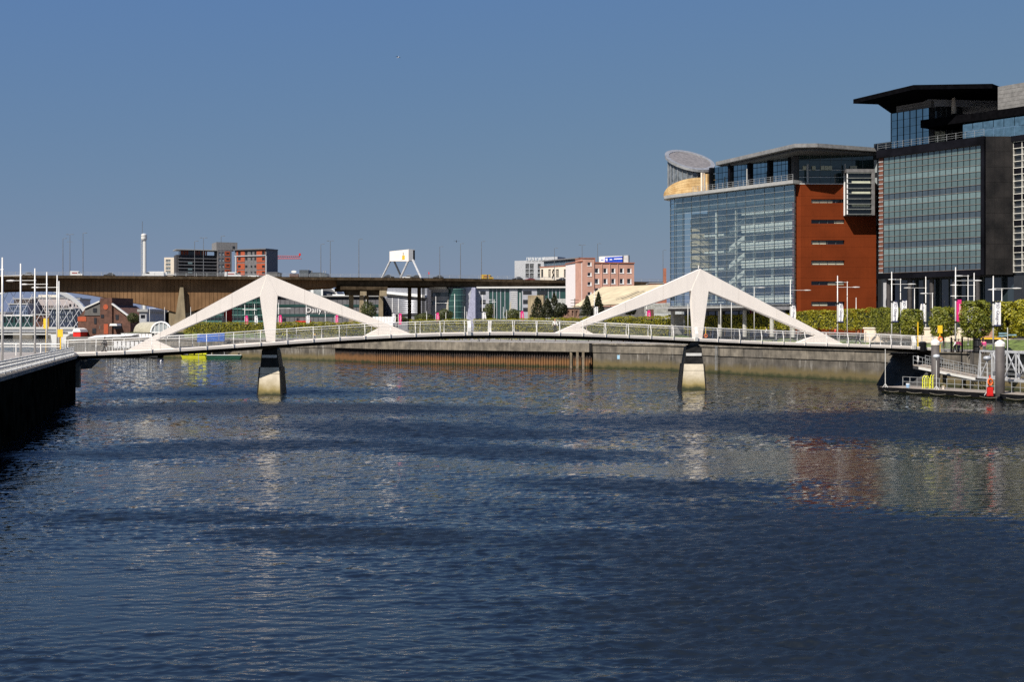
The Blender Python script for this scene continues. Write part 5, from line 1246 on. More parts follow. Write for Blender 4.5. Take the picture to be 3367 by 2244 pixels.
# terrace rail
m = MB()
for zq in (.35, .7, 1.05): m.beam((8,-.4,zr0+zq),(L,-.4,zr0+zq),.035)
for k in range(20): x = 8+(L-8)*k/19; m.box(x-.03,-.43,zr0,x+.03,-.37,zr0+1.05)
m.build('terrace_rail', steel, A)
# big roof slab
rp_ = [wl(fa, *p) for p in [(38.6,233.5),(48.2,210),(52,209.6),(65.4,215.6),(80,238),(58,262)]]
MB().prism_xy(rp_, zr1-.65, zr1+.0).build('roof_slab', M('roof_edge_grey', (.20,.20,.20), .6), A)
cxr = sum(p[0] for p in rp_)/6; cyr = sum(p[1] for p in rp_)/6
MB().prism_xy([(cxr+(x-cxr)*.93, cyr+(y-cyr)*.93) for x, y in rp_], zr1-1.1, zr1-.76).build('roof_soffit', M('soffit_grey', (.10,.10,.10), .7), A)
# drum with its tilted slatted lid
dc = wl(fa, wx(2268,243), 243); rd = 4.55; zd0 = ztop+.66; zcen = wz(529,243)-ZA
lid = lambda x, y: zcen - (-(y)*fa.n.y*0)   # flat centre height, tilt added below
def lidz(x, y):      # x,y local offsets; tilt down toward the viewer and to the right
    wxx = x*fa.e.x+y*fa.n.x; wyy = x*fa.e.y+y*fa.n.y; return zcen + wyy*.50 - wxx*.17
N = 28; m = MB()
ring = [(rd*.93*math.cos(2*math.pi*k/N), rd*.93*math.sin(2*math.pi*k/N)) for k in range(N)]
for k in range(N):
    (a, b), (c, d) = ring[k], ring[(k+1) % N]
    MB().hexa([(dc[0]+a,dc[1]+b,zd0),(dc[0]+c,dc[1]+d,zd0),(dc[0]+c*.98,dc[1]+d*.98,zd0),(dc[0]+a*.98,dc[1]+b*.98,zd0)],[(dc[0]+a,dc[1]+b,lidz(a,b)-.1),(dc[0]+c,dc[1]+d,lidz(c,d)-.1),(dc[0]+c*.98,dc[1]+d*.98,lidz(c,d)-.1),(dc[0]+a*.98,dc[1]+b*.98,lidz(a,b)-.1)]).build('drum_panel', M('drum_glass', (.15,.17,.19), .25, .2, var=.3), A)
    m.beam((dc[0]+a*1.02,dc[1]+b*1.02,zd0),(dc[0]+a*1.02,dc[1]+b*1.02,lidz(a,b)-.15),.09)
m.build('drum_fins', steel, A)
mo = MB(); mi = MB()
R0, R1 = rd*1.08, rd*.90
for k in range(N):
    t0, t1 = 2*math.pi*k/N, 2*math.pi*(k+1)/N
    P = lambda r, t, dz: (dc[0]+r*math.cos(t), dc[1]+r*math.sin(t), lidz(r*math.cos(t), r*math.sin(t))+dz)
    mo.hexa([P(R1,t0,-.25),P(R0,t0,-.25),P(R0,t1,-.25),P(R1,t1,-.25)],[P(R1,t0,.25),P(R0,t0,.25),P(R0,t1,.25),P(R1,t1,.25)])
mo.build('lid_rim', M('rim_metal', (.26,.265,.27), .45, .2), A)
for k in range(15):
    y = -R1+2*R1*(k+.5)/15; hx = math.sqrt(max(0, R1*R1-y*y)); dy = R1/15*.7
    # slats run along the world x direction
    def Q(wx_, wy_, dz): x = wx_*fa.e.x+wy_*fa.e.y; yy = wx_*fa.n.x+wy_*fa.n.y; return (dc[0]+x, dc[1]+yy, lidz(x, yy)+dz)
    MB().hexa([Q(-hx,y-dy,0),Q(hx,y-dy,0),Q(hx,y+dy,.0),Q(-hx,y+dy,.0)],[Q(-hx,y-dy,.08),Q(hx,y-dy,.08),Q(hx,y+dy,.16),Q(-hx,y+dy,.16)]).build('lid_slat', M('slat_metal', (.20,.185,.175), .5, .2), A)
MB().prism_xy([(dc[0]+x*.97, dc[1]+y*.97) for x, y in ring], zd0, zd0+.1).build('drum_floor', darksteel, A)
# curved sandstone screen in front of the drum
sc0, sc1 = fa.u(2200,-.5), fa.u(2320,-.5); n = 14; slab = []
pts = []
for k in range(n+1):
    f_ = k/n; ang = R(236+104*f_); pts.append((f_, dc[0]+(rd*1.12)*math.cos(ang)*1.05, dc[1]+(rd*1.12)*math.sin(ang)))
hs = lambda f_: .5+ (fa.z(2318,572)-zd0-.5)*math.sin(f_*math.pi/2)**.8
for (f0,x0,y0),(f1,x1,y1) in zip(pts, pts[1:]):
    H0, H1 = hs(f0), hs(f1); nr_ = 6
    for j in range(nr_):
        a0, a1, b0, b1 = H0*j/nr_, H0*(j+1)/nr_-.03, H1*j/nr_, H1*(j+1)/nr_-.03; e_ = .02*random.random()
        MB().hexa([(x0,y0-e_,zd0+a0),(x1-.02,y1-e_,zd0+b0),(x1-.02,y1+.3,zd0+b0),(x0,y0+.3,zd0+a0)],[(x0,y0-e_,zd0+a1),(x1-.02,y1-e_,zd0+b1),(x1-.02,y1+.3,zd0+b1),(x0,y0+.3,zd0+a1)]).build('sandstone_block', sand, A)
ex_, ey_ = pts[-1][1:]; MB().box(ex_-.05,ey_-.25,zd0,ex_+.28,ey_+.6,fa.z(2320,556)).build('screen_end_fin', cream, A)
MB().box(ex_+.3,ey_+.2,zd0,ex_+1.3,ey_+3,fa.z(2330,560)).build('sandstone_return', sand, A)

# red brick wing (a part of the same block)
fbk = Frame(49.3, 215, 63.6, 215.2, ZA); Bk = fbk.root('red_brick_wing', 'red brick office wing with stacked slot windows and a projecting bay window', 'office building')
slots = []
for y0, y1 in ((655,667.5),(722.5,735.5),(790,804),(857,871.5),(925,938),(992.5,1007)): u0, z1 = fbk.uz(2667.5,y0); u1, z0 = fbk.uz(2777,y1); slots.append((u0,z0,u1,z1))
zb_ = fbk.z(2700,605); ch = fbk.u(2634); LB_ = fbk.L
ys = [605, 645, 676, 712, 743, 780, 812, 847, 879, 915, 946, 982, 1015, 1100]
for i in range(len(ys)-1):
    z1, z0 = fbk.z(2700,ys[i])-.02, max(0, fbk.z(2700,ys[i+1]))
    m = MB().wall(ch,z0,LB_,z1,[s for s in slots if s[1] > z0 and s[3] < z1],0,.7)
    m.build('brick_storey', brick, Bk)
    MB().hexa([(0,1.1,z0),(ch-.01,0,z0),(ch-.01,.5,z0),(0,1.6,z0)],[(0,1.1,z1),(ch-.01,0,z1),(ch-.01,.5,z1),(0,1.6,z1)]).build('brick_corner', brick, Bk)
MB().box(.2,.72,0,LB_-.02,22,zb_-.04).build('core', darksteel, Bk)
MB().box(LB_-.01,.0,0,LB_+.02,22,zb_-.05).build('brick_return', brick, Bk)
blind = M('window_blind', (.42,.43,.33), .8, var=.05)
bl = [(0,.66),(.70,1),(0,.47),(0,1),(.49,1),(0,.5)]
for (a,b,c,d), (f0,f1) in zip(slots, bl):
    w = MB().box(a,.45,b,c,.55,d).build('slot_window', winglass, Bk)
    n = 3
    MB().box(a+(c-a)*f0+.05,.38,b+.05,a+(c-a)*f1-.05,.445,d-.18).build('blind', blind, w)
    m = MB()
    for k in range(1, 4): m.box(a+(c-a)*k/4-.04,.30,b,a+(c-a)*k/4+.04,.375,d)
    m.build('frame', mullion, w)
MB().box(0,-.06,zb_-.03,LB_+.05,22,zb_+.06).build('coping', vw, Bk)
# recessed top storey on the brick side
zt0, zt1 = zb_+.07, fbk.z(2700,497)
pc = M('penthouse_pane_dark', (.015,.03,.03), .05, spec=.9)
for k in range(7):
    a = ch+(LB_-ch)*k/7; b = ch+(LB_-ch)*(k+1)/7
    for j in range(4): h = (zt1-zt0)/4; MB().box(a+.03,1.5,zt0+h*j+.03,b-.03,1.6,zt0+h*(j+1)-.03).build('penthouse_pane', pc, Bk)
    if k: MB().box(a-.03,1.42,zt0,a+.03,1.5,zt1).build('mullion', mullion, Bk)
for j in (1, 2): z = zt0+(zt1-zt0)*j/4*.9; MB().box(ch,1.38,z-.03,LB_,1.45,z+.03).build('terrace_rail', vw, Bk)
MB().box(.3,1.7,zt0,LB_+.5,20,zt1-.3).build('penthouse_core', M('penthouse_core_dark', None), Bk)
for px in (2656, 2779): u = fbk.u(px,.6); MB().cyl(u,.6,zt0,zt0+(zt1-zt0)*.62,.17,.15,8).build('column', roofmetal, Bk)
for px in (2640, 2670, 2699, 2712, 2724, 2795, 2806): u = fbk.u(px,1.3); MB().box(u,1.2,zt0+2.5,u+.62,1.35,zt0+3.25).build('chair_back', blind, Bk)
# projecting bay
vb = -2.3; u0, z1 = fbk.uz(2785,556,vb); u1, z0 = fbk.uz(2876,706,vb)
fm = M('bay_frame', (.15,.145,.145), .5)
MB().box(u0-.1,vb-.1,z1-.55,u1,.0,z1).build('bay_frame', fm, Bk); MB().box(u1-.55,vb-.1,z0-.1,u1,0,z1-.56).build('bay_frame', fm, Bk)
MB().box(u0+.2,vb+.3,z0+.1,u1-.6,-.02,z1-.6).build('bay_glass', winglass, Bk)
for k in range(9):
    z = z0+(z1-.7-z0)*k/8; MB().box(u0-.05,vb-.12,z,u1-.56,vb+.25,z+.06).build('bay_louvre', M('louvre_grey', (.28,.30,.28), .5), Bk)
MB().box(u0,vb,z0,u0+.15,vb+.2,z1-.56).box(u0+.05,-.3,z0,u0+.2,-.05,z1-.56).build('bay_post', bannerw, Bk)
for k in (1.4, 3.6, 5.5): z = z0+(z1-z0)*k/8; MB().box(u0+.9,vb+.22,z,u1-.7,vb+.29,z+.45).build('bay_blind', blind, Bk)
MB().box(u0,vb,z0-.15,u1-.56,-.02,z0-.02).build('bay_floor', darksteel, Bk)
# dark link between the two blocks
lk = Frame(63.6, 216.5, 66.0, 213.5, ZA); root = lk.root('glazed_link', 'narrow dark glazed link with pale columns between the brick wing and the black framed block', 'building')
MB().box(0,0,0,lk.L,12,34).build('dark_recess', winglass, root)
MB().box(lk.L-1.5,-.6,0,lk.L-.9,-.02,9.5).build('pale_column', paleconc, root); MB().box(lk.L-1.5,-.6,10.6,lk.L-.9,-.02,20).build('pale_column', paleconc, root); MB().box(lk.L-1.6,-.6,24.5,lk.L-.7,-.02,31.3).build('pale_column', M('link_stone', (.48,.44,.36), .8), root)
for k in range(10): z = 1.0+k*3.1; MB().box(.1,-.1,z,.7,-.02,z+2.2).build('link_window', M('pale_glass', None), root)

# ------------------------------------------------------------------ black framed glass block at the right
fb2 = Frame(63.4, 210, 74.6, 195.0, ZT); B = fb2.root('black_framed_block', 'large green glass office framed in black stone with a flat black oversailing roof', 'office building')
Lb = fb2.L
gu0, zgt = fb2.uz(2906,519); gu1, _ = fb2.uz(3230,476); zgb = fb2.z(3000,895); ztp = fb2.z(3232,449)
nc, nr = 17, 19; cw = (gu1-gu0)/nc; rh = (zgt-zgb)/nr; cnt = 0; ex = MB(); ex.cur = 0
pm2 = {k: MB().box(.045,-.03,.02,cw-.045,.0,rh-.02).mesh('pane', mt) for k, mt in (('g',glassb),('s',spandrel),('d',spandrel_dark))}
kindrow = lambda j: {0: 's', 1: 'g', 2: 'g', 3: 'd'}[(nr-1-j+1) % 4] if j < nr-3 else 'g'
for j in range(nr):
    k_ = kindrow(j)
    for i in range(nc):
        if cnt < 296: o = link('pane', pm2[k_], B); o.location = (gu0+cw*i, 0, zgb+rh*j); o.rotation_euler = (0,0,(random.random()-.5)*.008); cnt += 1
        else: u = gu0+cw*i; z = zgb+rh*j; ex.mat({'g':0,'s':1,'d':2}[k_]).box(u+.045,-.03,z+.02,u+cw-.045,0,z+rh-.02)
ex.build('upper_panes', [glassb, spandrel, spandrel_dark], B, kind='stuff')
for i in range(nc+1): u = gu0+cw*i; MB().box(u-.045,-.10,zgb,u+.045,.05,zgt).build('mullion', black, B)
for j in range(nr+1): z = zgb+rh*j; MB().box(gu0,-.14,z-.025,gu1,-.10,z+.02).build('transom', M('transom_brass', (.22,.17,.14), .5), B)
MB().box(gu0-.9,.06,zgb-1.0,gu1+.3,28,ztp-.1).box(gu0-.9,5.2,0,gu1+.3,28,zgb-1.02).build('core', darksteel, B)
MB().box(gu0-1.1,-.55,zgt+.02,gu1+.6,0,ztp).build('frame_head', blackframe, B)
MB().box(gu1+.02,-.55,zgb-.9,gu1+.6,0,zgt).build('frame_jamb', blackframe, B)
MB().box(gu0-1.1,-.55,zgb-1.0,gu1+.01,0,zgb-.05).build('frame_sill', blackframe, B)
MB().box(gu0-.9,-.1,zgb,gu0-.05,.05,zgt).build('side_strip', M('brick_reflection_red', (.14,.05,.03), .8), B)  # reflection in the side glass put into the colour as flat brick red
for k in range(26): z = zgb+(zgt-zgb)*k/26; MB().box(gu0-.95,-.16,z,gu0-.05,-.1,z+.18).build('side_louvre', steel, B)
# stone wing facing the river bend, split into cladding slabs
sw0 = fb2.W(gu1+.6, 0); fs_ = Frame(sw0.x, sw0.y, 79.2, sw0.y+.3, ZT)
toB = lambda x, y: wl(fb2, x, y)
for k in range(3):
    for j in range(9):
        x0 = sw0.x+(79.2-sw0.x)*k/3+.015; x1 = sw0.x+(79.2-sw0.x)*(k+1)/3-.015; z0 = zgb-.9+(ztp-zgb+.9)*j/9+.015; z1 = zgb-.9+(ztp-zgb+.9)*(j+1)/9-.015
        a, b = toB(x0, sw0.y), toB(x1, sw0.y); c, d = toB(x1, sw0.y+.5), toB(x0, sw0.y+.5)
        MB().hexa([(*a,z0),(*b,z0),(*c,z0),(*d,z0)],[(*a,z1),(*b,z1),(*c,z1),(*d,z1)]).build('stone_slab', M('dark_stone_slab', (.016,.014,.013), .5, var=.5, scale=.3, streak=.3, spec=.3), B)
a, b, c, d = toB(sw0.x, sw0.y+.52), toB(79.2, sw0.y+.52), toB(95, sw0.y+20), toB(84, sw0.y+22)
MB().hexa([(*a,zgb-.9),(*b,zgb-.9),(*c,zgb-.9),(*d,zgb-.9)],[(*a,ztp-.05),(*b,ztp-.05),(*c,ztp-.05),(*d,ztp-.05)]).build('stone_wing_core', blackframe, B)
# next facade, running on toward the camera beyond the picture
f3 = Frame(79.2, sw0.y+.2, 79.2+.591*70, sw0.y+.2-.806*70, ZT); C3 = f3.root('white_gridded_block', 'dark glass office with a white window grid at the right edge of the picture', 'office building')
MB().box(0,.3,0,f3.L,25,ztp-.05).build('core', winglass, C3)
z3t, z3b = f3.z(3345,466), zgb-.5
grid_m = M('white_grid', (.62,.60,.54), .5); flr = (z3t-z3b)/5.0
for k in range(int(f3.L/1.5)+1):
    u = .15+k*1.5; MB().box(u-.05,-.1,z3b,u+.05,.28,z3t).build('grid_upright', grid_m, C3)
for j in range(6):
    for s_ in (0, .25, .5, .75): 
        if j == 5 and s_: continue
        z = z3b+flr*(j+s_); MB().box(.1,-.12,z-.045,f3.L,.0,z+.045).build('grid_rail', grid_m, C3)
    if j < 5: MB().box(.25,-.04,z3b+flr*(j+.76),f3.L,.2,z3b+flr*(j+.99)).build('stone_band', blackframe, C3)
MB().box(-.1,-.4,z3t+.1,f3.L,.3,ztp).build('frame_head', blackframe, C3)
# terrace railing on the head of the frame
for nm, fr_, ua, ub, root in (('a', fb2, gu0-1, gu1+.5, B), ('b', f3, 0, 40, C3)):
    m = MB(); n_ = int((ub-ua)/1.6)
    for zq in (.35, .7, 1.1): m.beam((ua,-.3,ztp+zq),(ub,-.3,ztp+zq),.022)
    for k in range(n_+1): x = ua+(ub-ua)*k/n_; m.box(x-.018,-.32,ztp,x+.018,-.28,ztp+1.1)
    m.build('terrace_rail', steel, root)
# upper glass box
v5 = 3.0; a0, zt5 = fb2.uz(2931,374,v5); a1, _ = fb2.uz(3056,349,v5); zb5 = ztp+.02
bg_ = M('upper_box_glass', (.03,.06,.08), .05, var=.2, spec=1.0); n5, r5 = 6, 5
for i in range(n5):
    for j in range(r5):
        w, h = (a1-a0)/n5, (zt5-zb5)/r5; MB().box(a0+w*i+.04,v5-.06,zb5+h*j+.03,a0+w*(i+1)-.04,v5,zb5+h*(j+1)-.03).build('upper_pane', coated, B)
for i in range(n5+1): u = a0+(a1-a0)*i/n5; MB().box(u-.06,v5-.12,zb5,u+.06,v5-.061,zt5).build('mullion', black, B)
MB().box(a0+.05,v5+.01,zb5,a1,14,zt5).build('upper_box_core', darksteel, B)
zr6 = wz(345,210.6)-ZT
for k in range(3): h=(zr6-zt5)/3; MB().box(a0+.8,v5+.3,zt5+h*k+.02,a1+.1,10,zt5+h*(k+1)-.02).build('grey_cladding_panel', M('cladding_warm_grey', (.17,.165,.16), .7), B)
# wall under the roof turning to the camera, with a column and small terrace
q0 = fb2.W(a1, v5); fq = Frame(q0.x, q0.y, q0.x+14, q0.y+1.5, ZT); tq = lambda u, v: toB(*fq.W(u, v).xy)
def qbox(u0,u1,v0,v1,z0,z1,mt,nm):
    P = [tq(u0,v0),tq(u1,v0),tq(u1,v1),tq(u0,v1)]; return MB().hexa([(*p,z0) for p in P],[(*p,z1) for p in P]).build(nm, mt, B)
ZZ = lambda px, py: fq.z(px, py)
qbox(.1,13,.5,9,ZZ(3100,348),ZZ(3100,318),paleconc,'upper_wall'); qbox(.1,6.2,.8,9,ztp,ZZ(3100,350),winglass,'dark_glazing')
for k in range(6): qbox(.3+k*1.0,.38+k*1.0,.7,.79,ztp+1,ZZ(3100,350),mullion,'mullion')
for px, w in ((3080,.12),(3098,.1)): u = fq.u(px); qbox(u,u+.8,.60,.7,ZZ(px,470),ZZ(px,430),blind,'painted_lit_pane')  # pale blind colour stands in for light in these panes
u = fq.u(3136,-1.2); zc1 = ZZ(3136,312); c0 = tq(u,-1.2); MB().tube([(c0[0],c0[1],ZZ(3136,378)),(c0[0],c0[1],ZZ(3136,345)),(c0[0],c0[1],zc1)], [.42,.38,.2], 10).build('round_column', cream, B, smooth=True)
m = MB()
for zq in (ZZ(3200,352),ZZ(3200,345),ZZ(3200,338)): P_, Q_ = tq(6.5,-.8), tq(12,-.8); m.beam((*P_,zq),(*Q_,zq),.08)
for k in range(5): P_ = tq(6.5+k*1.3,-.8); m.beam((*P_,ZZ(3200,360)),(*P_,ZZ(3200,338)),.08)
m.build('upper_terrace_rail', steel, B)
# flat black roof wing
rf = [toB(*p) for p in [(58.4,210.8),(64.6,198.2),(76.9,197.2),(92,214),(72,228),(62.9,211.6)]]; zrf = wz(278,198)-ZT
MB().prism_xy(rf, zrf-.75, zrf).build('black_roof_wing', roofblack, B)
# lower canopy sweeping to the right and its glazing
cz0, cz1 = 41.2-ZT, 42.5-ZT
c_a = fb2.W(a1-.2, .8); 
P = [toB(c_a.x, c_a.y), toB(*f3.W(0,-1.2).xy), toB(*f3.W(60,-1.2).xy), toB(*f3.W(60,8).xy), toB(*f3.W(0,10).xy), toB(*fb2.W(a1,6).xy)]
MB().prism_xy(P, cz0, cz1).build('sweeping_canopy', roofblack, B)
v6 = 1.6; n6 = 30; e0 = fb2.W(gu1-5.2, v6+1); fg = Frame(e0.x, e0.y, *f3.W(45, 2.2).xy, ZT)
pw = M('upper_pane_white', (.55,.66,.68), .08, 1.0, var=.15)
for k in range(n6):
    w = fg.L/n6
    for j in range(2):
        h = (cz0-ztp)/2
        a, b = toB(*fg.W(w*k+.05,0).xy), toB(*fg.W(w*(k+1)-.05,0).xy); c, d = toB(*fg.W(w*(k+1)-.05,.06).xy), toB(*fg.W(w*k+.05,.06).xy)
        MB().hexa([(*a,ztp+h*j+.04),(*b,ztp+h*j+.04),(*c,ztp+h*j+.04),(*d,ztp+h*j+.04)],[(*a,ztp+h*(j+1)-.04),(*b,ztp+h*(j+1)-.04),(*c,ztp+h*(j+1)-.04),(*d,ztp+h*(j+1)-.04)]).build('gallery_pane', pw, B)
# grey roof box
gb0 = f3.W(0,1.5); u0 = wx(3281,198); 
P = [toB(wx(3281,197), 197), toB(*f3.W(62,1.0).xy), toB(*f3.W(62,16).xy), toB(90,212)]
for k in range(6): z0, z1 = cz1+.05, wz(285,197)-ZT; h = (z1-z0)/6; MB().prism_xy(P, z0+h*k+.015, z0+h*(k+1)-.015).build('roof_box_band', M('cladding_warm_grey', None), B)
# ground storey
MB().box(gu0-1,4.5,0,gu1+4,5,zgb-1.0).build('lobby_glass', glasstop, B)
for k in range(13): u = gu0+k*1.6; MB().box(u,4.3,0,u+.1,4.49,zgb-1.0).build('lobby_mullion', mullion, B)
for k in range(5): MB().cyl(gu0+.6+k*4.2, .6, 0, zgb-1.02, .38, .38, 12).build('column', M('column_dark', (.05,.045,.045), .6), B)
MB().box(-.5,1,0,f3.L,1.2,z3b).build('ground_glass', glasstop, C3)
for k in range(20): MB().box(k*1.8,.85,0,k*1.8+.1,.99,z3b-.1).build('ground_mullion', grid_m, C3)
# low cream wall and kiosk before the block
fr = Frame(56, 196, 72, 178, 5.6); root = fr.root('low_cream_wall', 'low cream stone wall between the clipped trees in front of the black framed block', 'wall')
for k in range(12): w = fr.L/12; MB().box(w*k+.02,0,0,w*(k+1)-.02,.8,2.1+.0).build('wall_slab', M('cream_stone', (.66,.56,.44), .8, var=.06), root)
MB().box(-.1,-.15,2.12,fr.L+.1,.95,2.35).build('coping', cream, root)
D = 168; root = thing('kiosk', 'small grey kiosk with a yellow counter between clipped trees at the right', 'kiosk', (wx(3256,D), D, ZT-.6), -.25)
MB().box(-1.7,0,0,1.7,2.2,2.7).build('cabin', greypanel, root); MB().box(-1.9,-.6,2.72,1.9,2.3,2.9).build('roof', slate, root)
MB().box(-1.1,-.05,1.0,.9,.0,2.3).build('hatch', M('painted_kiosk_glow', (.35,.20,.14), .8), root); MB().box(-1.5,-.05,1,-1.2,-.01,2.3).build('side_glass', M('pale_glass', None), root); MB().box(-1.3,-.5,.78,1.6,-.06,.95).build('counter', yellow, root)  # warm light inside the hatch is put into its flat colour

# ------------------------------------------------------------------ clipped hedges and trees
hl = leafmat('hedge_leaf', (.11,.13,.008), (.34,.31,.012), (.58,.46,.015))
hl2 = leafmat('tree_leaf', (.08,.11,.012), (.22,.23,.02), (.38,.33,.025))
cl = leafmat('conifer_leaf', (.012,.02,.008), (.04,.045,.012), (.07,.06,.015))
sl = leafmat('scrub_leaf', (.03,.045,.01), (.09,.10,.02), (.14,.13,.03))
def leaves(name, pts, nrm, size, mat, parent=None, off=None, **kw):
    n = len(pts); r = rng
    d = nrm + r.normal(0, .55, (n, 3)); d /= np.linalg.norm(d, axis=1)[:, None]+1e-6
    a = np.cross(d, r.normal(0, 1, (n, 3))); a /= np.linalg.norm(a, axis=1)[:, None]+1e-6; b = np.cross(d, a)
    s = (size*(.6+.8*r.random(n)))[:, None]
    co = np.stack([pts-a*s, pts-b*s*.55, pts+a*s, pts+b*s*.55], 1)
    if off is not None: co = co-np.array(off)
    me = bpy.data.meshes.new(name); me.vertices.add(4*n); me.vertices.foreach_set('co', co.astype(np.float32).ravel())
    me.loops.add(4*n); me.loops.foreach_set('vertex_index', np.arange(4*n, dtype=np.int32)); me.polygons.add(n)
    me.polygons.foreach_set('loop_start', np.arange(0, 4*n, 4, dtype=np.int32)); me.polygons.foreach_set('loop_total', np.full(n, 4, dtype=np.int32))
    me.update(calc_edges=True); me.materials.append(mat); return link(name, me, parent, **kw)
def lump(P, f=1.0, ph=0): return np.sin(P[:, 0]*1.3*f+ph)*np.sin(P[:, 1]*1.1*f+ph*2)*np.sin(P[:, 2]*1.7*f+ph)+.6*np.sin(P[:, 0]*3.1*f+P[:, 2]*2.3*f)
def hedge_box(x0, y0, x1, y1, depth, z0, z1, dens, jit=.16):
    """surface-weighted random points of a clipped hedge box running from (x0,y0) to (x1,y1)"""
    L = math.hypot(x1-x0, y1-y0); e = np.array([(x1-x0)/L, (y1-y0)/L, 0]); nn = np.array([-e[1], e[0], 0]); H = z1-z0; out = []; nm = []
    for area, fn in ((L*H, 'f'), (L*depth, 't'), (depth*H, 'l'), (depth*H, 'r'), (L*H*.35, 'b')):
        n = int(area*dens); a, b = rng.random(n), rng.random(n); inn = np.abs(rng.normal(0, jit, n))
        if fn == 'f': u, v, z, nv = a*L, inn, b*H, -nn
        elif fn == 'b': u, v, z, nv = a*L, depth-inn, b*H, nn
        elif fn == 't': u, v, z, nv = a*L, b*depth, H-inn*.7, np.array([0, 0, 1.])
        elif fn == 'l': u, v, z, nv = inn, a*depth, b*H, -e
        else: u, v, z, nv = L-inn, a*depth, b*H, e
        P = np.outer(u, e)+np.outer(v, nn)+np.outer(z, [0, 0, 1])+np.array([x0, y0, z0]); out.append(P); nm.append(np.tile(nv, (n, 1)))
    P, N_ = np.concatenate(out), np.concatenate(nm); k = lump(P, .9); P = P+N_*(.16*k)[:, None]+rng.normal(0, .05, P.shape); keep = rng.random(len(P)) > .10-.08*k
    return P[keep], N_[keep]
def hedge(label, px0, D0, px1, D1, zb, zt0, zt1=None, depth=1.6, dens=48, trunk=True, size=.13, mat=None):
    mat = mat or hl
    x0, x1 = wx(px0, D0), wx(px1, D1); root = thing('clipped_hedge', label, 'hedge', (x0, D0, zb-1.2), 0, 'clipped hedges along the quay')
    L = math.hypot(x1-x0, D1-D0); n = max(1, int(L/3.2)); Ps, Ns = [], []
    for k in range(n):
        f0, f1 = k/n, (k+1)/n; zt = zt0+((zt1 or zt0)-zt0)*(f0+f1)/2+.1*math.sin(k*2.3)
        P, N_ = hedge_box(x0+(x1-x0)*f0, D0+(D1-D0)*f0, x0+(x1-x0)*f1, D0+(D1-D0)*f1, depth, zb+.12*math.sin(k*1.7), zt, dens); Ps.append(P); Ns.append(N_)
        if trunk:
            fx = (f0+f1)/2; MB().tube([((x1-x0)*fx, (D1-D0)*fx+depth/2, 0), ((x1-x0)*fx+.1, (D1-D0)*fx+depth/2, 2.2)], [.11, .08], 6).build('trunk', bark, root)
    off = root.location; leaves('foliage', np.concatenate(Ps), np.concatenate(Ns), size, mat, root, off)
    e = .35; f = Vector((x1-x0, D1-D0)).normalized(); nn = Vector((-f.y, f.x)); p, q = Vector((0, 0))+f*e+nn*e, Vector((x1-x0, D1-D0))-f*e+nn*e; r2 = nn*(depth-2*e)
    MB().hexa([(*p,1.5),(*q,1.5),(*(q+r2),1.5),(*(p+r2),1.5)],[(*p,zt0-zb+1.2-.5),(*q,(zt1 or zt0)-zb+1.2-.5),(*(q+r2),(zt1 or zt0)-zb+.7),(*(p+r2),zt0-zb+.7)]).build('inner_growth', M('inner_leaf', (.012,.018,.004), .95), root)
    return root
hz = lambda D, py: wz(py, D)
hedge('clipped yellow-green hedge from the left pylon arm to its leg, by the blue tarpaulin', 604, 322, 862, 318, hz(320,1098), hz(320,1061))
hedge('clipped yellow-green hedge between the left pylon leg and the right foot of that pylon', 905, 318, 1250, 306, hz(312,1112), hz(312,1061), depth=1.8)
hedge('clipped hedge between the pylons, left of the bridge crown', 1345, 298, 1540, 290, hz(295,1118), hz(295,1052))
hedge('clipped hedge between the pylons, right of the bridge crown', 1556, 288, 1700, 280, hz(285,1116), hz(285,1050))
hedge('long clipped hedge running under the left arm of the right pylon', 1706, 280, 2110, 255, hz(268,1110), hz(280,1049), hz(255,1042))
hedge('short dark clipped hedge in front of the shed and the brown door', 2112, 250, 2195, 244, hz(248,1105), hz(248,1042))
hedge('narrow clipped hedge block just left of the right pylon leg', 2250, 238, 2290, 235, hz(236,1098), hz(236,1038))
hedge('clipped hedge seen through the opening right of the right pylon leg', 2316, 234, 2612, 216, hz(225,1085), hz(234,1040), hz(216,1027))
hedge('tall bright clipped hedge in front of the red brick wing', 2612, 215, 2862, 198, hz(206,1084), hz(215,1026), hz(198,1016), dens=60)
hedge('bushier dark green end of the hedge left of the first banner mast pair', 2862, 196, 2944, 186, hz(190,1094), hz(190,1016), dens=70, depth=2.2, mat=hl2)
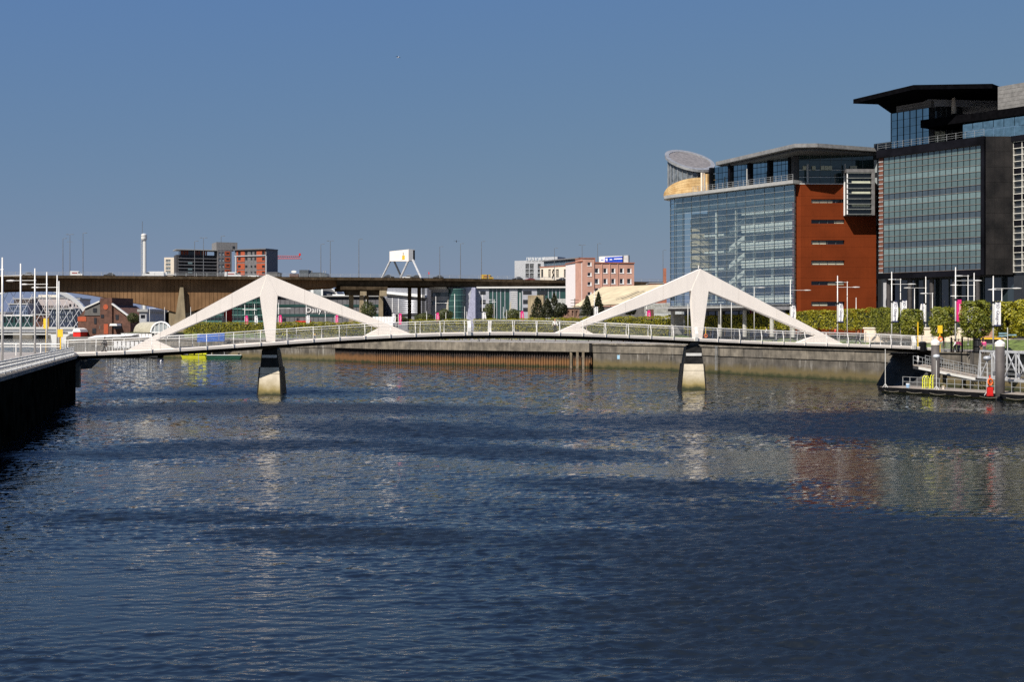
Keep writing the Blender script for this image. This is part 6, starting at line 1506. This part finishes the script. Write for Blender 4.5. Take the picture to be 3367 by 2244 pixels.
def tree(label, px, D, zb, h, w, mat=hl2, n=3200, trunk_h=1.4, shape='box', size=.15, group=None, name='clipped_tree', cat='tree'):
    x = wx(px, D); root = thing(name, label, cat, (x, D, zb), 0, group)
    m = MB().tube([(0,0,-.3),(.05,0,trunk_h),(0,.05,trunk_h+h*.5)], [.14,.11,.05], 7)
    for k in range(9):
        a = k*2.4; zz = trunk_h+h*(.1+.07*k); r = w*.36; m.tube([(0,0,zz),(math.cos(a)*r*.6,math.sin(a)*r*.6,zz+h*.12),(math.cos(a)*r,math.sin(a)*r,zz+h*.2)], [.05,.03,.015], 5)
    m.build('trunk', bark, root)
    q = rng.normal(0, 1, (n, 3)); q /= np.linalg.norm(q, axis=1)[:, None]; nq = q.copy()
    if shape == 'box':
        mx = np.max(np.abs(q), axis=1)[:, None]; q = q/mx**.75; r = 1-np.abs(rng.normal(0, .16, n)); P = q*r[:, None]*np.array([w/2, w/2*.8, h/2])
    elif shape == 'cone':
        t = rng.random(n)**1.3; rad = w/2*(1-t)**.8*(.55+.5*rng.random(n)); a = rng.random(n)*6.283; rad = rad*(1+.25*np.sin(a*3+t*9)); P = np.stack([rad*np.cos(a), rad*np.sin(a), (t-.5)*h], 1)
    else:
        r = 1-np.abs(rng.normal(0, .2, n)); P = q*r[:, None]*np.array([w/2, w/2, h/2])
    P = P+nq*(.13*w/3*lump(P, 1.2*3/w, px))[:, None]; keep = lump(P, 1.6*3/max(w,h), px+2) > -.95+.35*rng.random(len(P))
    P = P+np.array([0, 0, trunk_h+h/2])
    leaves('crown', P[keep], nq[keep], size, mat, root); return root
zt_ = ZT-.4
tree('first clipped round-cornered tree right of the leftmost banner masts', 2996, 176, hz(176,1130), 3.9, 3.3, n=3600, trunk_h=1.0, group='clipped trees by the pontoon', size=.17)
tree('clipped tree behind the orange life ring', 3102, 170, hz(170,1136), 4.2, 3.4, n=3800, trunk_h=1.1, group='clipped trees by the pontoon', size=.17)
tree('clipped tree between the magenta banner mast and the kiosk', 3207, 160, hz(160,1140), 4.9, 3.6, n=4400, trunk_h=1.1, group='clipped trees by the pontoon', size=.17)
tree('bright clipped tree just right of the rightmost banner mast', 3312, 152, hz(152,1138), 4.5, 3.0, n=4200, mat=hl, trunk_h=1.0, group='clipped trees by the pontoon', size=.17)
tree('bright clipped tree cut by the right edge of the picture', 3385, 148, hz(148,1138), 4.6, 3.4, n=4400, mat=hl, trunk_h=1.0, group='clipped trees by the pontoon', size=.17)
for px, D, py, h, w, lab in [(1768,330,1048,6.2,4.4,'leftmost dark conifer bush behind the hedge left of the white gable'),(1800,322,1048,5.0,4.6,'low dark bush between the two taller dark conifers'),(1822,325,1048,6.4,4.0,'right hand tall dark conifer behind the hedge'),
        (1846,318,1046,3.6,3.4,'small dark conifer below the white gable'),(1930,312,1042,4.9,3.8,'dark conifer left of the thin pole under the pink block'),(1968,318,1036,5.6,3.0,'narrow dark conifer right of the thin pole under the pink block'),(2072,300,1040,1.9,3.0,'small round shrub under the right pylon arm'),(2052,345,1006,2.0,3.4,'dark bush on the cream roof edge above the right pylon arm')]:
    tree(lab, px, D, hz(D, py), h, w, cl, 2600, .3, 'cone' if h > 4.5 else 'round', .2, 'dark conifers behind the hedge', 'conifer', 'tree')
for px, D, py, h, w, lab in [(1212,330,1048,4.8,4.4,'loose green shrub at the base of the stepped viaduct pier'),(1462,330,1052,3.0,5.0,'low scrub left of the pale leaning slab under the viaduct'),(1610,330,1050,4.5,3.4,'dark scrub between the viaduct columns near the bridge crown'),(1690,330,1052,3.0,5.0,'low scrub right of the magenta banner near the viaduct columns'),(1395,330,1056,2.2,5.5,'low green scrub behind the hedge under the silver hall'),(438,440,1060,3.8,4.4,'light green bush beside the slate roofed house at left'),(1318,335,1060,1.8,4,'low scrub behind the white panel fence')]:
    tree(lab, px, D, hz(D, py+6), h, w, sl, 1800, .3, 'round', .2, None, 'shrub', 'shrub')
# grass and scrub in front of the far hedges
n = 9000; t = rng.random(n); bx = [Vector(p) for p in offset(BANK, 17)]
def on_line(pts, t):
    Ls = [0]; 
    for a, b in zip(pts, pts[1:]): Ls.append(Ls[-1]+(b-a).length)
    s = t*Ls[-1]; X = np.interp(s, Ls, [p.x for p in pts]); Y = np.interp(s, Ls, [p.y for p in pts]); return X, Y
X, Y = on_line(bx[3:], t); P = np.stack([X+rng.normal(0, 1.5, n)+1.0, Y+rng.normal(0, 1.5, n)+1.0, np.full(n, ZT+.08)+rng.random(n)*.15], 1)
leaves('verge_grass', P, np.tile([0, 0, 1.], (n, 1)), .22, leafmat('grass_blade', (.06,.09,.015), (.13,.16,.03), (.2,.2,.04)), None, kind='stuff')

# pale leaning slabs, white panel fence and flag stones near the viaduct columns
for px0, px1, pt, lab in ((1463,1474,984,'pale curved fin standing by a dark viaduct column left of the bridge crown'),(1671,1681,985,'pale curved fin standing in front of a dark viaduct column right of the bridge crown')):
    D = 345; fr = frp(px0, px1, D, z0=ZT); zt = fr.z(px0,pt)
    MB().prism_xz([(0,0),(fr.L,0),(fr.L,zt),(fr.L*.55,zt-1.2),(fr.L*.12,zt*.55)], 0, .5).build('curved_fin', M('fin_concrete', (.42,.38,.30), .8), None, label=lab, cat='sculpture', loc=fr.o)
    
fr = frp(1225, 1292, 318, z0=ZT); root = fr.root('white_panel_fence', 'white printed panel fence behind the bridge rail below the silver hall', 'fence')
for k in range(7): w = fr.L/7; MB().box(w*k+.03,0,0,w*(k+1)-.03,.1,wz(1042,318)-ZT).build('fence_panel', bannerw, root)
for k in range(7): w = fr.L/7; MB().prism_xz([(w*k+.2,.2),(w*k+w*.8,.2),(w*k+w*.6,.9+.5*random.random()),(w*k+w*.3,1.2)], -.03, -.005).build('print_shape', spandrel, root)

# ------------------------------------------------------------------ lamp masts along the right quay
H11 = 11.1
RL = [ # px, top row, arm, arm2, banner, side, label
 (805,1002,1,0,('p',1),1,'mast with a small magenta banner seen through the left pylon, left of its leg'),
 (837,1000,-1,0,('w',1),1,'mast with a white banner immediately left of the left pylon leg'),
 (916,996,1,0,('p',1),1,'mast with a magenta banner immediately right of the left pylon leg'),
 (1007,998,0,0,('w',0),1,'mast with a white banner in front of the newspaper name wall'),
 (1102,995,0,0,('p',0),1,'mast with a magenta banner under the right arm of the left pylon'),
 (1204,985,0,1,None,1,'plain mast with one arm beside the shrub at the stepped viaduct pier'),
 (1290,980,0,0,('w',1),1,'mast with a curved white banner, left one of the pair below the silver hall'),
 (1310,982,0,0,('p',0),1,'mast with a magenta banner, right one of the pair below the silver hall'),
 (1433,975,1,0,('p',1),1,'mast with a bright magenta banner left of the bridge crown'),
 (1495,967,0,0,None,1,'plain mast in front of the green glass drum'),
 (1586,970,1,0,('w',1),1,'mast with a white banner right at the bridge crown'),
 (1710,963,0,0,('p',1),1,'mast with a bright magenta banner right of the bridge crown'),
 (1954,956,0,0,('w',0),1,'tall thin mast with a small white banner in front of the pink block'),
 (2126,1003,0,0,('p',1),1,'mast with a magenta banner under the left arm of the right pylon'),
 (2250,963,0,0,('w',0),1,'mast with a pale banner directly left of the right pylon leg'),
 (2317,962,0,0,None,1,'plain mast directly right of the right pylon leg'),
 (2463,935,1,0,('p',1),1,'mast with a magenta banner under the right arm of the right pylon'),
 (2599,920,1,0,('w',1),1,'mast with a curved white banner where the glass front meets the red brick'),
 (2754,907,1,0,('w',1),1,'mast with a curved white banner in front of the middle of the red brick wing'),
 (2932,894,1,0,('w',1),1,'mast with a curved white banner, left one of the pair at the glass block corner'),
 (3044,910,-1,0,('w',1),-1,'mast with a white banner hanging to its left and an arm pointing left'),
 (3142,879,1,0,('p',1),1,'tallest mast with a magenta banner in front of the black framed block'),
 (3203,898,-1,-1,('w',0),-1,'mast with a white banner to its left and two arms, right of the magenta banner'),
 (3266,908,1,0,('w',0),1,'rightmost mast with a straight white banner beside the kiosk')]
for px, py, a1_, a2_, bn, bs, lab in RL:
    D = (ZQ+H11-CH)*F/(HY-py); D = min(D, 330); h = wz(py, D)-ZQ
    zb = ZQ
    if px in (1954,): D, zb = 300, ZT; h = wz(py, D)-zb
    if px == 3266: D = 150; h = wz(py, D)-ZQ
    if px in (2126,): D = 262; h = wz(958, D)-ZQ
    lamp_mast(lab, wx(px, D), D, zb, h, arm=a1_, arm2=a2_, banner=bn, bs=bs, rz=-.05)
for px, py, D, arm, lab in [(492,1013,345,1,'short lamp standing behind the vaulted pavilion'),(541,1011,345,0,'short plain pole right of the pavilion lamp'),(627,1010,335,0,'short plain pole at the left end of the first hedge'),(678,1050,322,0,'short pole beside the blue tarpaulin'),(744,1022,335,0,'pole in front of the red sail shaped hoarding'),(1070,1020,322,0,'street lamp under the right arm of the left pylon'),
        (2480,944,206,1,'slim grey pole just right of the magenta banner mast under the right pylon arm'),(2786,926,190,-1,'slim lamp with its head above left, right of the brick wing mast'),(2815,979,205,0,'short slim pole at the right edge of the red brick wing'),(2961,917,176,-1,'slim lamp with an IFSD banner right of the curved white banner mast'),(3007,950,186,0,'short white pole between the two banner masts by the glass block'),(3066,963,178,-1,'short slim pole right of the left hanging banner'),(3183,905,168,-1,'slim lamp between the magenta banner and the two armed mast'),(3294,950,160,-1,'slim lamp at the far right behind the rightmost banner mast'),
        (2405,985,215,0,'thin post seen in the right pylon opening'),(2370,1000,222,0,'thinnest grey post in the right pylon opening, beside the leg'),(1528,1008,312,0,'small street lamp in front of the green glass drum'),(1655,1010,312,0,'small street lamp right of the white banner at the bridge crown'),(1666,1018,318,0,'short white pole left of the right pale fin'),(1625,985,315,-1,'leaning lamp pole with its arm to the left near the bridge crown'),(1535,1025,300,0,'short white pole at the near rail left of the bridge crown'),(1466,1028,300,0,'short white pole in front of the left pale fin'),(1403,1024,305,0,'short pole between viaduct columns left of the magenta banner'),(2262,1000,222,0,'thin post left of the right pylon leg')]:
    zb = ZQ if D > 300 else ZT-.6
    bn = ('w', 0) if px == 2961 else None
    lamp_mast(lab, wx(px, D), D, zb, wz(py, D)-zb, arm=arm, banner=bn, group='secondary poles and lamps on the right bank', r=.075, arm_z=(wz(py, D)-zb)-.12, arm_len=.7)
# telegraph poles
for px, py, D, lab in ((1890,982,325,'wooden telegraph pole below the white gable'),(1965,965,322,'tall wooden telegraph pole in front of the pink block')):
    root = thing('telegraph_pole', lab, 'utility pole', (wx(px,D), D, ZT)); h = wz(py, D)-ZT
    MB().tube([(0,0,0),(0,0,h)], [.16,.11], 6).build('pole', bark, root)
    for k in range(3): MB().beam((-1.1,0,h-.4-k*.8),(1.1,0,h-.4-k*.8),.12).build('crossbar', bark, root)

# ------------------------------------------------------------------ pontoon, piles, gangway at the right
PA, PBb = Vector((45.2, 151.5)), Vector((66, 113)); fp = Frame(PA.x, PA.y, PBb.x, PBb.y, 0)
root = fp.root('pontoon', 'low floating pontoon with a dark edge in front of the right quay', 'pontoon')
pdeck = M('pontoon_deck', (.27,.23,.19), .85, var=.15, scale=1.5)
for k in range(11): w = fp.L/11; MB().box(w*k+.03,0,.42,w*(k+1)-.03,5.0,.72).build('deck_section', pdeck, root)
MB().box(-.1,-.12,.18,fp.L,.0,.70).build('rubbing_strip', black, root); MB().box(-.12,-.1,.2,-.0,5,.70).build('rubbing_strip', black, root)
MB().box(.2,.15,-.8,fp.L,4.8,.17).build('float', M('weedy_float', (.22,.19,.07), .9, var=.4, scale=2), root)
for k in range(12):
    a = 1+k*3.6; MB().tube([(a+2.4*i/6,-.22,.30-.12*math.sin(math.pi*i/6)) for i in range(7)], .028, 5, False).build('mooring_rope', M('rope', (.22,.20,.15), .9), root)
# pontoon guard rail
root = fp.root('pontoon_railing', 'grey guard rail along the pontoon', 'railing')
gp = MB().box(-.03,-.03,.72,.03,.03,1.95).mesh('post', steel)
u_ = 1.3
while u_ < fp.L-1: o = link('post', gp, root); o.location = (u_, 2.6, 0); u_ += 1.15
for zz2 in (1.93, 1.35): MB().beam((1.3,2.6,zz2),(fp.L-1,2.6,zz2),.05).build('rail', steel, root)
def pil(label, px, D, ytop):
    root = thing('mooring_pile', label, 'mooring pile', (wx(px,D), D, 0), 0, 'tall mooring piles at the pontoon'); h = wz(ytop, D); r = 1.0*.52
    MB().cyl(0,0,-2,h-.72,.50,.50,18).build('pile', M('pile_steel', (.075,.065,.062), .7, var=.15, scale=.8), root, smooth=True)
    MB().lathe([(.54,h-.72),(.56,h-.40),(.5,h-.25),(.08,h+.02)], 16).build('white_cap', white, root)
pil('left of two tall dark mooring piles with a white conical cap', 3076, 150, 1116)
pil('right of two tall dark mooring piles with a white conical cap', 3288, 136, 1119)
def globe(label, px, D, yb, yt, ball=True):
    root = thing('pontoon_lamp', label, 'lamp post', (wx(px,D), D, .72), 0, 'slim posts on the pontoon'); h = wz(yt, D)-.72
    MB().cyl(0,0,0,h-(.25 if ball else 0),.045,.04,8).build('pole', mast, root)
    for k in range(4): a = k*math.pi/2+.4; MB().beam((.0,0,.45),(math.cos(a)*.4,math.sin(a)*.4,0),.05).build('foot_brace', mast, root)
    if ball: MB().lathe([(.05,-.34),(.3,-.22),(.42,-.05),(.36,.12),(.2,.2),(.02,.22)], 14, (0,0,h)).build('globe_shade', M('globe_grey', (.45,.47,.5), .3), root, smooth=True)
globe('plain white post at the left tip of the pontoon', 2911, 149.5, 1275, 1149, False)
globe('slim lamp with a grey dome shade in front of the left mooring pile', 3079, 144, 1283, 1172)
globe('slim lamp with a grey dome shade behind the red cabinet on the pontoon', 3246, 132, 1310, 1178)
# yellow ladder hoops
D = 147; root = thing('boarding_ladder', 'bright yellow hooped boarding ladder on the pontoon left of the left mooring pile', 'ladder', (wx(3054,D), D, .72)); m = MB()
for y in (-.4,.4):
    m.tube([(-.6,y,-.6),(-.6,y,1.1),(-.55,y,1.35),(-.38,y,1.5),(-.2,y,1.45),(-.08,y,1.2),(-.08,y,.0)], .05, 6); m.tube([(.35,y,-.6),(.35,y,1.5),(.5,y,1.6)], .05, 6)
m.build('hoop', lime, root)
m = MB()
for k in range(3): m.beam((-.6,-.4,.2+k*.35),(-.6,.4,.2+k*.35),.05).beam((.35,-.4,.2+k*.35),(.35,.4,.2+k*.35),.05)
m.build('rung', lime, root)
D = 131; root = thing('fire_point', 'red extinguisher cabinet with an orange life ring above it on the pontoon', 'safety cabinet', (wx(3255,D), D, .72))
MB().box(-.28,-.2,0,.28,.2,.95).build('cabinet', red, root); MB().box(-.24,-.24,.1,.24,-.205,.85).build('cabinet_door', red, root); MB().box(-.05,.0,.95,.05,.08,2.2).build('post', red, root)
P = [(.24*math.cos(k*math.pi/6),-.1,1.5+.34*math.sin(k*math.pi/6)) for k in range(13)]; MB().tube(P,.09,6).build('life_ring', lifeorange, root, smooth=True)
D = 150; root = thing('blue_bin', 'small blue and white bin on the pontoon near its left end', 'bin', (wx(2972,D), D-1.5, .72)); MB().cyl(0,0,0,.45,.2,.22,10).build('drum', M('bin_blue', (.25,.38,.55), .5), root); MB().cyl(0,0,.46,.52,.23,.2,10).build('lid', bannerw, root)
D = 146; root = thing('mooring_bollard', 'small cream bollard at the foot of the left mooring pile', 'bollard', (wx(3092,D), D-1, .72)); MB().cyl(0,0,0,.3,.12,.12,8).build('stem', cream, root); MB().cyl(0,0,.31,.38,.2,.2,8).build('head', cream, root)

# sloping access walkway behind the left pile
A0, A1 = WP(3002,1200,158), WP(3208,1243,150)
root = thing('access_walkway', 'grey walkway with a white edge sloping down right behind the left mooring pile', 'walkway', A0)
def W2(f, v, z): p = A0+(A1-A0)*f; d = Vector((A1.x-A0.x, A1.y-A0.y, 0)).normalized(); n_ = Vector((-d.y, d.x, 0)); q = p+n_*v-A0; return (q.x, q.y, q.z+z)
fl = lambda f: .0 if f > .28 else 0
sects = [(0,.22),(.22,1.0)]
MB().hexa([W2(0,0,-.5),W2(1,0,-.5),W2(1,2.4,-.5),W2(0,2.4,-.5)],[W2(0,0,-.12),W2(1,0,-.12),W2(1,2.4,-.12),W2(0,2.4,-.12)]).build('beam', darksteel, root)
MB().hexa([W2(.1,-.08,-.42),W2(1,-.08,-.30),W2(1,-.01,-.30),W2(.1,-.01,-.42)],[W2(.1,-.08,-.12),W2(1,-.08,-.0),W2(1,-.01,-.0),W2(.1,-.01,-.12)]).build('white_edge', mast, root)
MB().hexa([W2(0,0,-.11),W2(1,0,-.11),W2(1,2.4,-.11),W2(0,2.4,-.11)],[W2(0,0,.02),W2(1,0,.02),W2(1,2.4,.02),W2(0,2.4,.02)]).build('walkway_deck', pdeck, root)
for k in range(14):
    f_ = k/13; MB().beam(W2(f_,.05,0),W2(f_,.05,1.15),.05).build('post', steel, root)
    MB().beam(W2(f_,2.35,0),W2(f_,2.35,1.15),.05).build('post', steel, root)
for v in (.05, 2.35):
    for z in (1.15, .6): MB().beam(W2(0,v,z),W2(1,v,z),.045).build('rail', steel, root)
MB().boxc(.6,-.1,.75,.22,.04,.75).build('notice_plate', bannerw, root)
for f_, v in ((.18,1.2),(.42,1.2),(.72,1.2)): p = W2(f_,v,-.5); MB().cyl(p[0],p[1],-A0.z-2,p[2],.28,.28,10).build('support_pile', M('weedy_pile', (.10,.085,.06), .9, tide=(1.2,2.4,(.12,.09,.03))), root)
# lattice gangway
G0, G1 = WP(3216,1240,146), WP(3470,1262,131)
root = thing('lattice_gangway', 'galvanised lattice truss gangway running off the right edge of the picture', 'gangway', G0); d = Vector((G1.x-G0.x, G1.y-G0.y, 0)); Lg = d.length; d.normalize(); n_ = Vector((-d.y, d.x, 0))
def GP(u, v, z): p = d*u+n_*v; return (p.x, p.y, z+(G1.z-G0.z)*u/Lg)
hg_ = 3.1
galv = M('galvanised_bright', (.50,.51,.52), .5, .2, var=.12)
for v in (0, 1.9):
    MB().beam(GP(0,v,-.05),GP(Lg,v,-.05),.2,.22).build('bottom_chord', galv, root); MB().beam(GP(.5,v,hg_),GP(Lg,v,hg_),.18,.2).build('top_chord', galv, root)
    MB().beam(GP(0,v,0),GP(.5,v,hg_),.14).build('end_post', galv, root)
    n = 6; w = (Lg-.5)/n
    for k in range(n):
        MB().beam(GP(.5+w*k,v,0),GP(.5+w*k,v,hg_),.13).build('upright', galv, root)
        MB().beam(GP(.5+w*k,v,hg_ if k % 2 else 0),GP(.5+w*(k+1),v,0 if k % 2 else hg_),.12).build('diagonal', galv, root)
    for z in (.55, 1.1, 1.65): MB().beam(GP(.2,v+.1,z),GP(Lg,v+.1,z),.045).build('guard_rail', steel, root)
a, b, c, e = GP(0,.1,-.1),GP(Lg,.1,-.1),GP(Lg,1.8,-.1),GP(0,1.8,-.1); MB().hexa([a,b,c,e],[(p[0],p[1],p[2]+.08) for p in (a,b,c,e)]).build('gangway_floor', pdeck, root)
# dark ironwork gate and fences behind
fr = Frame(wx(3128,158),158,wx(3232,152),152,ZQ); root = fr.root('iron_gate', 'black ironwork gate and fence on the quay between the two mooring piles', 'gate')
for k in range(22): u = fr.L*k/21; MB().box(u-.02,-.02,0,u+.02,.02,1.7).build('bar', black, root)
for z in (.15,.85,1.68): MB().box(0,-.03,z-.03,fr.L,.03,z+.03).build('rail', black, root)
for u in (0, fr.L*.35, fr.L*.72, fr.L): MB().box(u-.08,-.08,0,u+.08,.08,1.95).build('gate_post', black, root)
MB().box(fr.L*.72,.05,0,fr.L,.12,1.75).build('solid_leaf', darksteel, root)
fr = Frame(wx(3088,160),160,wx(3126,158.5),158.5,ZQ); root = fr.root('mesh_barrier', 'leaning grey bar fence panel beside the left mooring pile at the bridge landing', 'barrier')
for k in range(12): u = fr.L*k/11; MB().beam((u,0,0),(u+.25,0,1.35),.035).build('bar', steel, root)
for z in (.1,1.33): MB().beam((0+z*.18,0,z),(fr.L+z*.18,0,z),.05).build('rail', steel, root)
# stone steps of the landing under the gate
root = thing('landing_wall', 'weathered concrete landing wall under the iron gate behind the walkway', 'wall', (64, 157, 0))
for k in range(4): MB().hexa([(-4.6+k*2.6,1.3-k*.5,-1),(-2.06+k*2.6,.8-k*.5,-1),(-1.5+k*2.6,4-k*.5,-1),(-4+k*2.6,4.5-k*.5,-1)],[(-4.6+k*2.6,1.3-k*.5,4.7),(-2.06+k*2.6,.8-k*.5,4.7),(-1.5+k*2.6,4-k*.5,4.7),(-4+k*2.6,4.5-k*.5,4.7)]).build('wall_block', quay_face, root)
buoy_post('yellow post holding an orange life ring, right of the bridge landing', wx(3090,158), 158, ZQ, h=3.4)
o = buoy_post('tall thin yellow depth marker post at the right bridge landing', wx(3018,170), 170, ZQ, ring=False, board=False, h=3.9); o['category'] = 'marker post'
o = buoy_post('thin yellow post with an orange tag right of the right pylon leg', wx(2373,205), 222, ZQ, ring=True, board=False, h=3.2)
root = thing('litter_bin', 'dark round litter bin at the right bridge landing', 'bin', (wx(3034,165), 165, ZQ)); MB().cyl(0,0,0,1.15,.45,.5,12).build('body', black, root); MB().cyl(0,0,1.16,1.3,.52,.3,12).build('lid', darksteel, root)
root = thing('finger_post', 'slender street sign post with pale blue finger boards in front of the far right tree', 'sign', (wx(3313,147), 147, ZQ)); MB().cyl(0,0,0,3.2,.05,.05,6).build('post', mast, root)
for s, z in ((-1,2.5),(1,2.3),(-1,2.2)): MB().boxc(s*.55,0,z,1.0,.05,.16).build('finger_board', M('finger_blue', (.25,.40,.45), .6), root)
# ladder on the wall, white mark, blue sign
q = Vector((wx(2372,200), 0)); 
lx_, ly_ = 35.7, 212.3
root = thing('wall_ladder', 'grey steel ladder fixed to the river wall right of the right pier', 'ladder', (lx_-.55, ly_-.25, 0), math.atan2(-51, 24))
m = MB().beam((-.25,0,.5),(-.25,0,5.2),.07).beam((.25,0,.5),(.25,0,5.2),.07); m.build('stile', steel, root)
m = MB()
for k in range(14): m.beam((-.25,0,.7+k*.32),(.25,0,.7+k*.32),.04)
m.build('rung', steel, root)
root = thing('wall_sign', 'tiny pale blue sign on the river wall left of the right pier', 'sign', (wx(2031,236)+.0, 232.6, 0), -.3); MB().boxc(0,-.7,2.3,.5,.05,.75).build('plate', M('sign_blue', (.3,.5,.65), .5), root)

# ------------------------------------------------------------------ small people and bird
crowd = [(2548,208,nv,gy,'person in navy by the hedge under the right pylon arm'),(2520,209,wh,nv,'person in white walking by the hedge under the right pylon arm'),(2746,196,red,dk,'person in a red top beside the banner mast of the red brick wing'),
 (3228,150,dk,tn,'person in black top and tan trousers standing at the iron gate'),(3236,149,pk,gy,'person in pink beside the iron gate'),(3140,156,wh,dk,'person in white top leaning left of the magenta banner mast'),(3152,157,pk,nv,'person in a pink top right of the magenta banner mast'),
 (1062,300,dk,dk,'dark dressed walker on the quay under the right arm of the left pylon'),(1035,300,yellow,nv,'person in an orange-yellow jacket on the quay under the left pylon'),(930,304,lime,nv,'first worker in a lime jacket beside the left pylon leg'),(938,304,lime,nv,'second worker in a lime jacket, right of the first'),
 (1606,268,wh,gy,'person in white crouched by the mast at the bridge crown'),(1575,268,tn,dk,'person in brown jacket by the white banner at the bridge crown')]
for i, (px, D, t1, t2, lab) in enumerate(crowd):
    zb = ZQ if D < 175 or D > 260 else ZT
    person(lab, (wx(px, D), D, zb), R(-90 if i % 2 else 60+i*20), t1, t2, stride=.1+.05*(i % 3), h=1.68+.02*(i % 5))
D = 120; root = thing('gull', 'lone gull flying high in the empty sky', 'bird', (wx(1309,D), D, wz(188,D)), .9); root.scale = (.55, .55, .55)
MB().lathe([(.0,-.3),(.07,-.15),(.09,.0),(.06,.18),(.0,.3)], 8).build('body', bannerw, root); bpy.data.objects['body' if False else root.children[0].name].rotation_euler = (R(80), 0, 0)
for s in (-1, 1): MB().add([(0,-.1,0),(s*.3,-.12,.12),(s*.62,.05,.02),(s*.62,.1,.0),(s*.3,.08,.10),(0,.1,0)],[(0,1,4,5),(1,2,3,4)]).add([(0,-.1,.02),(s*.3,-.12,.14),(s*.62,.05,.04),(s*.62,.1,.02),(s*.3,.08,.12),(0,.1,.02)],[(5,4,1,0),(4,3,2,1)]).build('wing', gy, root)
D = 300; root = thing('gull', 'small dark bird beside the head of a viaduct lighting column', 'bird', (wx(1501,D), D, wz(794,D)), .2)
MB().lathe([(.0,-.35),(.1,-.1),(.1,.1),(.0,.35)], 6).build('body', dk, root)
for s in (-1, 1): MB().add([(0,-.1,0),(s*.45,-.1,.15),(s*.9,.0,.0),(s*.45,.1,.12),(0,.12,0)],[(0,1,3,4),(1,2,3)]).build('wing', dk, root)
D = 250; x, y = wat(529, 1190); root = thing('gull', 'white gull resting on the water under the left end of the footbridge', 'bird', (x, y, .1), .2); MB().lathe([(.0,-.45),(.18,-.2),(.2,.1),(.0,.4)], 8).build('body', bannerw, root); root.children[0].rotation_euler = (R(90), 0, 0)
MB().boxc(0,.42,.25,.16,.16,.16).build('head', bannerw, root)
# parked white car glimpsed behind the bridge rail
